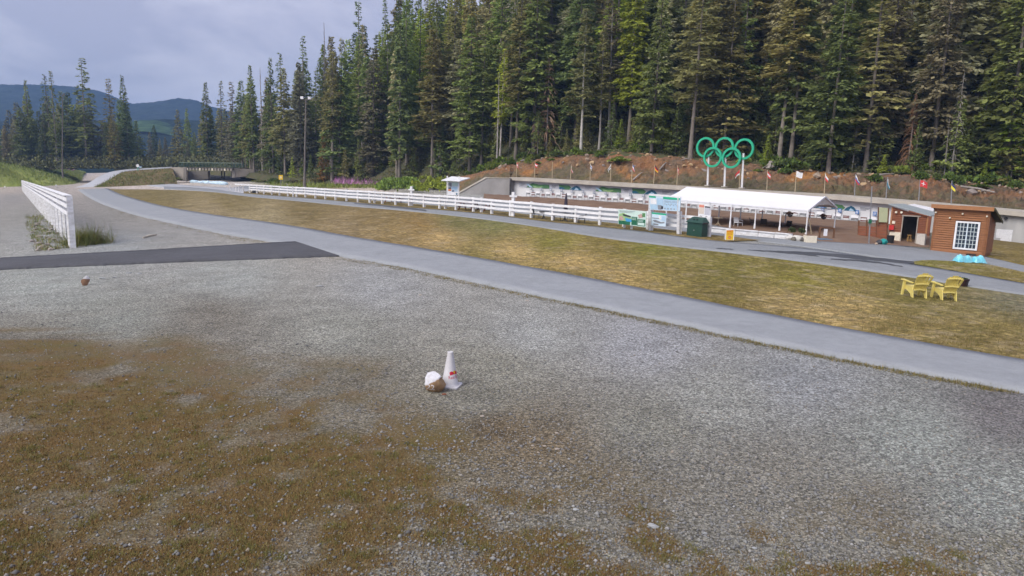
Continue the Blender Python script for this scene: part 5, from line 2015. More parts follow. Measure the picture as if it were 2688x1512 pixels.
for p, e in posts:
    if e is None:
        f = (p.x - FLx.x) / (FR.x - FLx.x)
        e = eFL.lerp(eFR, f)
        e = Vector((p.x, p.y, e.z))
    for base, top in ((p, e), (p + Vector((bv.x, bv.y, 0)), e + Vector((bv.x, bv.y, 0)))):
        mb = MB()
        b0 = ground(base, -.1)
        mid = b0.lerp(top, .3)
        mb.tube([b0, mid, b0.lerp(top, .32), top], [.085, .075, .055, .055], 8)
        mb.build('pole', M_WHITE, t)
mb = MB()
mb.bar(eFR.lerp(eFL, 0) + Vector((0, 0, -.12)), eFL + Vector((0, 0, -.12)), .06, .06)
mb.bar(eBR + Vector((0, 0, -.12)), eBL + Vector((0, 0, -.12)), .06, .06)
mb.bar(eFR + Vector((0, 0, -.1)), eBR + Vector((0, 0, -.1)), .06, .06)
mb.build('frame', M_WHITE, t)

# low white benches before the tent
seg = [(1866, 611), (1930, 617), (1990, 622), (2032, 626), (2076, 631)]
for k, (p, q) in enumerate(zip(seg, seg[1:])):
    a, b = gp(*p), gp(*q)
    t = empty('white_barrier', a, label=f'low white weathered barrier block before the tent, {ORD[k]} from the waste bin', cat='barrier', group='white barrier blocks before the tent')
    d = (b - a).normalized()
    s_ = Vector((-d.y, d.x, 0)) * .28
    s_ = s_ if s_.y > 0 else -s_
    h = .36 + .03 * math.sin(k * 3)
    mb = MB()
    b2 = b - d * .04
    mb.hexa([a + Vector((0, 0, -.03)), b2 + Vector((0, 0, -.03)), b2 + s_ + Vector((0, 0, -.03)), a + s_ + Vector((0, 0, -.03)), a + Vector((0, 0, h)), b2 + Vector((0, 0, h)), b2 + s_ + Vector((0, 0, h)), a + s_ + Vector((0, 0, h))])
    mb.build('block', M_WHITE_OLD, t)
    mb = MB()
    mb.bar(a + s_ * .5 + Vector((0, 0, h + .03)), b2 + s_ * .5 + Vector((0, 0, h + .03)), .42, .06)
    mb.build('top_board', M_WHITE_OLD, t)

# planter, stones and pots at the tent corner
a, b = gp(2116, 637.5), gp(2144, 639.5)
t = empty('stone_planter', a.lerp(b, .5), label='beige rough concrete planter block at the corner of the tent', cat='planter')
mb = MB()
W = (b - a).length
c = a.lerp(b, .5) + Vector((0, .3, 0))
mb.hexa([c + Vector((sx * W / 2 * (1.0 if z else .93), sy * .3, z)) for z in (-.05, .5) for sx, sy in ((-1, -1), (1, -1), (1, 1), (-1, 1))])
mb.build('trough', M_WARMW, t)
mb = MB()
mb.box(c + Vector((0, 0, .49)), (W * .86, .46, .06))
mb.build('soil', M_DIRT, t)
for k, (x, y, r, col, lab) in enumerate(((2074, 631, .34, (.62, .6, .57), 'white stone at the end of the barrier blocks'), (2094, 633, .36, (.60, .58, .54), 'pale stone beside the concrete planter'), (2108, 635, .25, (.10, .09, .08), 'dark stone touching the concrete planter'),
                                         (2084, 633, .22, (.16, .14, .11), 'brown stone between two pale stones'))):
    o = MB().blob(gp(x, y) + Vector((0, 0, r * .55)), (r * 1.15, r, r * .85), 30 + k, .3).build('stone', mat(f'corner_stone_{k}', col, tuple(v * .7 for v in col), scale=4, bump=.5), origin=gp(x, y))
    tag(o, lab, 'stone')
for k, (x, y) in enumerate(((2078, 624), (2103, 627))):
    o = shrub(gp(x, y) + Vector((0, 0, .3)), .28, .55, (.07, .09, .04), ['small potted plant above the end of the barrier blocks', 'small potted plant behind the pale stones'][k], name='plant')

# furniture under the tent and by the fence
def chair_mesh(m_frame, m_seat, label, p, rz, name='patio_chair', h=.86):
    t = empty(name, p, rz, label, 'chair')
    mb = MB()
    for sx in (-.24, .24):
        for sy in (-.22, .22):
            pass
    for sx in (-.24, .24):
        for sy in (-.22, .22):
            l = MB()
            l.tube([(sx * 1.06, sy * 1.1, 0), (sx, sy, .43)], .017, 6)
            l.build('leg', m_frame, t, local=True)
    mb.box((0, 0, .44), (.50, .48, .035))
    mb.build('seat', m_seat, t, local=True)
    mb = MB()
    mb.hexa([(-.25, .21, .46), (.25, .21, .46), (.25, .24, .46), (-.25, .24, .46), (-.25, .31, h), (.25, .31, h), (.25, .34, h), (-.25, .34, h)])
    mb.build('backrest', m_seat, t, local=True)
    for s in (-1, 1):
        mb = MB()
        mb.tube([(s * .27, -.2, .43), (s * .27, -.2, .64), (s * .27, .26, .65)], .017, 6)
        mb.build('armrest', m_frame, t, local=True)
    return t


def round_table(m, label, p, r=.45, h=.72):
    t = empty('patio_table', p, 0, label, 'table')
    mb = MB()
    mb.lathe((0, 0, h - .03), [(r * .97, 0), (r, .01), (r, .03)], 20)
    mb.build('tabletop', m, t, local=True)
    mb = MB()
    mb.tube([(0, 0, .1), (0, 0, h)], .03, 8)
    mb.build('column', m, t, local=True)
    for k in range(4):
        a = k * math.pi / 2 + .5
        mb = MB()
        mb.tube([(0, 0, .32), (math.cos(a) * .2, math.sin(a) * .2, .12), (math.cos(a) * .36, math.sin(a) * .36, .01)], .018, 6)
        mb.build('leg', m, t, local=True)
    return t


M_IRON = mat('dark_wrought_iron', (.055, .058, .07), (.04, .042, .05), scale=5, rough=.6)
M_WICK = mat('dark_brown_wicker', (.07, .055, .045), (.04, .035, .03), scale=20, rough=.8)
for x, y, rz, lab in ((1408, 575, 1.3, 'grey metal patio chair behind the fence, farthest one from the info board'), (1463, 580, 1.5, 'dark metal patio chair behind the fence next to the umbrella table'),
                      (1499, 584, -1.2, 'dark metal patio chair on the other side of the umbrella table'), (1527, 587.5, -1.6, 'dark metal patio chair behind the fence, nearest the info board')):
    chair_mesh(M_IRON, M_IRON, lab, gp(x, y), rz)
round_table(M_IRON, 'dark metal patio table behind the fence between two chairs', gp(1427, 577))
tb = gp(1482, 582)
round_table(M_IRON, 'dark metal patio table under the folded umbrella behind the fence', tb)
t = empty('folded_umbrella', tb + Vector((.05, .05, 0)), label='folded dark patio umbrella standing in a table behind the fence', cat='umbrella')
mb = MB()
mb.tube([(0, 0, .03), (0, 0, 2.3)], .02, 8)
mb.build('pole', M_IRON, t, local=True)
mb = MB()
mb.lathe((0, 0, .95), [(.04, 0), (.17, .04), (.15, .35), (.12, .8), (.05, 1.28), (.02, 1.34)], 10)
mb.build('canopy', mat('dark_plum_cloth', (.05, .04, .06), (.035, .03, .045), scale=6), t, local=True)
for x, y, rz, m1, m2, lab in ((1976, 598, 1.2, M_WICK, M_WICK, 'dark wicker chair under the tent beside a pole'), (2003, 601, 2.8, M_WICK, M_WICK, 'dark wicker chair under the tent before the low table'),
                              (2064, 607, -1.0, M_WICK, M_WICK, 'dark wicker chair under the tent by the last bay'), (1937, 598, .4, M_WHITE, M_WHITE, 'white plastic chair under the tent')):
    chair_mesh(m1, m2, lab, gp(x, y), rz, 'garden_chair')
round_table(M_WICK, 'dark low round table under the tent', gp(2031, 604), .6, .6)
round_table(mat('pale_wood', (.5, .42, .3), (.42, .34, .24)), 'small pale wooden table under the tent near the bin', gp(1884, 593), .4, .7)
# hanging baskets at the tent
for x, y, lab in ((2074, 564, 'hanging flower basket at the tent front'), (2162, 570, 'dark hanging flower basket at the tent gable')):
    Y = FR.y + (1.0 if x < 2100 else 2.2)
    p = at(x, y, Y)
    t = empty('hanging_basket', p, label=lab, cat='plant')
    mb = MB()
    mb.lathe(p + Vector((0, 0, -.18)), [(.06, 0), (.17, .08), (.2, .2)], 12)
    mb.build('basket', M_DARK, t)
    o = link('foliage', SHR[1], t, (0, 0, -.05))
    o.scale = (.3, .3, .35)
    o.color = (.11, .06, .04, 1)
    mb = MB()
    mb.bar(p, p + Vector((0, 0, zE - p.z - .05)), .012, .012, up=(1, 0, 0))
    mb.build('chain', M_DARK, t)
# plain timber H-frame, not a gate, and blue mats under the gable
a, b = gp(2150, 629), gp(2187, 631)
t = empty('wooden_frame', a.lerp(b, .5), label='brown wooden frame with a white sheet beside the tent', cat='frame')
M_BROWN = mat('brown_timber', (.17, .085, .045), (.13, .065, .035), scale=6, rough=.85)
h = at(2151, 597, a.y).z - a.z
for p in (a, b):
    mb = MB()
    mb.bar(p + Vector((0, 0, -.05)), p + Vector((0, 0, h)), .1, .1, up=(1, 0, 0))
    mb.build('post', M_BROWN, t)
mb = MB()
mb.bar(a + Vector((0, 0, h)), b + Vector((0, 0, h)), .1, .1)
mb.build('beam', M_BROWN, t)
c = a.lerp(b, .38) + Vector((0, -.06, h * .62))
mb = MB()
mb.box(c, (.26, .03, .5))
mb.build('sheet', M_WHITE, t)
mb = MB()
a, b = gp(2150, 631.5), gp(2186, 634)
o = mb.hexa([a, b, b + Vector((.1, .9, 0)), a + Vector((.1, .9, 0)), a + Vector((0, 0, .13)), b + Vector((0, 0, .13)), b + Vector((.1, .9, .13)), a + Vector((.1, .9, .13))]).build('shooting_mat', mat('slate_blue_mat', (.13, .19, .26), (.10, .15, .21), scale=4), origin=a)
tag(o, 'slate blue shooting mats stacked below the wooden frame', 'mat')
p0, p1 = gp(2131, 621), at(2124, 573, gp(2131, 621).y)
tag(MB().tube([p0, p1], [.045, .04], 8).build('wooden_pole', M_POLEW, origin=p0), 'pale wooden pole leaning at the tent gable', 'pole')

# picnic tables
def picnic(p, rz, label):
    t = empty('picnic_table', p, rz, label, 'table', 'picnic tables behind the fence')
    for k in range(4):
        mb = MB()
        mb.box((0, (k - 1.5) * .19, .74), (1.9, .17, .045))
        mb.build('top_plank', M_REDW, t, local=True)
    for s in (-1, 1):
        mb = MB()
        mb.box((0, s * .72, .44), (1.9, .24, .045))
        mb.build('bench', M_REDW, t, local=True)
        for e in (-.7, .7):
            mb = MB()
            mb.bar((e, s * .62, 0), (e, s * .2, .72), .05, .1, up=(1, 0, 0))
            mb.build('leg', M_REDW, t, local=True)
    for e in (-.7, .7):
        mb = MB()
        mb.bar((e + .05, -.8, .40), (e + .05, .8, .40), .045, .1)
        mb.build('crossbeam', M_REDW, t, local=True)
    return t


picnic(gp(1229, 552.5), -.55, 'red-brown picnic table behind the fence, next to the kiosk')
picnic(gp(1264, 553.5), -.55, 'red-brown picnic table behind the fence, half hidden by posts before the wing wall')
picnic(gp(1032, 532), -.55, 'red-brown picnic table far along the fence near the thicket')

# ------------------------------------------------------------------ huts
def siding(name, m, P0, P1, z0, z1, zt, boards, parent, out, skip=None, th=.035):
    """horizontal boards on the wall from P0 to P1; z0: foot, z1/zt: top at P0 and at P1; skip: (u0, u1, za, zb) opening"""
    L = (P1 - P0)
    h = (max(z1, zt) - z0) / boards
    for k in range(boards):
        a0, a1 = z0 + k * h, z0 + (k + 1) * h - .022
        runs = [(0.0, 1.0)]
        if skip and a1 > skip[2] and a0 < skip[3]:
            runs = [(0.0, skip[0]), (skip[1], 1.0)]
        # where the top slopes, boards stop at the slope
        for u0, u1 in runs:
            def top(u):
                return z1 + (zt - z1) * u
            if a0 >= max(top(u0), top(u1)):
                continue
            if min(top(u0), top(u1)) < a0:
                if zt < z1:
                    u1 = u0 + (u1 - u0) * (top(u0) - a0) / max(1e-6, top(u0) - top(u1))
                else:
                    u0 = u1 - (u1 - u0) * (top(u1) - a0) / max(1e-6, top(u1) - top(u0))
            if u1 - u0 < .01:
                continue
            p, q = P0 + L * u0, P0 + L * u1
            t0, t1 = min(a1, top(u0)), min(a1, top(u1))
            mb = MB()
            mb.hexa([Vector((p.x, p.y, a0)) + out * (th + .035), Vector((q.x, q.y, a0)) + out * (th + .035), Vector((q.x, q.y, a0)), Vector((p.x, p.y, a0)),
                     Vector((p.x, p.y, t0)) + out * th * .35, Vector((q.x, q.y, t1)) + out * th * .35, Vector((q.x, q.y, t1)), Vector((p.x, p.y, t0))])
            mb.build(name, m, parent)


M_CEDAR = mat('brown_stained_boards', (.315, .140, .062), (.235, .100, .045), scale=3, rough=.75, bump=.3, bscale=12, stretch=(.5, .5, 4))
M_CEDAR2 = mat('red_stained_boards', (.255, .092, .048), (.190, .068, .036), scale=3, rough=.75, bump=.3, bscale=12, stretch=(.5, .5, 4))
M_FASC = mat('brown_fascia', (.36, .17, .075), (.31, .14, .062), scale=3, rough=.7)
M_GLASS = mat('dark_window_glass', (.035, .05, .075), (.02, .03, .045), scale=1.2, rough=.08, spec=.8)
M_ROOFM = mat('grey_metal_roof', (.36, .40, .41), (.31, .35, .36), scale=2, rough=.45, metal=.2)

# --- window hut
fl = at(2443, 657.4, 49.0)
e1 = Vector((.72, -.694, 0))
w = 3.1
fr_ = fl + e1 * w
fr_.z = at(2573.4, 671, fr_.y).z
e2 = Vector((.694, .72, 0))
dep = 2.4
z0, zl, zr = fl.z, at(2452, 543.7, fl.y).z, at(2580, 554, fr_.y).z
zt = (zl + zr) / 2
zb = (fl.z + fr_.z) / 2
t = empty('window_hut', Vector(((fl.x + fr_.x) / 2, (fl.y + fr_.y) / 2, zb)), label='brown board-clad hut with a large white lattice window', cat='hut')
F0, F1 = Vector((fl.x, fl.y, zb)), Vector((fr_.x, fr_.y, zb))
zback = zt - .75
core = MB()
i_ = .03
core.hexa([F0 + (e1 + e2) * i_ + Vector((0, 0, -.3)), F1 + (e2 - e1) * i_ + Vector((0, 0, -.3)), F1 + e2 * dep - (e1 + e2) * i_ + Vector((0, 0, -.3)), F0 + e2 * dep + (e1 - e2) * i_ + Vector((0, 0, -.3)),
           F0 + (e1 + e2) * i_ + Vector((0, 0, zt - zb)), F1 + (e2 - e1) * i_ + Vector((0, 0, zt - zb)), F1 + e2 * dep - (e1 + e2) * i_ + Vector((0, 0, zback - zb)), F0 + e2 * dep + (e1 - e2) * i_ + Vector((0, 0, zback - zb))])
core.build('wall', M_CEDAR, t)
# window position on the front (u along, z)
wp = [at(x, y, fl.y + (fr_.y - fl.y) * (x - 2443) / 130) for x, y in ((2508, 579), (2571, 585), (2564, 659), (2501, 652))]
u0 = ((wp[0] + wp[3]) / 2 - F0).dot(e1) / w
u1 = ((wp[1] + wp[2]) / 2 - F0).dot(e1) / w
za, zb2 = (wp[2].z + wp[3].z) / 2, (wp[0].z + wp[1].z) / 2
siding('siding_board', M_CEDAR, F0, F1, zb + .12, zt - .25, zt - .25, 17, t, -e2, skip=(u0 - .01, u1 + .01, za, zb2))
siding('siding_board', M_CEDAR, F1, F1 + e2 * dep, zb + .12, zt - .1, zback - .1, 17, t, e1)
siding('siding_board', M_CEDAR, F0 + e2 * dep, F0, zb + .12, zback - .1, zt - .1, 17, t, -e1)
mb = MB()
mb.bar(F0 - e2 * .04 + Vector((0, 0, zt - zb - .15)), F1 - e2 * .04 + Vector((0, 0, zt - zb - .15)), .05, .30)
mb.build('frieze_board', M_CEDAR, t)
for q in (F0 - e2 * .035 + e1 * .03, F1 - e2 * .035 - e1 * .03, F1 + e1 * .035 + e2 * .05):
    mb = MB()
    mb.bar(q + Vector((0, 0, 0)), q + Vector((0, 0, zt - zb - .1)), .09, .09, up=(1, 0, 0))
    mb.build('corner_board', M_CEDAR, t)
mb = MB()
mb.bar(F0 - e2 * .05 + Vector((0, 0, 0)), F1 - e2 * .05 + Vector((0, 0, 0)), .06, .26)
mb.build('base_board', M_CEDAR, t)
# window
wo = -e2 * .05
wn_ = empty('window', F0 + e1 * w * (u0 + u1) / 2 + Vector((0, 0, za - zb)))
wn_.location = wn_.location - t.location
wn_.parent = t
W0, W1 = F0 + e1 * w * u0 + wo, F0 + e1 * w * u1 + wo
W0.z = W1.z = 0
mb = MB()
mb.hexa([W0 + Vector((0, 0, za)), W1 + Vector((0, 0, za)), W1 - wo * .5 + Vector((0, 0, za)), W0 - wo * .5 + Vector((0, 0, za)), W0 + Vector((0, 0, zb2)), W1 + Vector((0, 0, zb2)), W1 - wo * .5 + Vector((0, 0, zb2)), W0 - wo * .5 + Vector((0, 0, zb2))])
mb.build('glass', M_GLASS, wn_)
mb = MB()
fw = .11
o2 = wo * .5
for p, q in ((W0 + Vector((0, 0, za + fw / 2)), W1 + Vector((0, 0, za + fw / 2))), (W0 + Vector((0, 0, zb2 - fw / 2)), W1 + Vector((0, 0, zb2 - fw / 2)))):
    mb.bar(p + o2, q + o2, .06, fw)
for p in (W0 + e1 * fw / 2, W1 - e1 * fw / 2):
    mb.bar(p + o2 * 1.05 + Vector((0, 0, za + fw)), p + o2 * 1.05 + Vector((0, 0, zb2 - fw)), fw, .06, up=e2)
mb.build('frame', M_WHITE, wn_)
Wm = W0.lerp(W1, .5)
mb = MB()
mb.bar(Wm + o2 * .9 + Vector((0, 0, za + fw)), Wm + o2 * .9 + Vector((0, 0, zb2 - fw)), .07, .05, up=e2)
mb.build('mullion', mat('pale_blue_white', (.60, .68, .74), (.55, .63, .70)), wn_)
M_MUN = mat('muntin_grey', (.50, .56, .58), (.44, .5, .52))
for side in (0, 1):
    S0 = W0 + e1 * fw if side == 0 else Wm + e1 * .035
    S1 = Wm - e1 * .035 if side == 0 else W1 - e1 * fw
    for k in (1, 2):
        p = S0.lerp(S1, k / 3)
        mb = MB()
        mb.bar(p + o2 * .75 + Vector((0, 0, za + fw)), p + o2 * .75 + Vector((0, 0, zb2 - fw)), .035, .03, up=e2)
        mb.build('muntin', M_MUN, wn_)
    for k in range(1, 6):
        z = za + fw + (zb2 - za - 2 * fw) * k / 6
        mb = MB()
        mb.bar(S0 + o2 * .7 + Vector((0, 0, z)), S1 + o2 * .7 + Vector((0, 0, z)), .03, .035)
        mb.build('muntin', M_MUN, wn_)
# roof
ra, rb_ = F0 - e1 * .22 - e2 * .32 + Vector((0, 0, zt - zb + .12)), F1 + e1 * .32 - e2 * .32 + Vector((0, 0, zt - zb + .10))
rc, rd = F1 + e1 * .32 + e2 * (dep + .45) + Vector((0, 0, zback - zb - .12)), F0 - e1 * .22 + e2 * (dep + .45) + Vector((0, 0, zback - zb - .12))
mb = MB()
mb.hexa([ra, rb_, rc, rd] + [p + Vector((0, 0, .10)) for p in (ra, rb_, rc, rd)])
rf = mb.build('roof', M_BLACK2, t)
mb = MB()
mb.bar(ra - e2 * .03 + Vector((0, 0, .0)), rb_ - e2 * .03 + Vector((0, 0, .0)), .05, .26)
mb.build('fascia', M_FASC, rf)
mb = MB()
mb.bar(rb_ + e1 * .03 + Vector((0, 0, .03)), rc + e1 * .03 + Vector((0, 0, .03)), .05, .16)
mb.build('verge_board', mat('dark_olive_trim', (.09, .085, .03), (.07, .06, .03)), rf)
for u, dz in ((.30, .62), (.53, .30), (.98, .38), (.02, .30)):
    mb = MB()
    p = F0 + e1 * w * u - e2 * .10 + Vector((0, 0, zt - zb - dz))
    mb.tube([p, p - e2 * .1], [.06, .05], 10)
    mb.build('lamp', M_WARMW, t)
mb = MB()
mb.box(F0.lerp(F1, .80) - e2 * .35 + Vector((0, 0, -.02)), (.5, .4, .14), math.atan2(e1.y, e1.x))
mb.build('step', M_BLACK2, t)

# --- open-door hut
YD = 53.5
h0 = at(2332, 637, YD)
ex = Vector((.86, -.51, 0))
ey = Vector((.51, .86, 0))
wd = 2.35
G0 = Vector((h0.x, h0.y, h0.z))
G1 = G0 + ex * wd
ztl, ztr = at(2336, 541, G0.y).z, at(2405, 566.5, G1.y).z
t = empty('door_hut', G0.lerp(G1, .5), label='red-brown board hut with an open doorway and white lower wall', cat='hut')
dp = 1.9
zf = G0.z
zw = zf + (ztr - zf) * .40
du0, du1 = .34, .73
zd = zf + (ztl - zf) * .745
mb = MB()
# inside: back and side walls and floor
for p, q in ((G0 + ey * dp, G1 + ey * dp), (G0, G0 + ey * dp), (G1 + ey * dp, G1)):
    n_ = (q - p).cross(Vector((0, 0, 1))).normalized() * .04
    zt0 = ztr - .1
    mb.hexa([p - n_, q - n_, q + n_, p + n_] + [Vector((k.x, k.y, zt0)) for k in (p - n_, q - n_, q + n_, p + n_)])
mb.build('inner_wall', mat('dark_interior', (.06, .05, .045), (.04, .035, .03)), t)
# front wall pieces (around the doorway)
for name, m, u0_, u1_, a_, b_ in (('lower_wall', M_WHITE_OLD, 0, du0, zf - .1, zw), ('lower_wall', M_WHITE_OLD, du1, 1, zf - .1, zw)):
    mb = MB()
    p, q = G0 + ex * wd * u0_, G0 + ex * wd * u1_
    mb.hexa([Vector((k.x, k.y, a_)) for k in (p - ey * .04, q - ey * .04, q, p)] + [Vector((k.x, k.y, b_)) for k in (p - ey * .04, q - ey * .04, q, p)])
    mb.build(name, M_WARMW if u0_ == 0 else mat('off_white_panel', (.60, .57, .53), (.52, .49, .46)), t)
mb = MB()
for u0_, u1_, za_ in ((0, du0, zw), (du1, 1, zw), (du0, du1, zd)):
    p, q = G0 + ex * wd * u0_, G0 + ex * wd * u1_
    t0, t1 = ztl + (ztr - ztl) * u0_ - .06, ztl + (ztr - ztl) * u1_ - .06
    mb.hexa([Vector((k.x, k.y, za_)) for k in (p, q, q + ey * .04, p + ey * .04)] + [Vector((p.x, p.y, t0)), Vector((q.x, q.y, t1)), Vector((q.x, q.y, t1)) + ey * .04, Vector((p.x, p.y, t0)) + ey * .04])
mb.build('front_wall', M_CEDAR2, t)
siding('siding_board', M_CEDAR2, G0, G1, zw, ztl - .05, ztr - .05, 14, t, -ey, skip=(du0 - .03, du1 + .03, zw, zd + .06))
siding('siding_board', M_CEDAR2, G1, G1 + ey * dp * .9, zw, ztr - .05, ztr - .15, 11, t, ex)
mb = MB()
p, q = G1 + ex * .02, G1 + ex * .02 + ey * dp * .9
mb.hexa([Vector((k.x, k.y, zf - .1)) for k in (p + ex * .03, q + ex * .03, q, p)] + [Vector((k.x, k.y, zw)) for k in (p + ex * .03, q + ex * .03, q, p)])
mb.build('side_lower_wall', mat('grey_white_panel', (.46, .45, .45), (.36, .35, .36), scale=2), t)
for u in (du0 - .015, du1 + .015):
    p = G0 + ex * wd * u - ey * .06
    mb = MB()
    mb.bar(Vector((p.x, p.y, zf)), Vector((p.x, p.y, zd)), .07, .06, up=ey)
    mb.build('door_jamb', mat('grey_trim', (.36, .31, .27), (.3, .26, .22)), t)
p, q = G0 + ex * wd * (du0 - .05) - ey * .06, G0 + ex * wd * (du1 + .08) - ey * .06
mb = MB()
mb.bar(Vector((p.x, p.y, zd + .05)), Vector((q.x, q.y, zd + .05)), .08, .08)
mb.build('door_head', MATS['grey_trim'], t)
for q in (G0 - ey * .04, G1 - ey * .045 + ex * .02):
    mb = MB()
    ztq = ztl if q.x < G0.lerp(G1, .5).x else ztr
    mb.bar(Vector((q.x, q.y, zw)), Vector((q.x, q.y, ztq - .05)), .10, .07, up=ey)
    mb.build('corner_board', MATS['brown_fascia'], t)
ra = Vector((G0.x, G0.y, ztl)) - ex * .28 - ey * .25 + Vector((0, 0, .10))
rb_ = Vector((G1.x, G1.y, ztr)) + ex * .20 - ey * .25 + Vector((0, 0, .0))
rc = rb_ + ey * 2.6 + ex * .9
rd = ra + ey * 2.6 + ex * .9
mb = MB()
mb.prism([ra, rb_, rc, rd], Vector((0, 0, .07)))
mb.build('roof', M_ROOFM, t)
for u in (.12, .27):
    mb = MB()
    p = G0 + ex * wd * u - ey * .08
    p.z = ztl - .42
    mb.tube([p, p - ey * .14], [.07, .085], 10)
    mb.build('floodlight', M_WARMW, t)
mb = MB()
p = G0 + ex * wd * .08 - ey * .05
mb.box(Vector((p.x, p.y, zf + 1.55)), (.2, .05, .2), math.atan2(ex.y, ex.x))
mb.build('notice', M_WARMW, t)
mb = MB()
mb.box(Vector((p.x, p.y, zf + 1.16)) - ex * .1 - ey * .08, (.32, .2, .36), math.atan2(ex.y, ex.x))
mb.build('red_box', M_RED, t)
# white roof of a shed behind
sh = [at(2383, 539, 60), at(2450, 556, 57), at(2452, 548, 60.5), at(2400, 537, 63)]
t2 = empty('shed', ground(sh[0].lerp(sh[2], .5)), label='small shed with a white roof behind the open-door hut', cat='shed')
mb = MB()
mb.prism(sh, Vector((0, 0, .06)))
mb.build('roof', M_WHITE, t2)
mb = MB()
lo_ = [Vector((p.x, p.y, g(p.x, p.y) - .2)) for p in sh]
mb.hexa([l.lerp(sum(lo_, Vector()) / 4, .1) for l in lo_] + [Vector((l.x, l.y, p.z - .02)) for l, p in zip([l.lerp(sum(lo_, Vector()) / 4, .1) for l in lo_], sh)])
mb.build('wall', M_CEDAR2, t2)
# stool in the doorway
p = G0 + ex * wd * .56 + ey * .45
p.z = zf + .01
t = empty('wooden_stool', p, label='wooden stool standing in the hut doorway', cat='stool')
M_STOOL = mat('light_wood', (.45, .27, .10), (.38, .22, .08), scale=6)
mb = MB()
mb.lathe((0, 0, .60), [(.15, 0), (.16, .02), (.15, .045)], 14)
mb.build('seat', M_STOOL, t, local=True)
for k in range(4):
    a = k * math.pi / 2 + .6
    mb = MB()
    mb.tube([(math.cos(a) * .2, math.sin(a) * .2, 0), (math.cos(a) * .1, math.sin(a) * .1, .6)], .02, 6)
    mb.build('leg', M_STOOL, t, local=True)
mb = MB()
for k in range(4):
    a, b = k * math.pi / 2 + .6, (k + 1) * math.pi / 2 + .6
    mb.tube([(math.cos(a) * .16, math.sin(a) * .16, .25), (math.cos(b) * .16, math.sin(b) * .16, .25)], .014, 6)
mb.build('rungs', M_STOOL, t, local=True)
# bin, bags by the hut
p = gp(2336, 641)
t = empty('black_bin', p, label='black open bin at the corner of the open-door hut', cat='bin')
mb = MB()
mb.lathe(p, [(.17, 0), (.22, .02), (.25, .62)], 14)
mb.build('body', M_BLACK2, t)
mb = MB()
mb.lathe(p + Vector((0, 0, .6)), [(.27, 0), (.275, .04), (.25, .045)], 14)
mb.build('rim', M_BLACK2, t)
p = gp(2317, 642.5)
o = MB().blob(p + Vector((0, 0, .2)), (.36, .25, .26), 51, .2).build('teal_bag', mat('teal_nylon', (.02, .30, .28), (.015, .22, .21), scale=5, rough=.5), origin=p)
tag(o, 'teal nylon bag lying before the wooden screen', 'bag')
p = gp(2308, 642)
o = MB().blob(p + Vector((0, 0, .16)), (.24, .2, .2), 52, .2).build('dark_bag', M_DARK, origin=p)
tag(o, 'dark bag with white top next to the teal bag', 'bag')
p = gp(2301, 643.5)
tag(MB().blob(p + Vector((0, 0, .08)), (.14, .12, .12), 53, .3).build('stone', mat('tan_stone', (.42, .32, .24), (.34, .26, .2)), origin=p), 'small tan stone beside the bags', 'stone')

# wooden screen with green panel, and the slim pole before it
sY = 54.0
t = empty('wooden_screen', at(2290, 639, sY), label='brown plank screen wall beside the open-door hut', cat='screen')
pn = panel_px((2253, 578), (2329, 583), (2328, 640), (2251, 637), sY + .8, sY - .3)
for k in range(3):
    a, b = [(0, .30), (.30, .64), (.64, 1)][k]
    for j in range(7):
        mb = MB()
        y0, y1 = (.0 if k == 2 else .25) + (1 - (.0 if k == 2 else .25)) * j / 7, (.0 if k == 2 else .25) + (1 - (.0 if k == 2 else .25)) * (j + 1) / 7 - .012
        pn.rect(mb, a + .01, y0, b - .01, y1, 0, 0, .03)
        mb.build('plank', M_CEDAR2, t)
for u in (0.02, .30, .64, .99):
    mb = MB()
    mb.bar(pn.q(u, 1.0, -.03), pn.q(u, -.05 if u > .1 else 0, -.03), .1, .08, up=(0, 1, 0))
    mb.build('post', M_BROWN, t)
pn2 = panel_px((2308, 544), (2331, 546), (2329, 584), (2306.5, 583), sY - .15, sY - .4)
mb = MB()
pn2.slab(mb, .04)
mb.build('green_panel', mat('sage_panel', (.40, .42, .27), (.36, .38, .24), scale=2), t)
mb = MB()
mb.bar(pn2.q(-.06, 1.2, -.05), pn2.q(-.06, 0, -.05), .09, .09, up=(0, 1, 0))
mb.bar(pn2.q(1.06, 1.2, -.05), pn2.q(1.06, 0, -.05), .09, .09, up=(0, 1, 0))
mb.build('panel_posts', M_BROWN, t)
p = gp(2280.5, 640.5)
t = empty('wind_pole', p, label='tall thin pole before the wooden screen', cat='pole')
mb = MB()
mb.tube([p, at(2289, 489, p.y)], [.055, .035], 8)
mb.build('pole', M_STEEL, t)
mb = MB()
mb.box(at(2284, 581, p.y - .08), (.2, .1, .3))
mb.build('box', M_DGRN, t)

# cyan plastic covers before the window hut
M_CYANP = mat('cyan_plastic', (.10, .52, .66), (.30, .68, .76), scale=8, rough=.35, spec=.5)
for k, (xa, xb, y) in enumerate(((2512, 2557, 691), (2557, 2588, 693))):
    a, b = gp(xa, y), gp(xb, y + 1)
    t = empty('blue_cover', a.lerp(b, .5), label=['larger bright cyan plastic sheet heaped before the window hut', 'smaller bright cyan plastic sheet at the corner of the window hut'][k], cat='cover')
    d = (b - a)
    rows = []
    for j in range(7):
        v = j / 6
        r = []
        for i in range(13):
            u = i / 12
            h = .42 * math.sin(math.pi * min(1, u * 1.05)) ** .5 * (math.sin(math.pi * v) ** .6) * (1 + .25 * math.sin(9 * u + k)) + random.uniform(0, .05)
            r.append(ground(a + d * u + Vector((.1, .75 * v, 0)), .05 + h))
        rows.append(r)
    MB().grid(rows).build('sheet', M_CYANP, t)
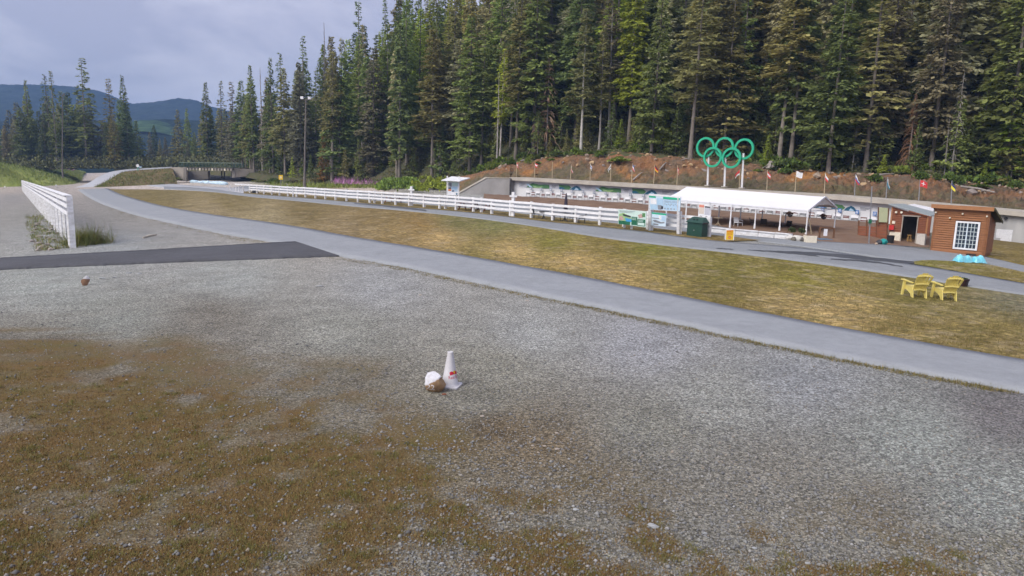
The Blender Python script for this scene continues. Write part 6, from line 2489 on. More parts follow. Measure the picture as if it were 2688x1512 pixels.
# far pale-blue covers by the footbridge
M_BLUEC = mat('pale_blue_plastic', (.42, .62, .78), (.62, .74, .82), scale=3, rough=.4)
for k, (x, y, w_) in enumerate(((512, 479.5, 1.6), (530, 481, 1.3), (546, 482, 1.2), (561, 483, 1.4), (574, 484, 1.8), (586, 485.5, 1.2))):
    p = gp(x, y)
    o = MB().blob(p + Vector((0, 0, .25)), (w_, .6, .55), 60 + k, .25).build('blue_cover', M_BLUEC, origin=p)
    tag(o, f'pale blue plastic cover on the gravel before the footbridge, {ORD[k]} from the opening', 'cover', 'pale blue covers before the footbridge')

# ------------------------------------------------------------------ garden chairs
M_YCH = mat('yellow_plastic', (.76, .64, .20), (.70, .58, .17), scale=2, rough=.4, spec=.5)


def adirondack(p, rz, label):
    """faces local -y; the back leans towards +y"""
    t = empty('yellow_garden_chair', p, rz, label, 'chair', 'yellow garden chairs on the grass')
    n = 6
    for i in range(n):
        f = (i - (n - 1) / 2) / ((n - 1) / 2)
        x0, x1 = f * .185, f * .265
        hz = 1.0 - .14 * f * f
        w0, w1 = .034, .048
        d = Vector((0, .10, 0))
        a, b = Vector((x0, .18, .30)), Vector((x1, .52, hz))
        mb = MB()
        mb.hexa([a + Vector((-w0, 0, 0)), a + Vector((w0, 0, 0)), a + Vector((w0, .02, 0)), a + Vector((-w0, .02, 0)),
                 b + Vector((-w1, 0, 0)), b + Vector((w1, 0, 0)), b + Vector((w1, .02, 0)), b + Vector((-w1, .02, 0))])
        mb.build('back_slat', M_YCH, t, local=True)
    for z, y, w in ((.90, .485, .275), (.58, .34, .245), (.34, .215, .215)):
        mb = MB()
        pts = [(w * math.sin(a), y + .03 + .015 * math.cos(a), z - .02 * abs(math.sin(a))) for a in [k * .3 - 1.5 for k in range(11)]]
        for a, b in zip(pts, pts[1:]):
            mb.bar(a, b, .03, .05)
        mb.build('back_rail', M_YCH, t, local=True)
    for k in range(5):
        mb = MB()
        y = -.36 + k * .115
        mb.hexa([(-.24, y, .40 - .02 * k), (.24, y, .40 - .02 * k), (.24, y + .095, .385 - .02 * k), (-.24, y + .095, .385 - .02 * k),
                 (-.24, y, .425 - .02 * k), (.24, y, .425 - .02 * k), (.24, y + .095, .41 - .02 * k), (-.24, y + .095, .41 - .02 * k)])
        mb.build('seat_slat', M_YCH, t, local=True)
    for s in (-1, 1):
        mb = MB()          # side panel that runs into the rear leg
        x = s * .252
        prof = [(-.40, .43), (-.40, .30), (-.10, .24), (.10, .16), (.22, 0), (.34, 0), (.28, .22), (.24, .36), (.20, .40)]
        mb.prism([(x - .015, y, z) for y, z in prof], (.03, 0, 0))
        mb.build('rear_leg', M_YCH, t, local=True)
        mb = MB()
        mb.hexa([(s * .315 - .03, -.42, 0), (s * .315 + .03, -.42, 0), (s * .315 + .03, -.33, 0), (s * .315 - .03, -.33, 0),
                 (s * .30 - .03, -.36, .60), (s * .30 + .03, -.36, .60), (s * .30 + .03, -.24, .60), (s * .30 - .03, -.24, .60)])
        mb.build('front_leg', M_YCH, t, local=True)
        mb = MB()
        rows = []
        mb.hexa([(s * .315 - .07, -.45, .605), (s * .315 + .06, -.45, .605), (s * .30 + .05, .30, .575), (s * .30 - .02, .30, .575),
                 (s * .315 - .07, -.45, .64), (s * .315 + .06, -.45, .64), (s * .30 + .05, .30, .61), (s * .30 - .02, .30, .61)])
        mb.build('armrest', M_YCH, t, local=True)
    return t


pa, pb = gp(2402, 780), gp(2480, 787)
for p, lab in ((pa, 'yellow plastic slatted garden chair seen from behind, the one farther from the pot'), (pb, 'yellow plastic slatted garden chair seen from behind, next to the dark pot')):
    o = adirondack(p, math.atan2(p.y, p.x) - math.pi / 2 + math.pi + .50, lab)
    s = .99
    o.scale = (s, s, s)
p = gp(2521, 751)
t = empty('flower_pot', p, label='dark brown pot with low plants on the grass behind the yellow chair', cat='pot')
mb = MB()
mb.lathe(p, [(.22, 0), (.27, .03), (.31, .30), (.30, .31)], 16)
mb.lathe(p + Vector((0, 0, .27)), [(.325, 0), (.33, .06), (.30, .065)], 16)
mb.build('pot', mat('dark_brown_pot', (.045, .022, .022), (.03, .016, .016), rough=.5), t)
o = link('plants', SHR[2], t, (0, 0, .26))
o.scale = (.28, .28, .16)
o.color = (.05, .08, .03, 1)

# ------------------------------------------------------------------ traffic cone with its print
p = gp(1181, 1013)
t = empty('traffic_cone', p, label='white traffic cone with a red drink logo on the gravel', cat='cone')
M_CONE = mat('white_pvc', (.60, .59, .61), (.53, .52, .535), scale=5, rough=.45, spec=.4)
Hc = at(1181, 922.5, p.y).z - p.z
RB, RT = .150, .048
mb = MB()
mb.lathe((0, 0, .025), [(RB + .03, 0), (RB + .012, .012), (RB, .04), (RT + .004, Hc - .05), (RT + .006, Hc - .03), (RT, Hc - .027), (RT * .7, Hc - .026), (RT * .66, Hc - .06)], 40)
bd = mb.build('body', M_CONE, t, local=True, smooth=True)
mb = MB()
ang = .55
corners = []
for k in range(4):
    for j in range(-3, 4):
        a = ang + k * math.pi / 2 + j * .09
        r = .262 - .020 * abs(j) * .6
        corners.append((r * math.cos(a), r * math.sin(a)))
mb.prism([(x, y, .004) for x, y in corners], (0, 0, .026))
mb.build('base', M_CONE, t, local=True)
mb = MB()
for k in range(4):
    a = ang + k * math.pi / 2
    mb.box((.19 * math.cos(a), .19 * math.sin(a), -.002), (.07, .07, .02))
mb.build('feet', M_BLACK2, t, local=True)


def on_cone(x, z, az, off=.0015):
    r = RB + (RT + .004 - RB) * (z - .065) / (Hc - .09) + off
    a = az + x / r
    return (r * math.cos(a), r * math.sin(a), z)


AZ = math.atan2(-p.y, -p.x) + .74           # print is turned to the right of the camera
vs_, fs_ = lettering('Red Bull', .115)
MB().add([on_cone(v[0] * .66, v[1] * .66 + .170, AZ, .0022) for v in vs_], fs_).build('lettering', mat('print_red', (.50, .02, .05), (.45, .02, .05)), bd, local=True)
mb = MB()
bull = [(.004, .262), (.02, .250), (.035, .245), (.05, .250), (.075, .236), (.105, .242), (.088, .254), (.100, .272), (.084, .298), (.062, .310), (.04, .302), (.022, .290), (.010, .276)]


def inside(x, z, poly):
    c = False
    for (x0, z0_), (x1, z1_) in zip(poly, poly[1:] + poly[:1]):
        if (z0_ > z) != (z1_ > z) and x < (x1 - x0) * (z - z0_) / (z1_ - z0_) + x0:
            c = not c
    return c


ce = .004           # laid on the cone cell by cell so that it follows the curve
for i in range(-28, 28):
    for j in range(0, 26):
        x, z = (i + .5) * ce, .228 + (j + .5) * ce
        k = 1 if inside(abs(x), z, bull) else 0 if math.hypot(x, z - .285) < .034 else -1
        if k >= 0:
            mb.add([on_cone(x + dx * ce / 2, z + dz * ce / 2, AZ, .0022) for dx, dz in ((-1, -1), (1, -1), (1, 1), (-1, 1))], [(0, 1, 2, 3)], k)
mb.build('emblem', [mat('print_yellow', (.72, .42, .02), (.66, .38, .02)), MATS['print_red']], bd, local=True)

# ------------------------------------------------------------------ painted stones
import bmesh


def rock_paint(name, c1, c2, zc, tilt):
    """stone whose top is painted white above a slanting, uneven line"""
    m, n, l, b = nodes_of(name)
    v = n.new('ShaderNodeTexCoord').outputs['Object']
    sx = n.new('ShaderNodeSeparateXYZ')
    l.new(v, sx.inputs[0])
    k = n.new('ShaderNodeMath')
    k.operation = 'MULTIPLY_ADD'
    k.inputs[1].default_value = -tilt
    l.new(sx.outputs[0], k.inputs[0])
    l.new(sx.outputs[2], k.inputs[2])
    k2 = n.new('ShaderNodeMath')
    k2.operation = 'MULTIPLY_ADD'
    k2.inputs[1].default_value = .07
    l.new(noise(n, l, v, 11, 4), k2.inputs[0])
    l.new(k.outputs[0], k2.inputs[2])
    mr = n.new('ShaderNodeMapRange')
    mr.inputs[1].default_value, mr.inputs[2].default_value = zc + .025, zc + .045
    l.new(k2.outputs[0], mr.inputs[0])
    st = mixn(n, l, ramp(n, l, noise(n, l, v, 8, 5), [(.35, 0.0), (.65, 1.0)]), c1, c2)
    wh = mixn(n, l, ramp(n, l, noise(n, l, v, 14, 6, .7), [(.35, 0.0), (.75, 1.0)]), (.66, .66, .70), (.46, .44, .45))
    l.new(mixn(n, l, mr.outputs[0], st, wh), b.inputs['Base Color'])
    b.inputs['Roughness'].default_value = .9
    bumped(n, l, b, noise(n, l, v, 26, 5, .7), .7, .02)
    return m


def painted_rock(name, p, size, seed, label, m):
    mb = MB()
    mb.blob((0, 0, 0), size, seed, .36, 4)
    zmin = min(v[2] for v in mb.v)
    mb.v = [(x, y, z - zmin * .86) for x, y, z in mb.v]
    t = empty(name, p, 0, label, 'rock')
    mb.build('stone', m, t, local=True, smooth=True)
    return t, mb


M_TAN = mat('tan_rock', (.36, .235, .125), (.25, .155, .085), scale=9, rough=.9, bump=.6, bscale=20)
p = gp(1140, 1033) + Vector((0, .16, 0))
t, rk = painted_rock('painted_rock', p, (.235, .19, .215), 5, 'tan rock with white painted top and white number leaning at the cone', rock_paint('painted_tan_rock', (.36, .235, .125), (.25, .155, .085), .225, .55))
from mathutils.bvhtree import BVHTree
bv_ = BVHTree.FromPolygons([Vector(v) for v in rk.v], rk.f)
vs_, fs_ = lettering('22', .15)
toc = Vector((-p.x, -p.y, 0)).normalized()
sdv = Vector((-toc.y, toc.x, 0))
sdv = sdv if sdv.x > 0 else -sdv
pts = []
for v in vs_:
    o = sdv * (v[0] - .085) + Vector((0, 0, v[1] + .065)) + toc * 1.0
    h = bv_.ray_cast(o, -toc)[0]
    pts.append((h if h is not None else o - toc * .85) + toc * .004)
MB().add(pts, fs_).build('number', mat('white_number_paint', (.66, .64, .66), (.5, .48, .5), scale=14), t, local=True)
p = gp(225, 749)
painted_rock('small_painted_rock', p, (.14, .12, .21), 9, 'small brown rock with a white painted tip alone on the gravel by the side path', rock_paint('painted_brown_rock', (.24, .13, .075), (.16, .09, .055), .23, 0))
p = gp(1166, 1036)
tag(MB().blob(p + Vector((0, 0, .01)), (.07, .035, .018), 77, .3, 1).build('red_stone', mat('brick_red', (.22, .075, .04), (.17, .06, .035)), origin=p), 'flat red chip on the gravel under the painted rock', 'stone')

# pale stones scattered along the grass and gravel
for k, (x, y, r, lab) in enumerate(((430, 619, .30, 'pale weathered stick lying on the gravel behind the side path'),)):
    a, b = gp(376, 625.5), gp(411, 617.5)
    tag(MB().tube([a + Vector((0, 0, .04)), a.lerp(b, .5) + Vector((0, 0, .07)), b + Vector((0, 0, .05))], [.05, .06, .035], 7).build('stick', mat('driftwood', (.52, .46, .38), (.42, .37, .3)), origin=a), lab, 'stick')

M_FLAT = [mat('pale_flat_stone', (.40, .35, .30), (.30, .26, .22), scale=9, bump=.5), mat('grey_flat_stone', (.36, .37, .37), (.27, .28, .29), scale=9, bump=.5)]
srn = random.Random(4)
for k, (x, y, w) in enumerate(((1272, 1078, 9), (1266, 1093, 9), (1462, 1137, 8), (1398, 1170, 7), (1430, 1171, 9), (1463, 1180, 11), (1190, 1122, 8), (1335, 1123, 6), (1413, 1188, 6), (1405, 1147, 5), (1300, 1096, 6), (1355, 1160, 6), (1500, 1160, 6),
                               (1716, 1382, 26), (1512, 1338, 13), (1445, 1314, 9), (1850, 1400, 10), (1345, 1350, 9), (1600, 1420, 9), (1980, 1440, 11), (2120, 1480, 12), (1160, 1480, 10), (380, 896, 8), (565, 920, 7), (1103, 775, 7), (840, 752, 14), (338, 718, 12), (368, 719, 10), (268, 731, 11), (300, 729, 10), (1385, 790, 9))):
    p = gp(x, y)
    r = w * p.y / FPX * .62
    o = MB().blob(p + Vector((0, 0, r * .15)), (r * 1.2, r * 1.0, r * .42), 300 + k, .35, 2).build('flat_stone', M_FLAT[0 if y < 1200 and x > 1000 else 1], origin=p, smooth=False)
    o.rotation_euler = (0, 0, 0)
    lab, grp = (('flat pale stone on the brown gravel patch before the cone', 'stones on the brown gravel patch') if 1050 < y < 1200 and x > 1100 else
                ('largest flat grey stone among the dry moss', None) if w == 26 else ('flat grey stone among the pebbles and dry moss', 'stones in the dry moss') if y >= 1200 else
                ('small pale stone lying on the open gravel', 'stones on the open gravel'))
    tag(o, lab, 'stone', grp)

# ------------------------------------------------------------------ lamp poles
for x, y, yt, Y, lab, heads in ((165, 464, 250, 215, 'tall lamp pole on the grassy mound', 1), (800, 507, 262, None, 'tall double-headed lamp pole behind the long fence', 2)):
    b = gp(x, y) if Y is None else at(x, y, Y)
    xt = x - 1 if Y else x + 3
    tp = at(xt, yt, b.y)
    t = empty('lamp_pole', b, label=lab, cat='lamp')
    mb = MB()
    mb.tube([b - Vector((0, 0, .3)), b + Vector((0, 0, 2.4)), b + Vector((0, 0, 2.5)), tp], [.24, .22, .15, .10], 10)
    mb.build('pole', M_LAMP, t)
    mb = MB()
    mb.bar(tp + Vector((-.55, 0, 0)), tp + Vector((.55, 0, 0)), .1, .1)
    mb.build('crossarm', M_LAMP, t)
    for s in ((-1, 1) if heads == 2 else (1,)):
        mb = MB()
        c = tp + Vector((s * .55, -.1, .28))
        mb.box(c, (.42, .3, .38), .1 * s)
        mb.build('lamp_head', M_WHITE if heads == 2 else M_LAMP, t)
for x, y, yt, lab in ((645, 447, 409, 'thin post with a short arm at the end of the footbridge'), (656, 446, 402, 'pale wooden post at the end of the footbridge')):
    b = at(x, y, 206)
    tp = at(x, yt, 206)
    t = empty('bridge_post', b, label=lab, cat='post')
    mb = MB()
    mb.tube([b, tp], [.14, .12], 8)
    mb.build('pole', M_LAMP if x == 645 else M_POLEW, t)
    if x == 645:
        mb = MB()
        mb.bar(tp, tp + Vector((-.9, 0, 0)), .1, .1)
        mb.build('arm', M_LAMP, t)

# ------------------------------------------------------------------ footbridge
YB = 203.0
t = empty('footbridge', at(550, 470, YB), label='concrete road bridge with green railing over an underpass', cat='bridge')
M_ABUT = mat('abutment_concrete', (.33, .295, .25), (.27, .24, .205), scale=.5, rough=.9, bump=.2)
def quad_wall(pts, th, m, name, parent):
    mb = MB()
    mb.prism(pts, th)
    return mb.build(name, m, parent)
# left abutment face, right abutment face
quad_wall([at(437, 439, YB - 1), at(437, 450, YB - 1), at(489, 476, YB - 4), at(489, 439, YB - 4)], Vector((0, 1.0, 0)), M_ABUT, 'abutment', t)
quad_wall([at(609, 441.5, YB - 3), at(609, 466, YB - 3), at(660, 462, YB - 1), at(690, 447, YB), at(690, 445.5, YB)], Vector((0, 1.0, 0)), M_ABUT, 'abutment', t)
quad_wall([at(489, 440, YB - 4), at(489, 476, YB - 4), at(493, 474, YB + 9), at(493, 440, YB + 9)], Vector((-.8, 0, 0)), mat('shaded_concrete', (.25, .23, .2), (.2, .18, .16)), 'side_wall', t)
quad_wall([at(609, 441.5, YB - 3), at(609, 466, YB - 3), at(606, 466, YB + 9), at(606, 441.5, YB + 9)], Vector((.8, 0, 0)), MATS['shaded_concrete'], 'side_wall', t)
quad_wall([at(437, 439, YB - 1.2), at(437, 449.5, YB - 1.2), at(441, 450, YB - 1.2), at(441, 439, YB - 1.2)], Vector((0, .2, 0)), M_WHITE_OLD, 'end_face', t)
# back wall of the underpass part-way and deck
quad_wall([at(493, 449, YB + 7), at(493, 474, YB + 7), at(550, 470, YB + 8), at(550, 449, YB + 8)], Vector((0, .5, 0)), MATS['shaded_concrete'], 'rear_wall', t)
dk = [at(488, 439, YB - 3.5), at(611, 441, YB - 3.5)]
mb = MB()
mb.hexa([dk[0] + Vector((0, 0, -.55)), dk[1] + Vector((0, 0, -.55)), dk[1] + Vector((0, 10, -.55)), dk[0] + Vector((0, 10, -.55)), dk[0], dk[1], dk[1] + Vector((0, 10, 0)), dk[0] + Vector((0, 10, 0))])
mb.build('deck', mat('dark_deck', (.10, .09, .08), (.07, .065, .06)), t)
for k in range(15):
    f = (k + .5) / 15
    p = dk[0].lerp(dk[1], f) + Vector((0, -.12, -.5))
    mb = MB()
    mb.box(p, (.42, .3, .62))
    mb.build('beam_end', M_ABUT if k % 4 else M_WARMW, t)
for x in (548, 582, 589):
    mb = MB()
    mb.bar(at(x, 470, YB + 5), at(x, 445, YB + 5), .3, .3, up=(1, 0, 0))
    mb.build('pillar', M_LAMP, t)
M_RAILG = mat('green_railing', (.016, .05, .035), (.012, .04, .03), scale=2, rough=.6)
ra0, ra1 = at(470, 437.5, YB - 3.6), at(640, 440, YB - 3.6)
hr = at(470, 426, YB - 3.6).z - ra0.z
mb = MB()
mb.bar(ra0 + Vector((0, 0, hr)), ra1.lerp(ra0, .03) + Vector((0, 0, hr)), .16, .12)
mb.build('handrail', mat('pale_green_rail', (.24, .30, .26), (.2, .26, .22)), t)
mb = MB()
mb.bar(ra0 + Vector((0, 0, .15)), ra1 + Vector((0, 0, .15)), .1, .1)
mb.build('lower_rail', M_RAILG, t)
for k in range(22):
    p = ra0.lerp(ra1, k / 21)
    mb = MB()
    mb.bar(p, p + Vector((0, 0, hr)), .09, .09, up=(1, 0, 0))
    mb.build('baluster', M_RAILG, t)
for z in (.35, .55, .75):
    mb = MB()
    mb.bar(ra0 + Vector((0, 0, hr * z)), ra1 + Vector((0, 0, hr * z)), .08, .09)
    mb.build('middle_rail', M_RAILG, t)
# small white markers
for x, y, lab in ((371, 478, 'small white marker post on the gravel below the ramp'), (148, 490, 'small white stone at the foot of the grassy mound'), (13, 494, 'white stone at the edge of the meadow beside the fence end')):
    p = gp(x, y)
    o = MB().blob(p + Vector((0, 0, .35)), (.22, .22, .5 if x == 371 else .3), int(x), .25, 1).build('marker_stone', M_WHITE, origin=p)
    tag(o, lab, 'stone')


# ================================================================== ground cover
def frame_px(P):
    v = P - np.array([0, 0, CAMH])
    F, R, U = (np.array(k) for k in (_F, _R, _U))
    z = np.maximum(v @ F, .5)
    return CX + FPX * (v @ R) / z, CY - FPX * (v @ U) / z


def rand_mat(name, stops, rough=.9, spec=.2, trans=0.0):
    """a colour for each loose piece, drawn at random from a ramp"""
    m, n, l, b = nodes_of(name)
    ge = n.new('ShaderNodeNewGeometry')
    c = ramp(n, l, ge.outputs['Random Per Island'], stops)
    l.new(c, b.inputs['Base Color'])
    b.inputs['Roughness'].default_value = rough
    b.inputs['Specular IOR Level'].default_value = spec
    return m


def gz(X, Y):
    return np.array([g(x, y) for x, y in zip(X, Y)])


def pick(n, x0, x1, y0, y1, test, seed):
    """n ground points spread evenly over a stretch of ground as seen between two rows of the photograph"""
    r = np.random.default_rng(seed)
    pts = []
    while len(pts) < n:
        px, py = r.uniform(x0, x1), r.uniform(y0, y1)
        if r.random() < test(px, py):
            p = gp(px, py)
            pts.append(tuple(p))
    return np.array(pts), r


MOSS_EDGE = [(-100, 905), (0, 915), (300, 965), (700, 1080), (1100, 1190), (1500, 1330), (1900, 1400), (2300, 1450), (2700, 1490)]


def mossy(px, py):
    d = (py - pl(px, MOSS_EDGE)) / 70
    return max(0.0, min(1.0, .35 + d))


# pebbles
P, r = pick(30000, -60, 2750, 800, 1540, lambda x, y: (.30 + .70 * (1 - mossy(x, y)) + (.5 if x > 1050 and y > 1280 else 0)) * min(1, .25 + (y - 800) / 500), 3)
n = len(P)
sz = r.gamma(2.2, .0036, n) + .006
sz = np.minimum(sz, .04)
octa = np.array([(1, 0, 0), (-1, 0, 0), (0, 1, 0), (0, -1, 0), (0, 0, .75), (0, 0, -.6)])
fo = np.array([(0, 2, 4), (2, 1, 4), (1, 3, 4), (3, 0, 4), (2, 0, 5), (1, 2, 5), (3, 1, 5), (0, 3, 5)])
V = octa[None] * sz[:, None, None] * r.uniform(.65, 1.3, (n, 6, 3))
a = r.uniform(0, 6.28, n)
ca, sa = np.cos(a)[:, None], np.sin(a)[:, None]
V = np.stack([V[..., 0] * ca - V[..., 1] * sa, V[..., 0] * sa + V[..., 1] * ca, V[..., 2]], axis=-1) + P[:, None, :] + np.array([0, 0, 1]) * (sz * .25)[:, None, None]
Fq = (fo[None] + (np.arange(n) * 6)[:, None, None]).reshape(-1, 3)
M_PEB = rand_mat('pebbles_mixed', [(0, (.12, .12, .122)), (.4, (.20, .20, .20)), (.75, (.26, .26, .25)), (.92, (.28, .24, .19)), (1, (.34, .34, .34))])
tag(link('pebbles', mesh_np('pebbles', V.reshape(-1, 3), Fq, M_PEB)), 'loose grey gravel pebbles strewn over the open ground', 'gravel', kind='stuff')


def blades(P, r, per, ln, spread, w, m, name, label, cat, lift=.5):
    n = len(P)
    k = n * per
    B = np.repeat(P, per, axis=0) + np.stack([r.normal(0, spread, k), r.normal(0, spread, k), np.zeros(k)], axis=1)
    az = r.uniform(0, 6.28, k)
    el = r.uniform(lift * .4, 1.35, k)
    L = ln * r.uniform(.45, 1.3, k) * np.repeat(r.uniform(.6, 1.4, n), per)
    D = np.stack([np.cos(az) * np.cos(el), np.sin(az) * np.cos(el), np.sin(el)], axis=1)
    S_ = np.stack([-np.sin(az), np.cos(az), np.zeros(k)], axis=1) * w
    T = B + D * L[:, None]
    V = np.stack([B - S_, B + S_, T], axis=1).reshape(-1, 3)
    Fq = np.arange(k * 3).reshape(k, 3)
    return tag(link(name, mesh_np(name, V, Fq, m)), label, cat, kind='stuff')


M_MOSS = rand_mat('dry_grass_brown', [(0, (.11, .064, .028)), (.4, (.18, .110, .044)), (.7, (.22, .142, .054)), (.9, (.165, .148, .048)), (1, (.27, .21, .11))])
def mossy_patch(px, py):
    m_ = mossy(px, py)
    if m_ <= 0:
        return 0.0
    p_ = gp(px, py)
    return max(0.0, min(1.0, m_ * 1.1 + (float(patch(p_.x, p_.y)) - .62) * 1.3)) ** 1.5


P, r = pick(15000, -60, 2750, 880, 1540, mossy_patch, 5)
blades(P, r, 9, .034, .045, .0038, M_MOSS, 'dry_moss_grass', 'brown dry moss and low grass over the near gravel', 'grass', .2)
M_TUFT = rand_mat('tuft_green', [(0, (.11, .105, .03)), (.5, (.15, .145, .04)), (1, (.19, .16, .06))])
P, r = pick(420, -60, 2750, 960, 1540, mossy_patch, 6)
blades(P, r, 46, .060, .045, .0032, M_TUFT, 'grass_tufts', 'olive grass tufts standing out of the dry moss', 'grass', .4)

M_FGR = rand_mat('field_blades', [(0, (.10, .085, .03)), (.3, (.15, .12, .042)), (.55, (.14, .14, .035)), (.8, (.24, .18, .075)), (1, (.34, .26, .13))])


def in_field(x, y):
    lo = pl(x, [(a, b) for a, b in P1_FAR])
    hi = pl(x, [(283, 497), (559, 504)] + [(a, b) for a, b in P2_NEAR[2:]])
    return 1.0 if hi + 2 < y < lo - 1 and x > 290 else 0.0


P, r = pick(16000, 290, 2750, 500, 940, lambda x, y: in_field(x, y) * (.3 + .7 * max(0, math.sin(x * .02 + math.sin(y * .05) * 2) * .5 + .5)), 8)
blades(P, r, 7, .085, .10, .007, M_FGR, 'field_grass', 'dry yellow-green grass of the field between the two tracks', 'grass', .3)
# edges of the paths: dark tufts
P1a = [(x, y + 1.5) for x, y in P1_NEAR]
P, r = pick(2600, 250, 2750, 520, 1030, lambda x, y: 1.0 if 0 < y - pl(x, P1_NEAR) < 9 else (1.0 if -5 < y - pl(x, P1_FAR) < 0 else 0), 9)
blades(P, r, 8, .07, .06, .006, M_FGR, 'path_edge_grass', 'ragged grass along the edges of the main track', 'grass', .3)


def band(tab_lo, tab_hi):
    return lambda x, y: 1.0 if tab_lo[0][0] < x < tab_lo[-1][0] and tab_hi[0][0] < x < tab_hi[-1][0] and pl(x, tab_hi) < y < pl(x, tab_lo) else 0.0


P, r = pick(5000, 640, 2688, 500, 745, lambda x, y: max(band(P2_FAR[2:13], [(640, 503), (919, 522), (1171, 543), (1300, 554), (1455, 572), (1620, 588), (1800, 611), (2001, 632)])(x, y),
            band([(2400, 694), (2526, 715), (2688, 744)], [(2399, 690), (2430, 685), (2589, 695), (2688, 718)])(x, y)), 10)
blades(P, r, 7, .11, .12, .010, M_FGR, 'verge_grass', 'olive grass of the verge under the fence', 'grass', .3)

# meadow on the mound with its fireweed
M_WEED = rand_mat('weed_green', [(0, (.11, .14, .04)), (.5, (.18, .23, .065)), (.8, (.22, .16, .07)), (1, (.30, .25, .12))])
M_MEAD = rand_mat('meadow_blades', [(0, (.13, .17, .035)), (.5, (.19, .24, .05)), (.8, (.25, .29, .08)), (1, (.30, .28, .12))])
M_FIRE = rand_mat('fireweed_pink', [(0, (.40, .14, .36)), (.5, (.55, .24, .50)), (.85, (.45, .25, .40)), (1, (.22, .22, .10))])


def mound_pts(n, seed, u0, u1, f0, f1):
    r = np.random.default_rng(seed)
    out_ = []
    for _ in range(n):
        i = r.uniform(u0, u1) * 38.99
        j = r.uniform(f0, f1) * 7.99
        a, b = int(i), int(j)
        p = MOUND[b][a].lerp(MOUND[b][a + 1], i - a).lerp(MOUND[b + 1][a].lerp(MOUND[b + 1][a + 1], i - a), j - b)
        out_.append(tuple(p))
    return np.array(out_), r


P, r = mound_pts(8500, 11, .12, .99, 0, .95)
blades(P, r, 5, .9, .5, .07, M_MEAD, 'meadow_grass', 'tall bright green meadow grass on the mound', 'grass', .6)
P, r = mound_pts(2600, 12, .58, .86, .50, .98)
blades(P, r, 8, 1.7, .5, .12, M_FIRE, 'fireweed', 'patch of pink fireweed on the crest of the grassy mound', 'flowers', .8)
P, r = pick(800, 880, 1110, 474, 490, lambda x, y: 1.0, 13)
P[:, 2] += .5
blades(P, r, 7, 1.3, .4, .06, M_FIRE, 'fireweed', 'pink fireweed before the forest behind the long fence', 'flowers', .8)
P, r = pick(1400, 700, 1120, 476, 494, lambda x, y: 1.0 if x > 760 else .4, 14)
blades(P, r, 8, .9, .5, .06, M_MEAD, 'tall_weeds', 'tall green weeds between fence and forest', 'grass', .6)
P = []
for k in range(1500):
    i, f = random.randrange(n_e - 1), random.random()
    p = EMB_TOE[i].lerp(EMB_TOP[i], f) + Vector((0, 0, .35 * math.sin(math.pi * f)))
    P.append(tuple(p))
blades(np.array(P), np.random.default_rng(18), 5, .55, .4, .05, M_WEED, 'embankment_grass', 'dry yellow-green grass on the slope below the ramp', 'grass', .5)
# weeds and stones at the near end of the left fence
p = gp(232, 640)
P = np.array([tuple(p + Vector((random.gauss(0, .45), random.gauss(0, .5), 0))) for _ in range(130)])
blades(P, np.random.default_rng(15), 16, .95, .14, .012, M_WEED, 'weed_clump', 'green weed clump at the near end of the left fence', 'weeds', .9)
P = []
for k in range(260):
    f = random.random() ** 1.5 * .22
    q = na.lerp(fb, f) + sd_ * random.uniform(-.2, 1.6)
    P.append(tuple(ground(q)))
blades(np.array(P), np.random.default_rng(16), 10, .35, .12, .012, M_WEED, 'fence_weeds', 'dry weeds along the foot of the left fence', 'weeds', .6)
M_STN = [mat('fence_stone_a', (.34, .30, .26), (.25, .22, .19), scale=5, bump=.5), mat('fence_stone_b', (.28, .25, .235), (.20, .18, .17), scale=5, bump=.5)]
for k in range(34):
    f = (k / 34) ** 1.4 * .16
    q = ground(na.lerp(fb, f) + sd_ * random.uniform(.1, 1.5) + Vector((0, random.uniform(-.5, .2), 0)))
    s = random.uniform(.07, .2)
    o = MB().blob(q + Vector((0, 0, s * .3)), (s * 1.2, s, s * .75), 100 + k, .35, 1).build('stone', M_STN[k % 2], origin=q)
    tag(o, 'rough stone lying at the foot of the left white fence', 'stone', 'stones at the foot of the left fence')
# stones of the bank
M_BST = [mat('bank_stone_a', (.36, .29, .22), (.27, .2, .15), scale=2, bump=.5), mat('bank_stone_b', (.27, .23, .21), (.2, .17, .155), scale=2, bump=.5), mat('bank_stone_c', (.46, .34, .20), (.35, .22, .12), scale=2, bump=.5)]
BSM = [MB().blob((0, 0, 0), (1.15, .9, .75), 200 + k, .4, 1).mesh('stone', M_BST[k % 3]) for k in range(6)]
brn = random.Random(21)
for k in range(210):
    i = brn.randrange(8, len(BANK_ROWS[0]) - 8)
    j = brn.choice([6, 7, 8, 9, 10, 11, 12, 12, 13, 13])
    o = link('bank_stone', BSM[k % 6], None, BANK_ROWS[j][i] + Vector((0, 0, .05)))
    s = brn.uniform(.12, .32) if brn.random() < .85 else brn.uniform(.35, .6)
    o.scale = (s, s, s)
    o.rotation_euler = (brn.uniform(-.6, .6), brn.uniform(-.6, .6), brn.uniform(0, 6.28))
    tag(o, 'weathered stone lying in the rusty earth bank above the ' + min(MARKS, key=lambda q: abs(q[0] - (1200 + 8 * i)))[1], 'stone', 'stones in the earth bank')
M_LOG = mat('grey_deadwood', (.33, .30, .27), (.25, .22, .2), scale=3, rough=.9)
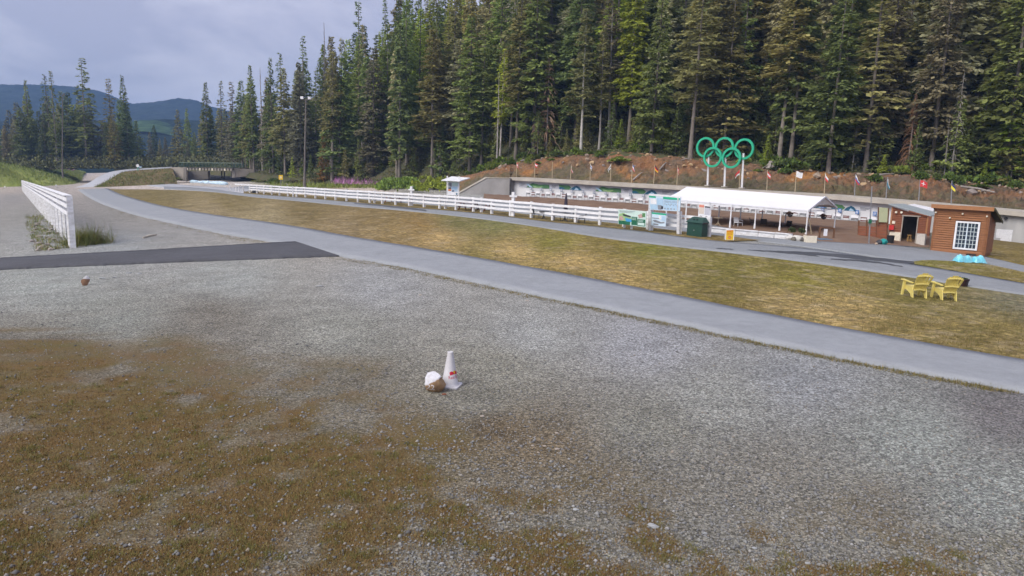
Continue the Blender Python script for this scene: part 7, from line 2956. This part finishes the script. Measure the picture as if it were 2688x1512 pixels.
for k, (xa, ya, xb, yb, lab) in enumerate(((1737, 443, 1749, 428, 'pale log lying upright in the bank before the rings'), (1671, 475, 1692, 459, 'curved pale branch on the bank above the range wall'), (1372, 412, 1386, 404, 'grey fallen log in the shrubs above the range wall'),
                                           (2300, 463, 2345, 455, 'long dead log on the bank top above the open-door hut'), (2520, 492, 2610, 507, 'dead log on the bank edge above the window hut'), (2400, 459, 2440, 462, 'grey root log beside the dead trees'))):
    def bank_at(x, y):
        i = min(len(BANK_ROWS[0]) - 1, max(0, int((x - 1200) / 8)))
        best = min(range(15), key=lambda j: abs(proj(BANK_ROWS[j][i])[1] - y))
        return BANK_ROWS[best][i]
    a, b = bank_at(xa, ya), bank_at(xb, yb)
    u = Vector((0, -.15, .12))
    tag(MB().tube([a + u, a.lerp(b, .5) + u * 1.6, b + u], [.12, .11, .07], 7).build('fallen_log', M_LOG, origin=a), lab, 'log')
# stump beside the rings
p = BANK_ROWS[12][int((2024 - 1200) / 8)]
t = empty('tree_stump', p, label='weathered grey tree stump with splayed roots beside the rings', cat='stump')
mb = MB()
mb.lathe(p + Vector((0, 0, -.1)), [(.75, 0), (.5, .25), (.38, .6), (.34, .95)], 10)
mb.build('bole', M_LOG, t)
for k in range(6):
    a = k * 1.05
    mb = MB()
    o = Vector((math.cos(a), math.sin(a), 0))
    mb.tube([p + o * .3 + Vector((0, 0, .4)), p + o * .7 + Vector((0, 0, .15)), p + o * 1.1 + Vector((0, 0, -.1))], [.16, .11, .05], 6)
    mb.build('root', M_LOG, t)

# ================================================================== haze
m = bpy.data.materials.new('thin_haze')
m.use_nodes = True
m.node_tree.nodes.clear()
o_ = m.node_tree.nodes.new('ShaderNodeOutputMaterial')
pv = m.node_tree.nodes.new('ShaderNodeVolumePrincipled')
pv.inputs['Color'].default_value = (.27, .44, .78, 1)
pv.inputs['Density'].default_value = 3.8e-4
pv.inputs['Anisotropy'].default_value = 0.0
m.node_tree.links.new(pv.outputs[0], o_.inputs['Volume'])
mb = MB()
X0, Y0_, Y1_, ZT = 4200, -400, 2800, 225
mb.hexa([(-X0, Y0_, -16), (X0, Y0_, -16), (X0, Y1_, -16), (-X0, Y1_, -16), (-X0, Y0_, ZT), (X0, Y0_, ZT), (X0, Y1_, ZT), (-X0, Y1_, ZT)])
hz = mb.build('haze', m)
tag(hz, 'thin pale blue haze over the whole valley', 'haze', kind='stuff')
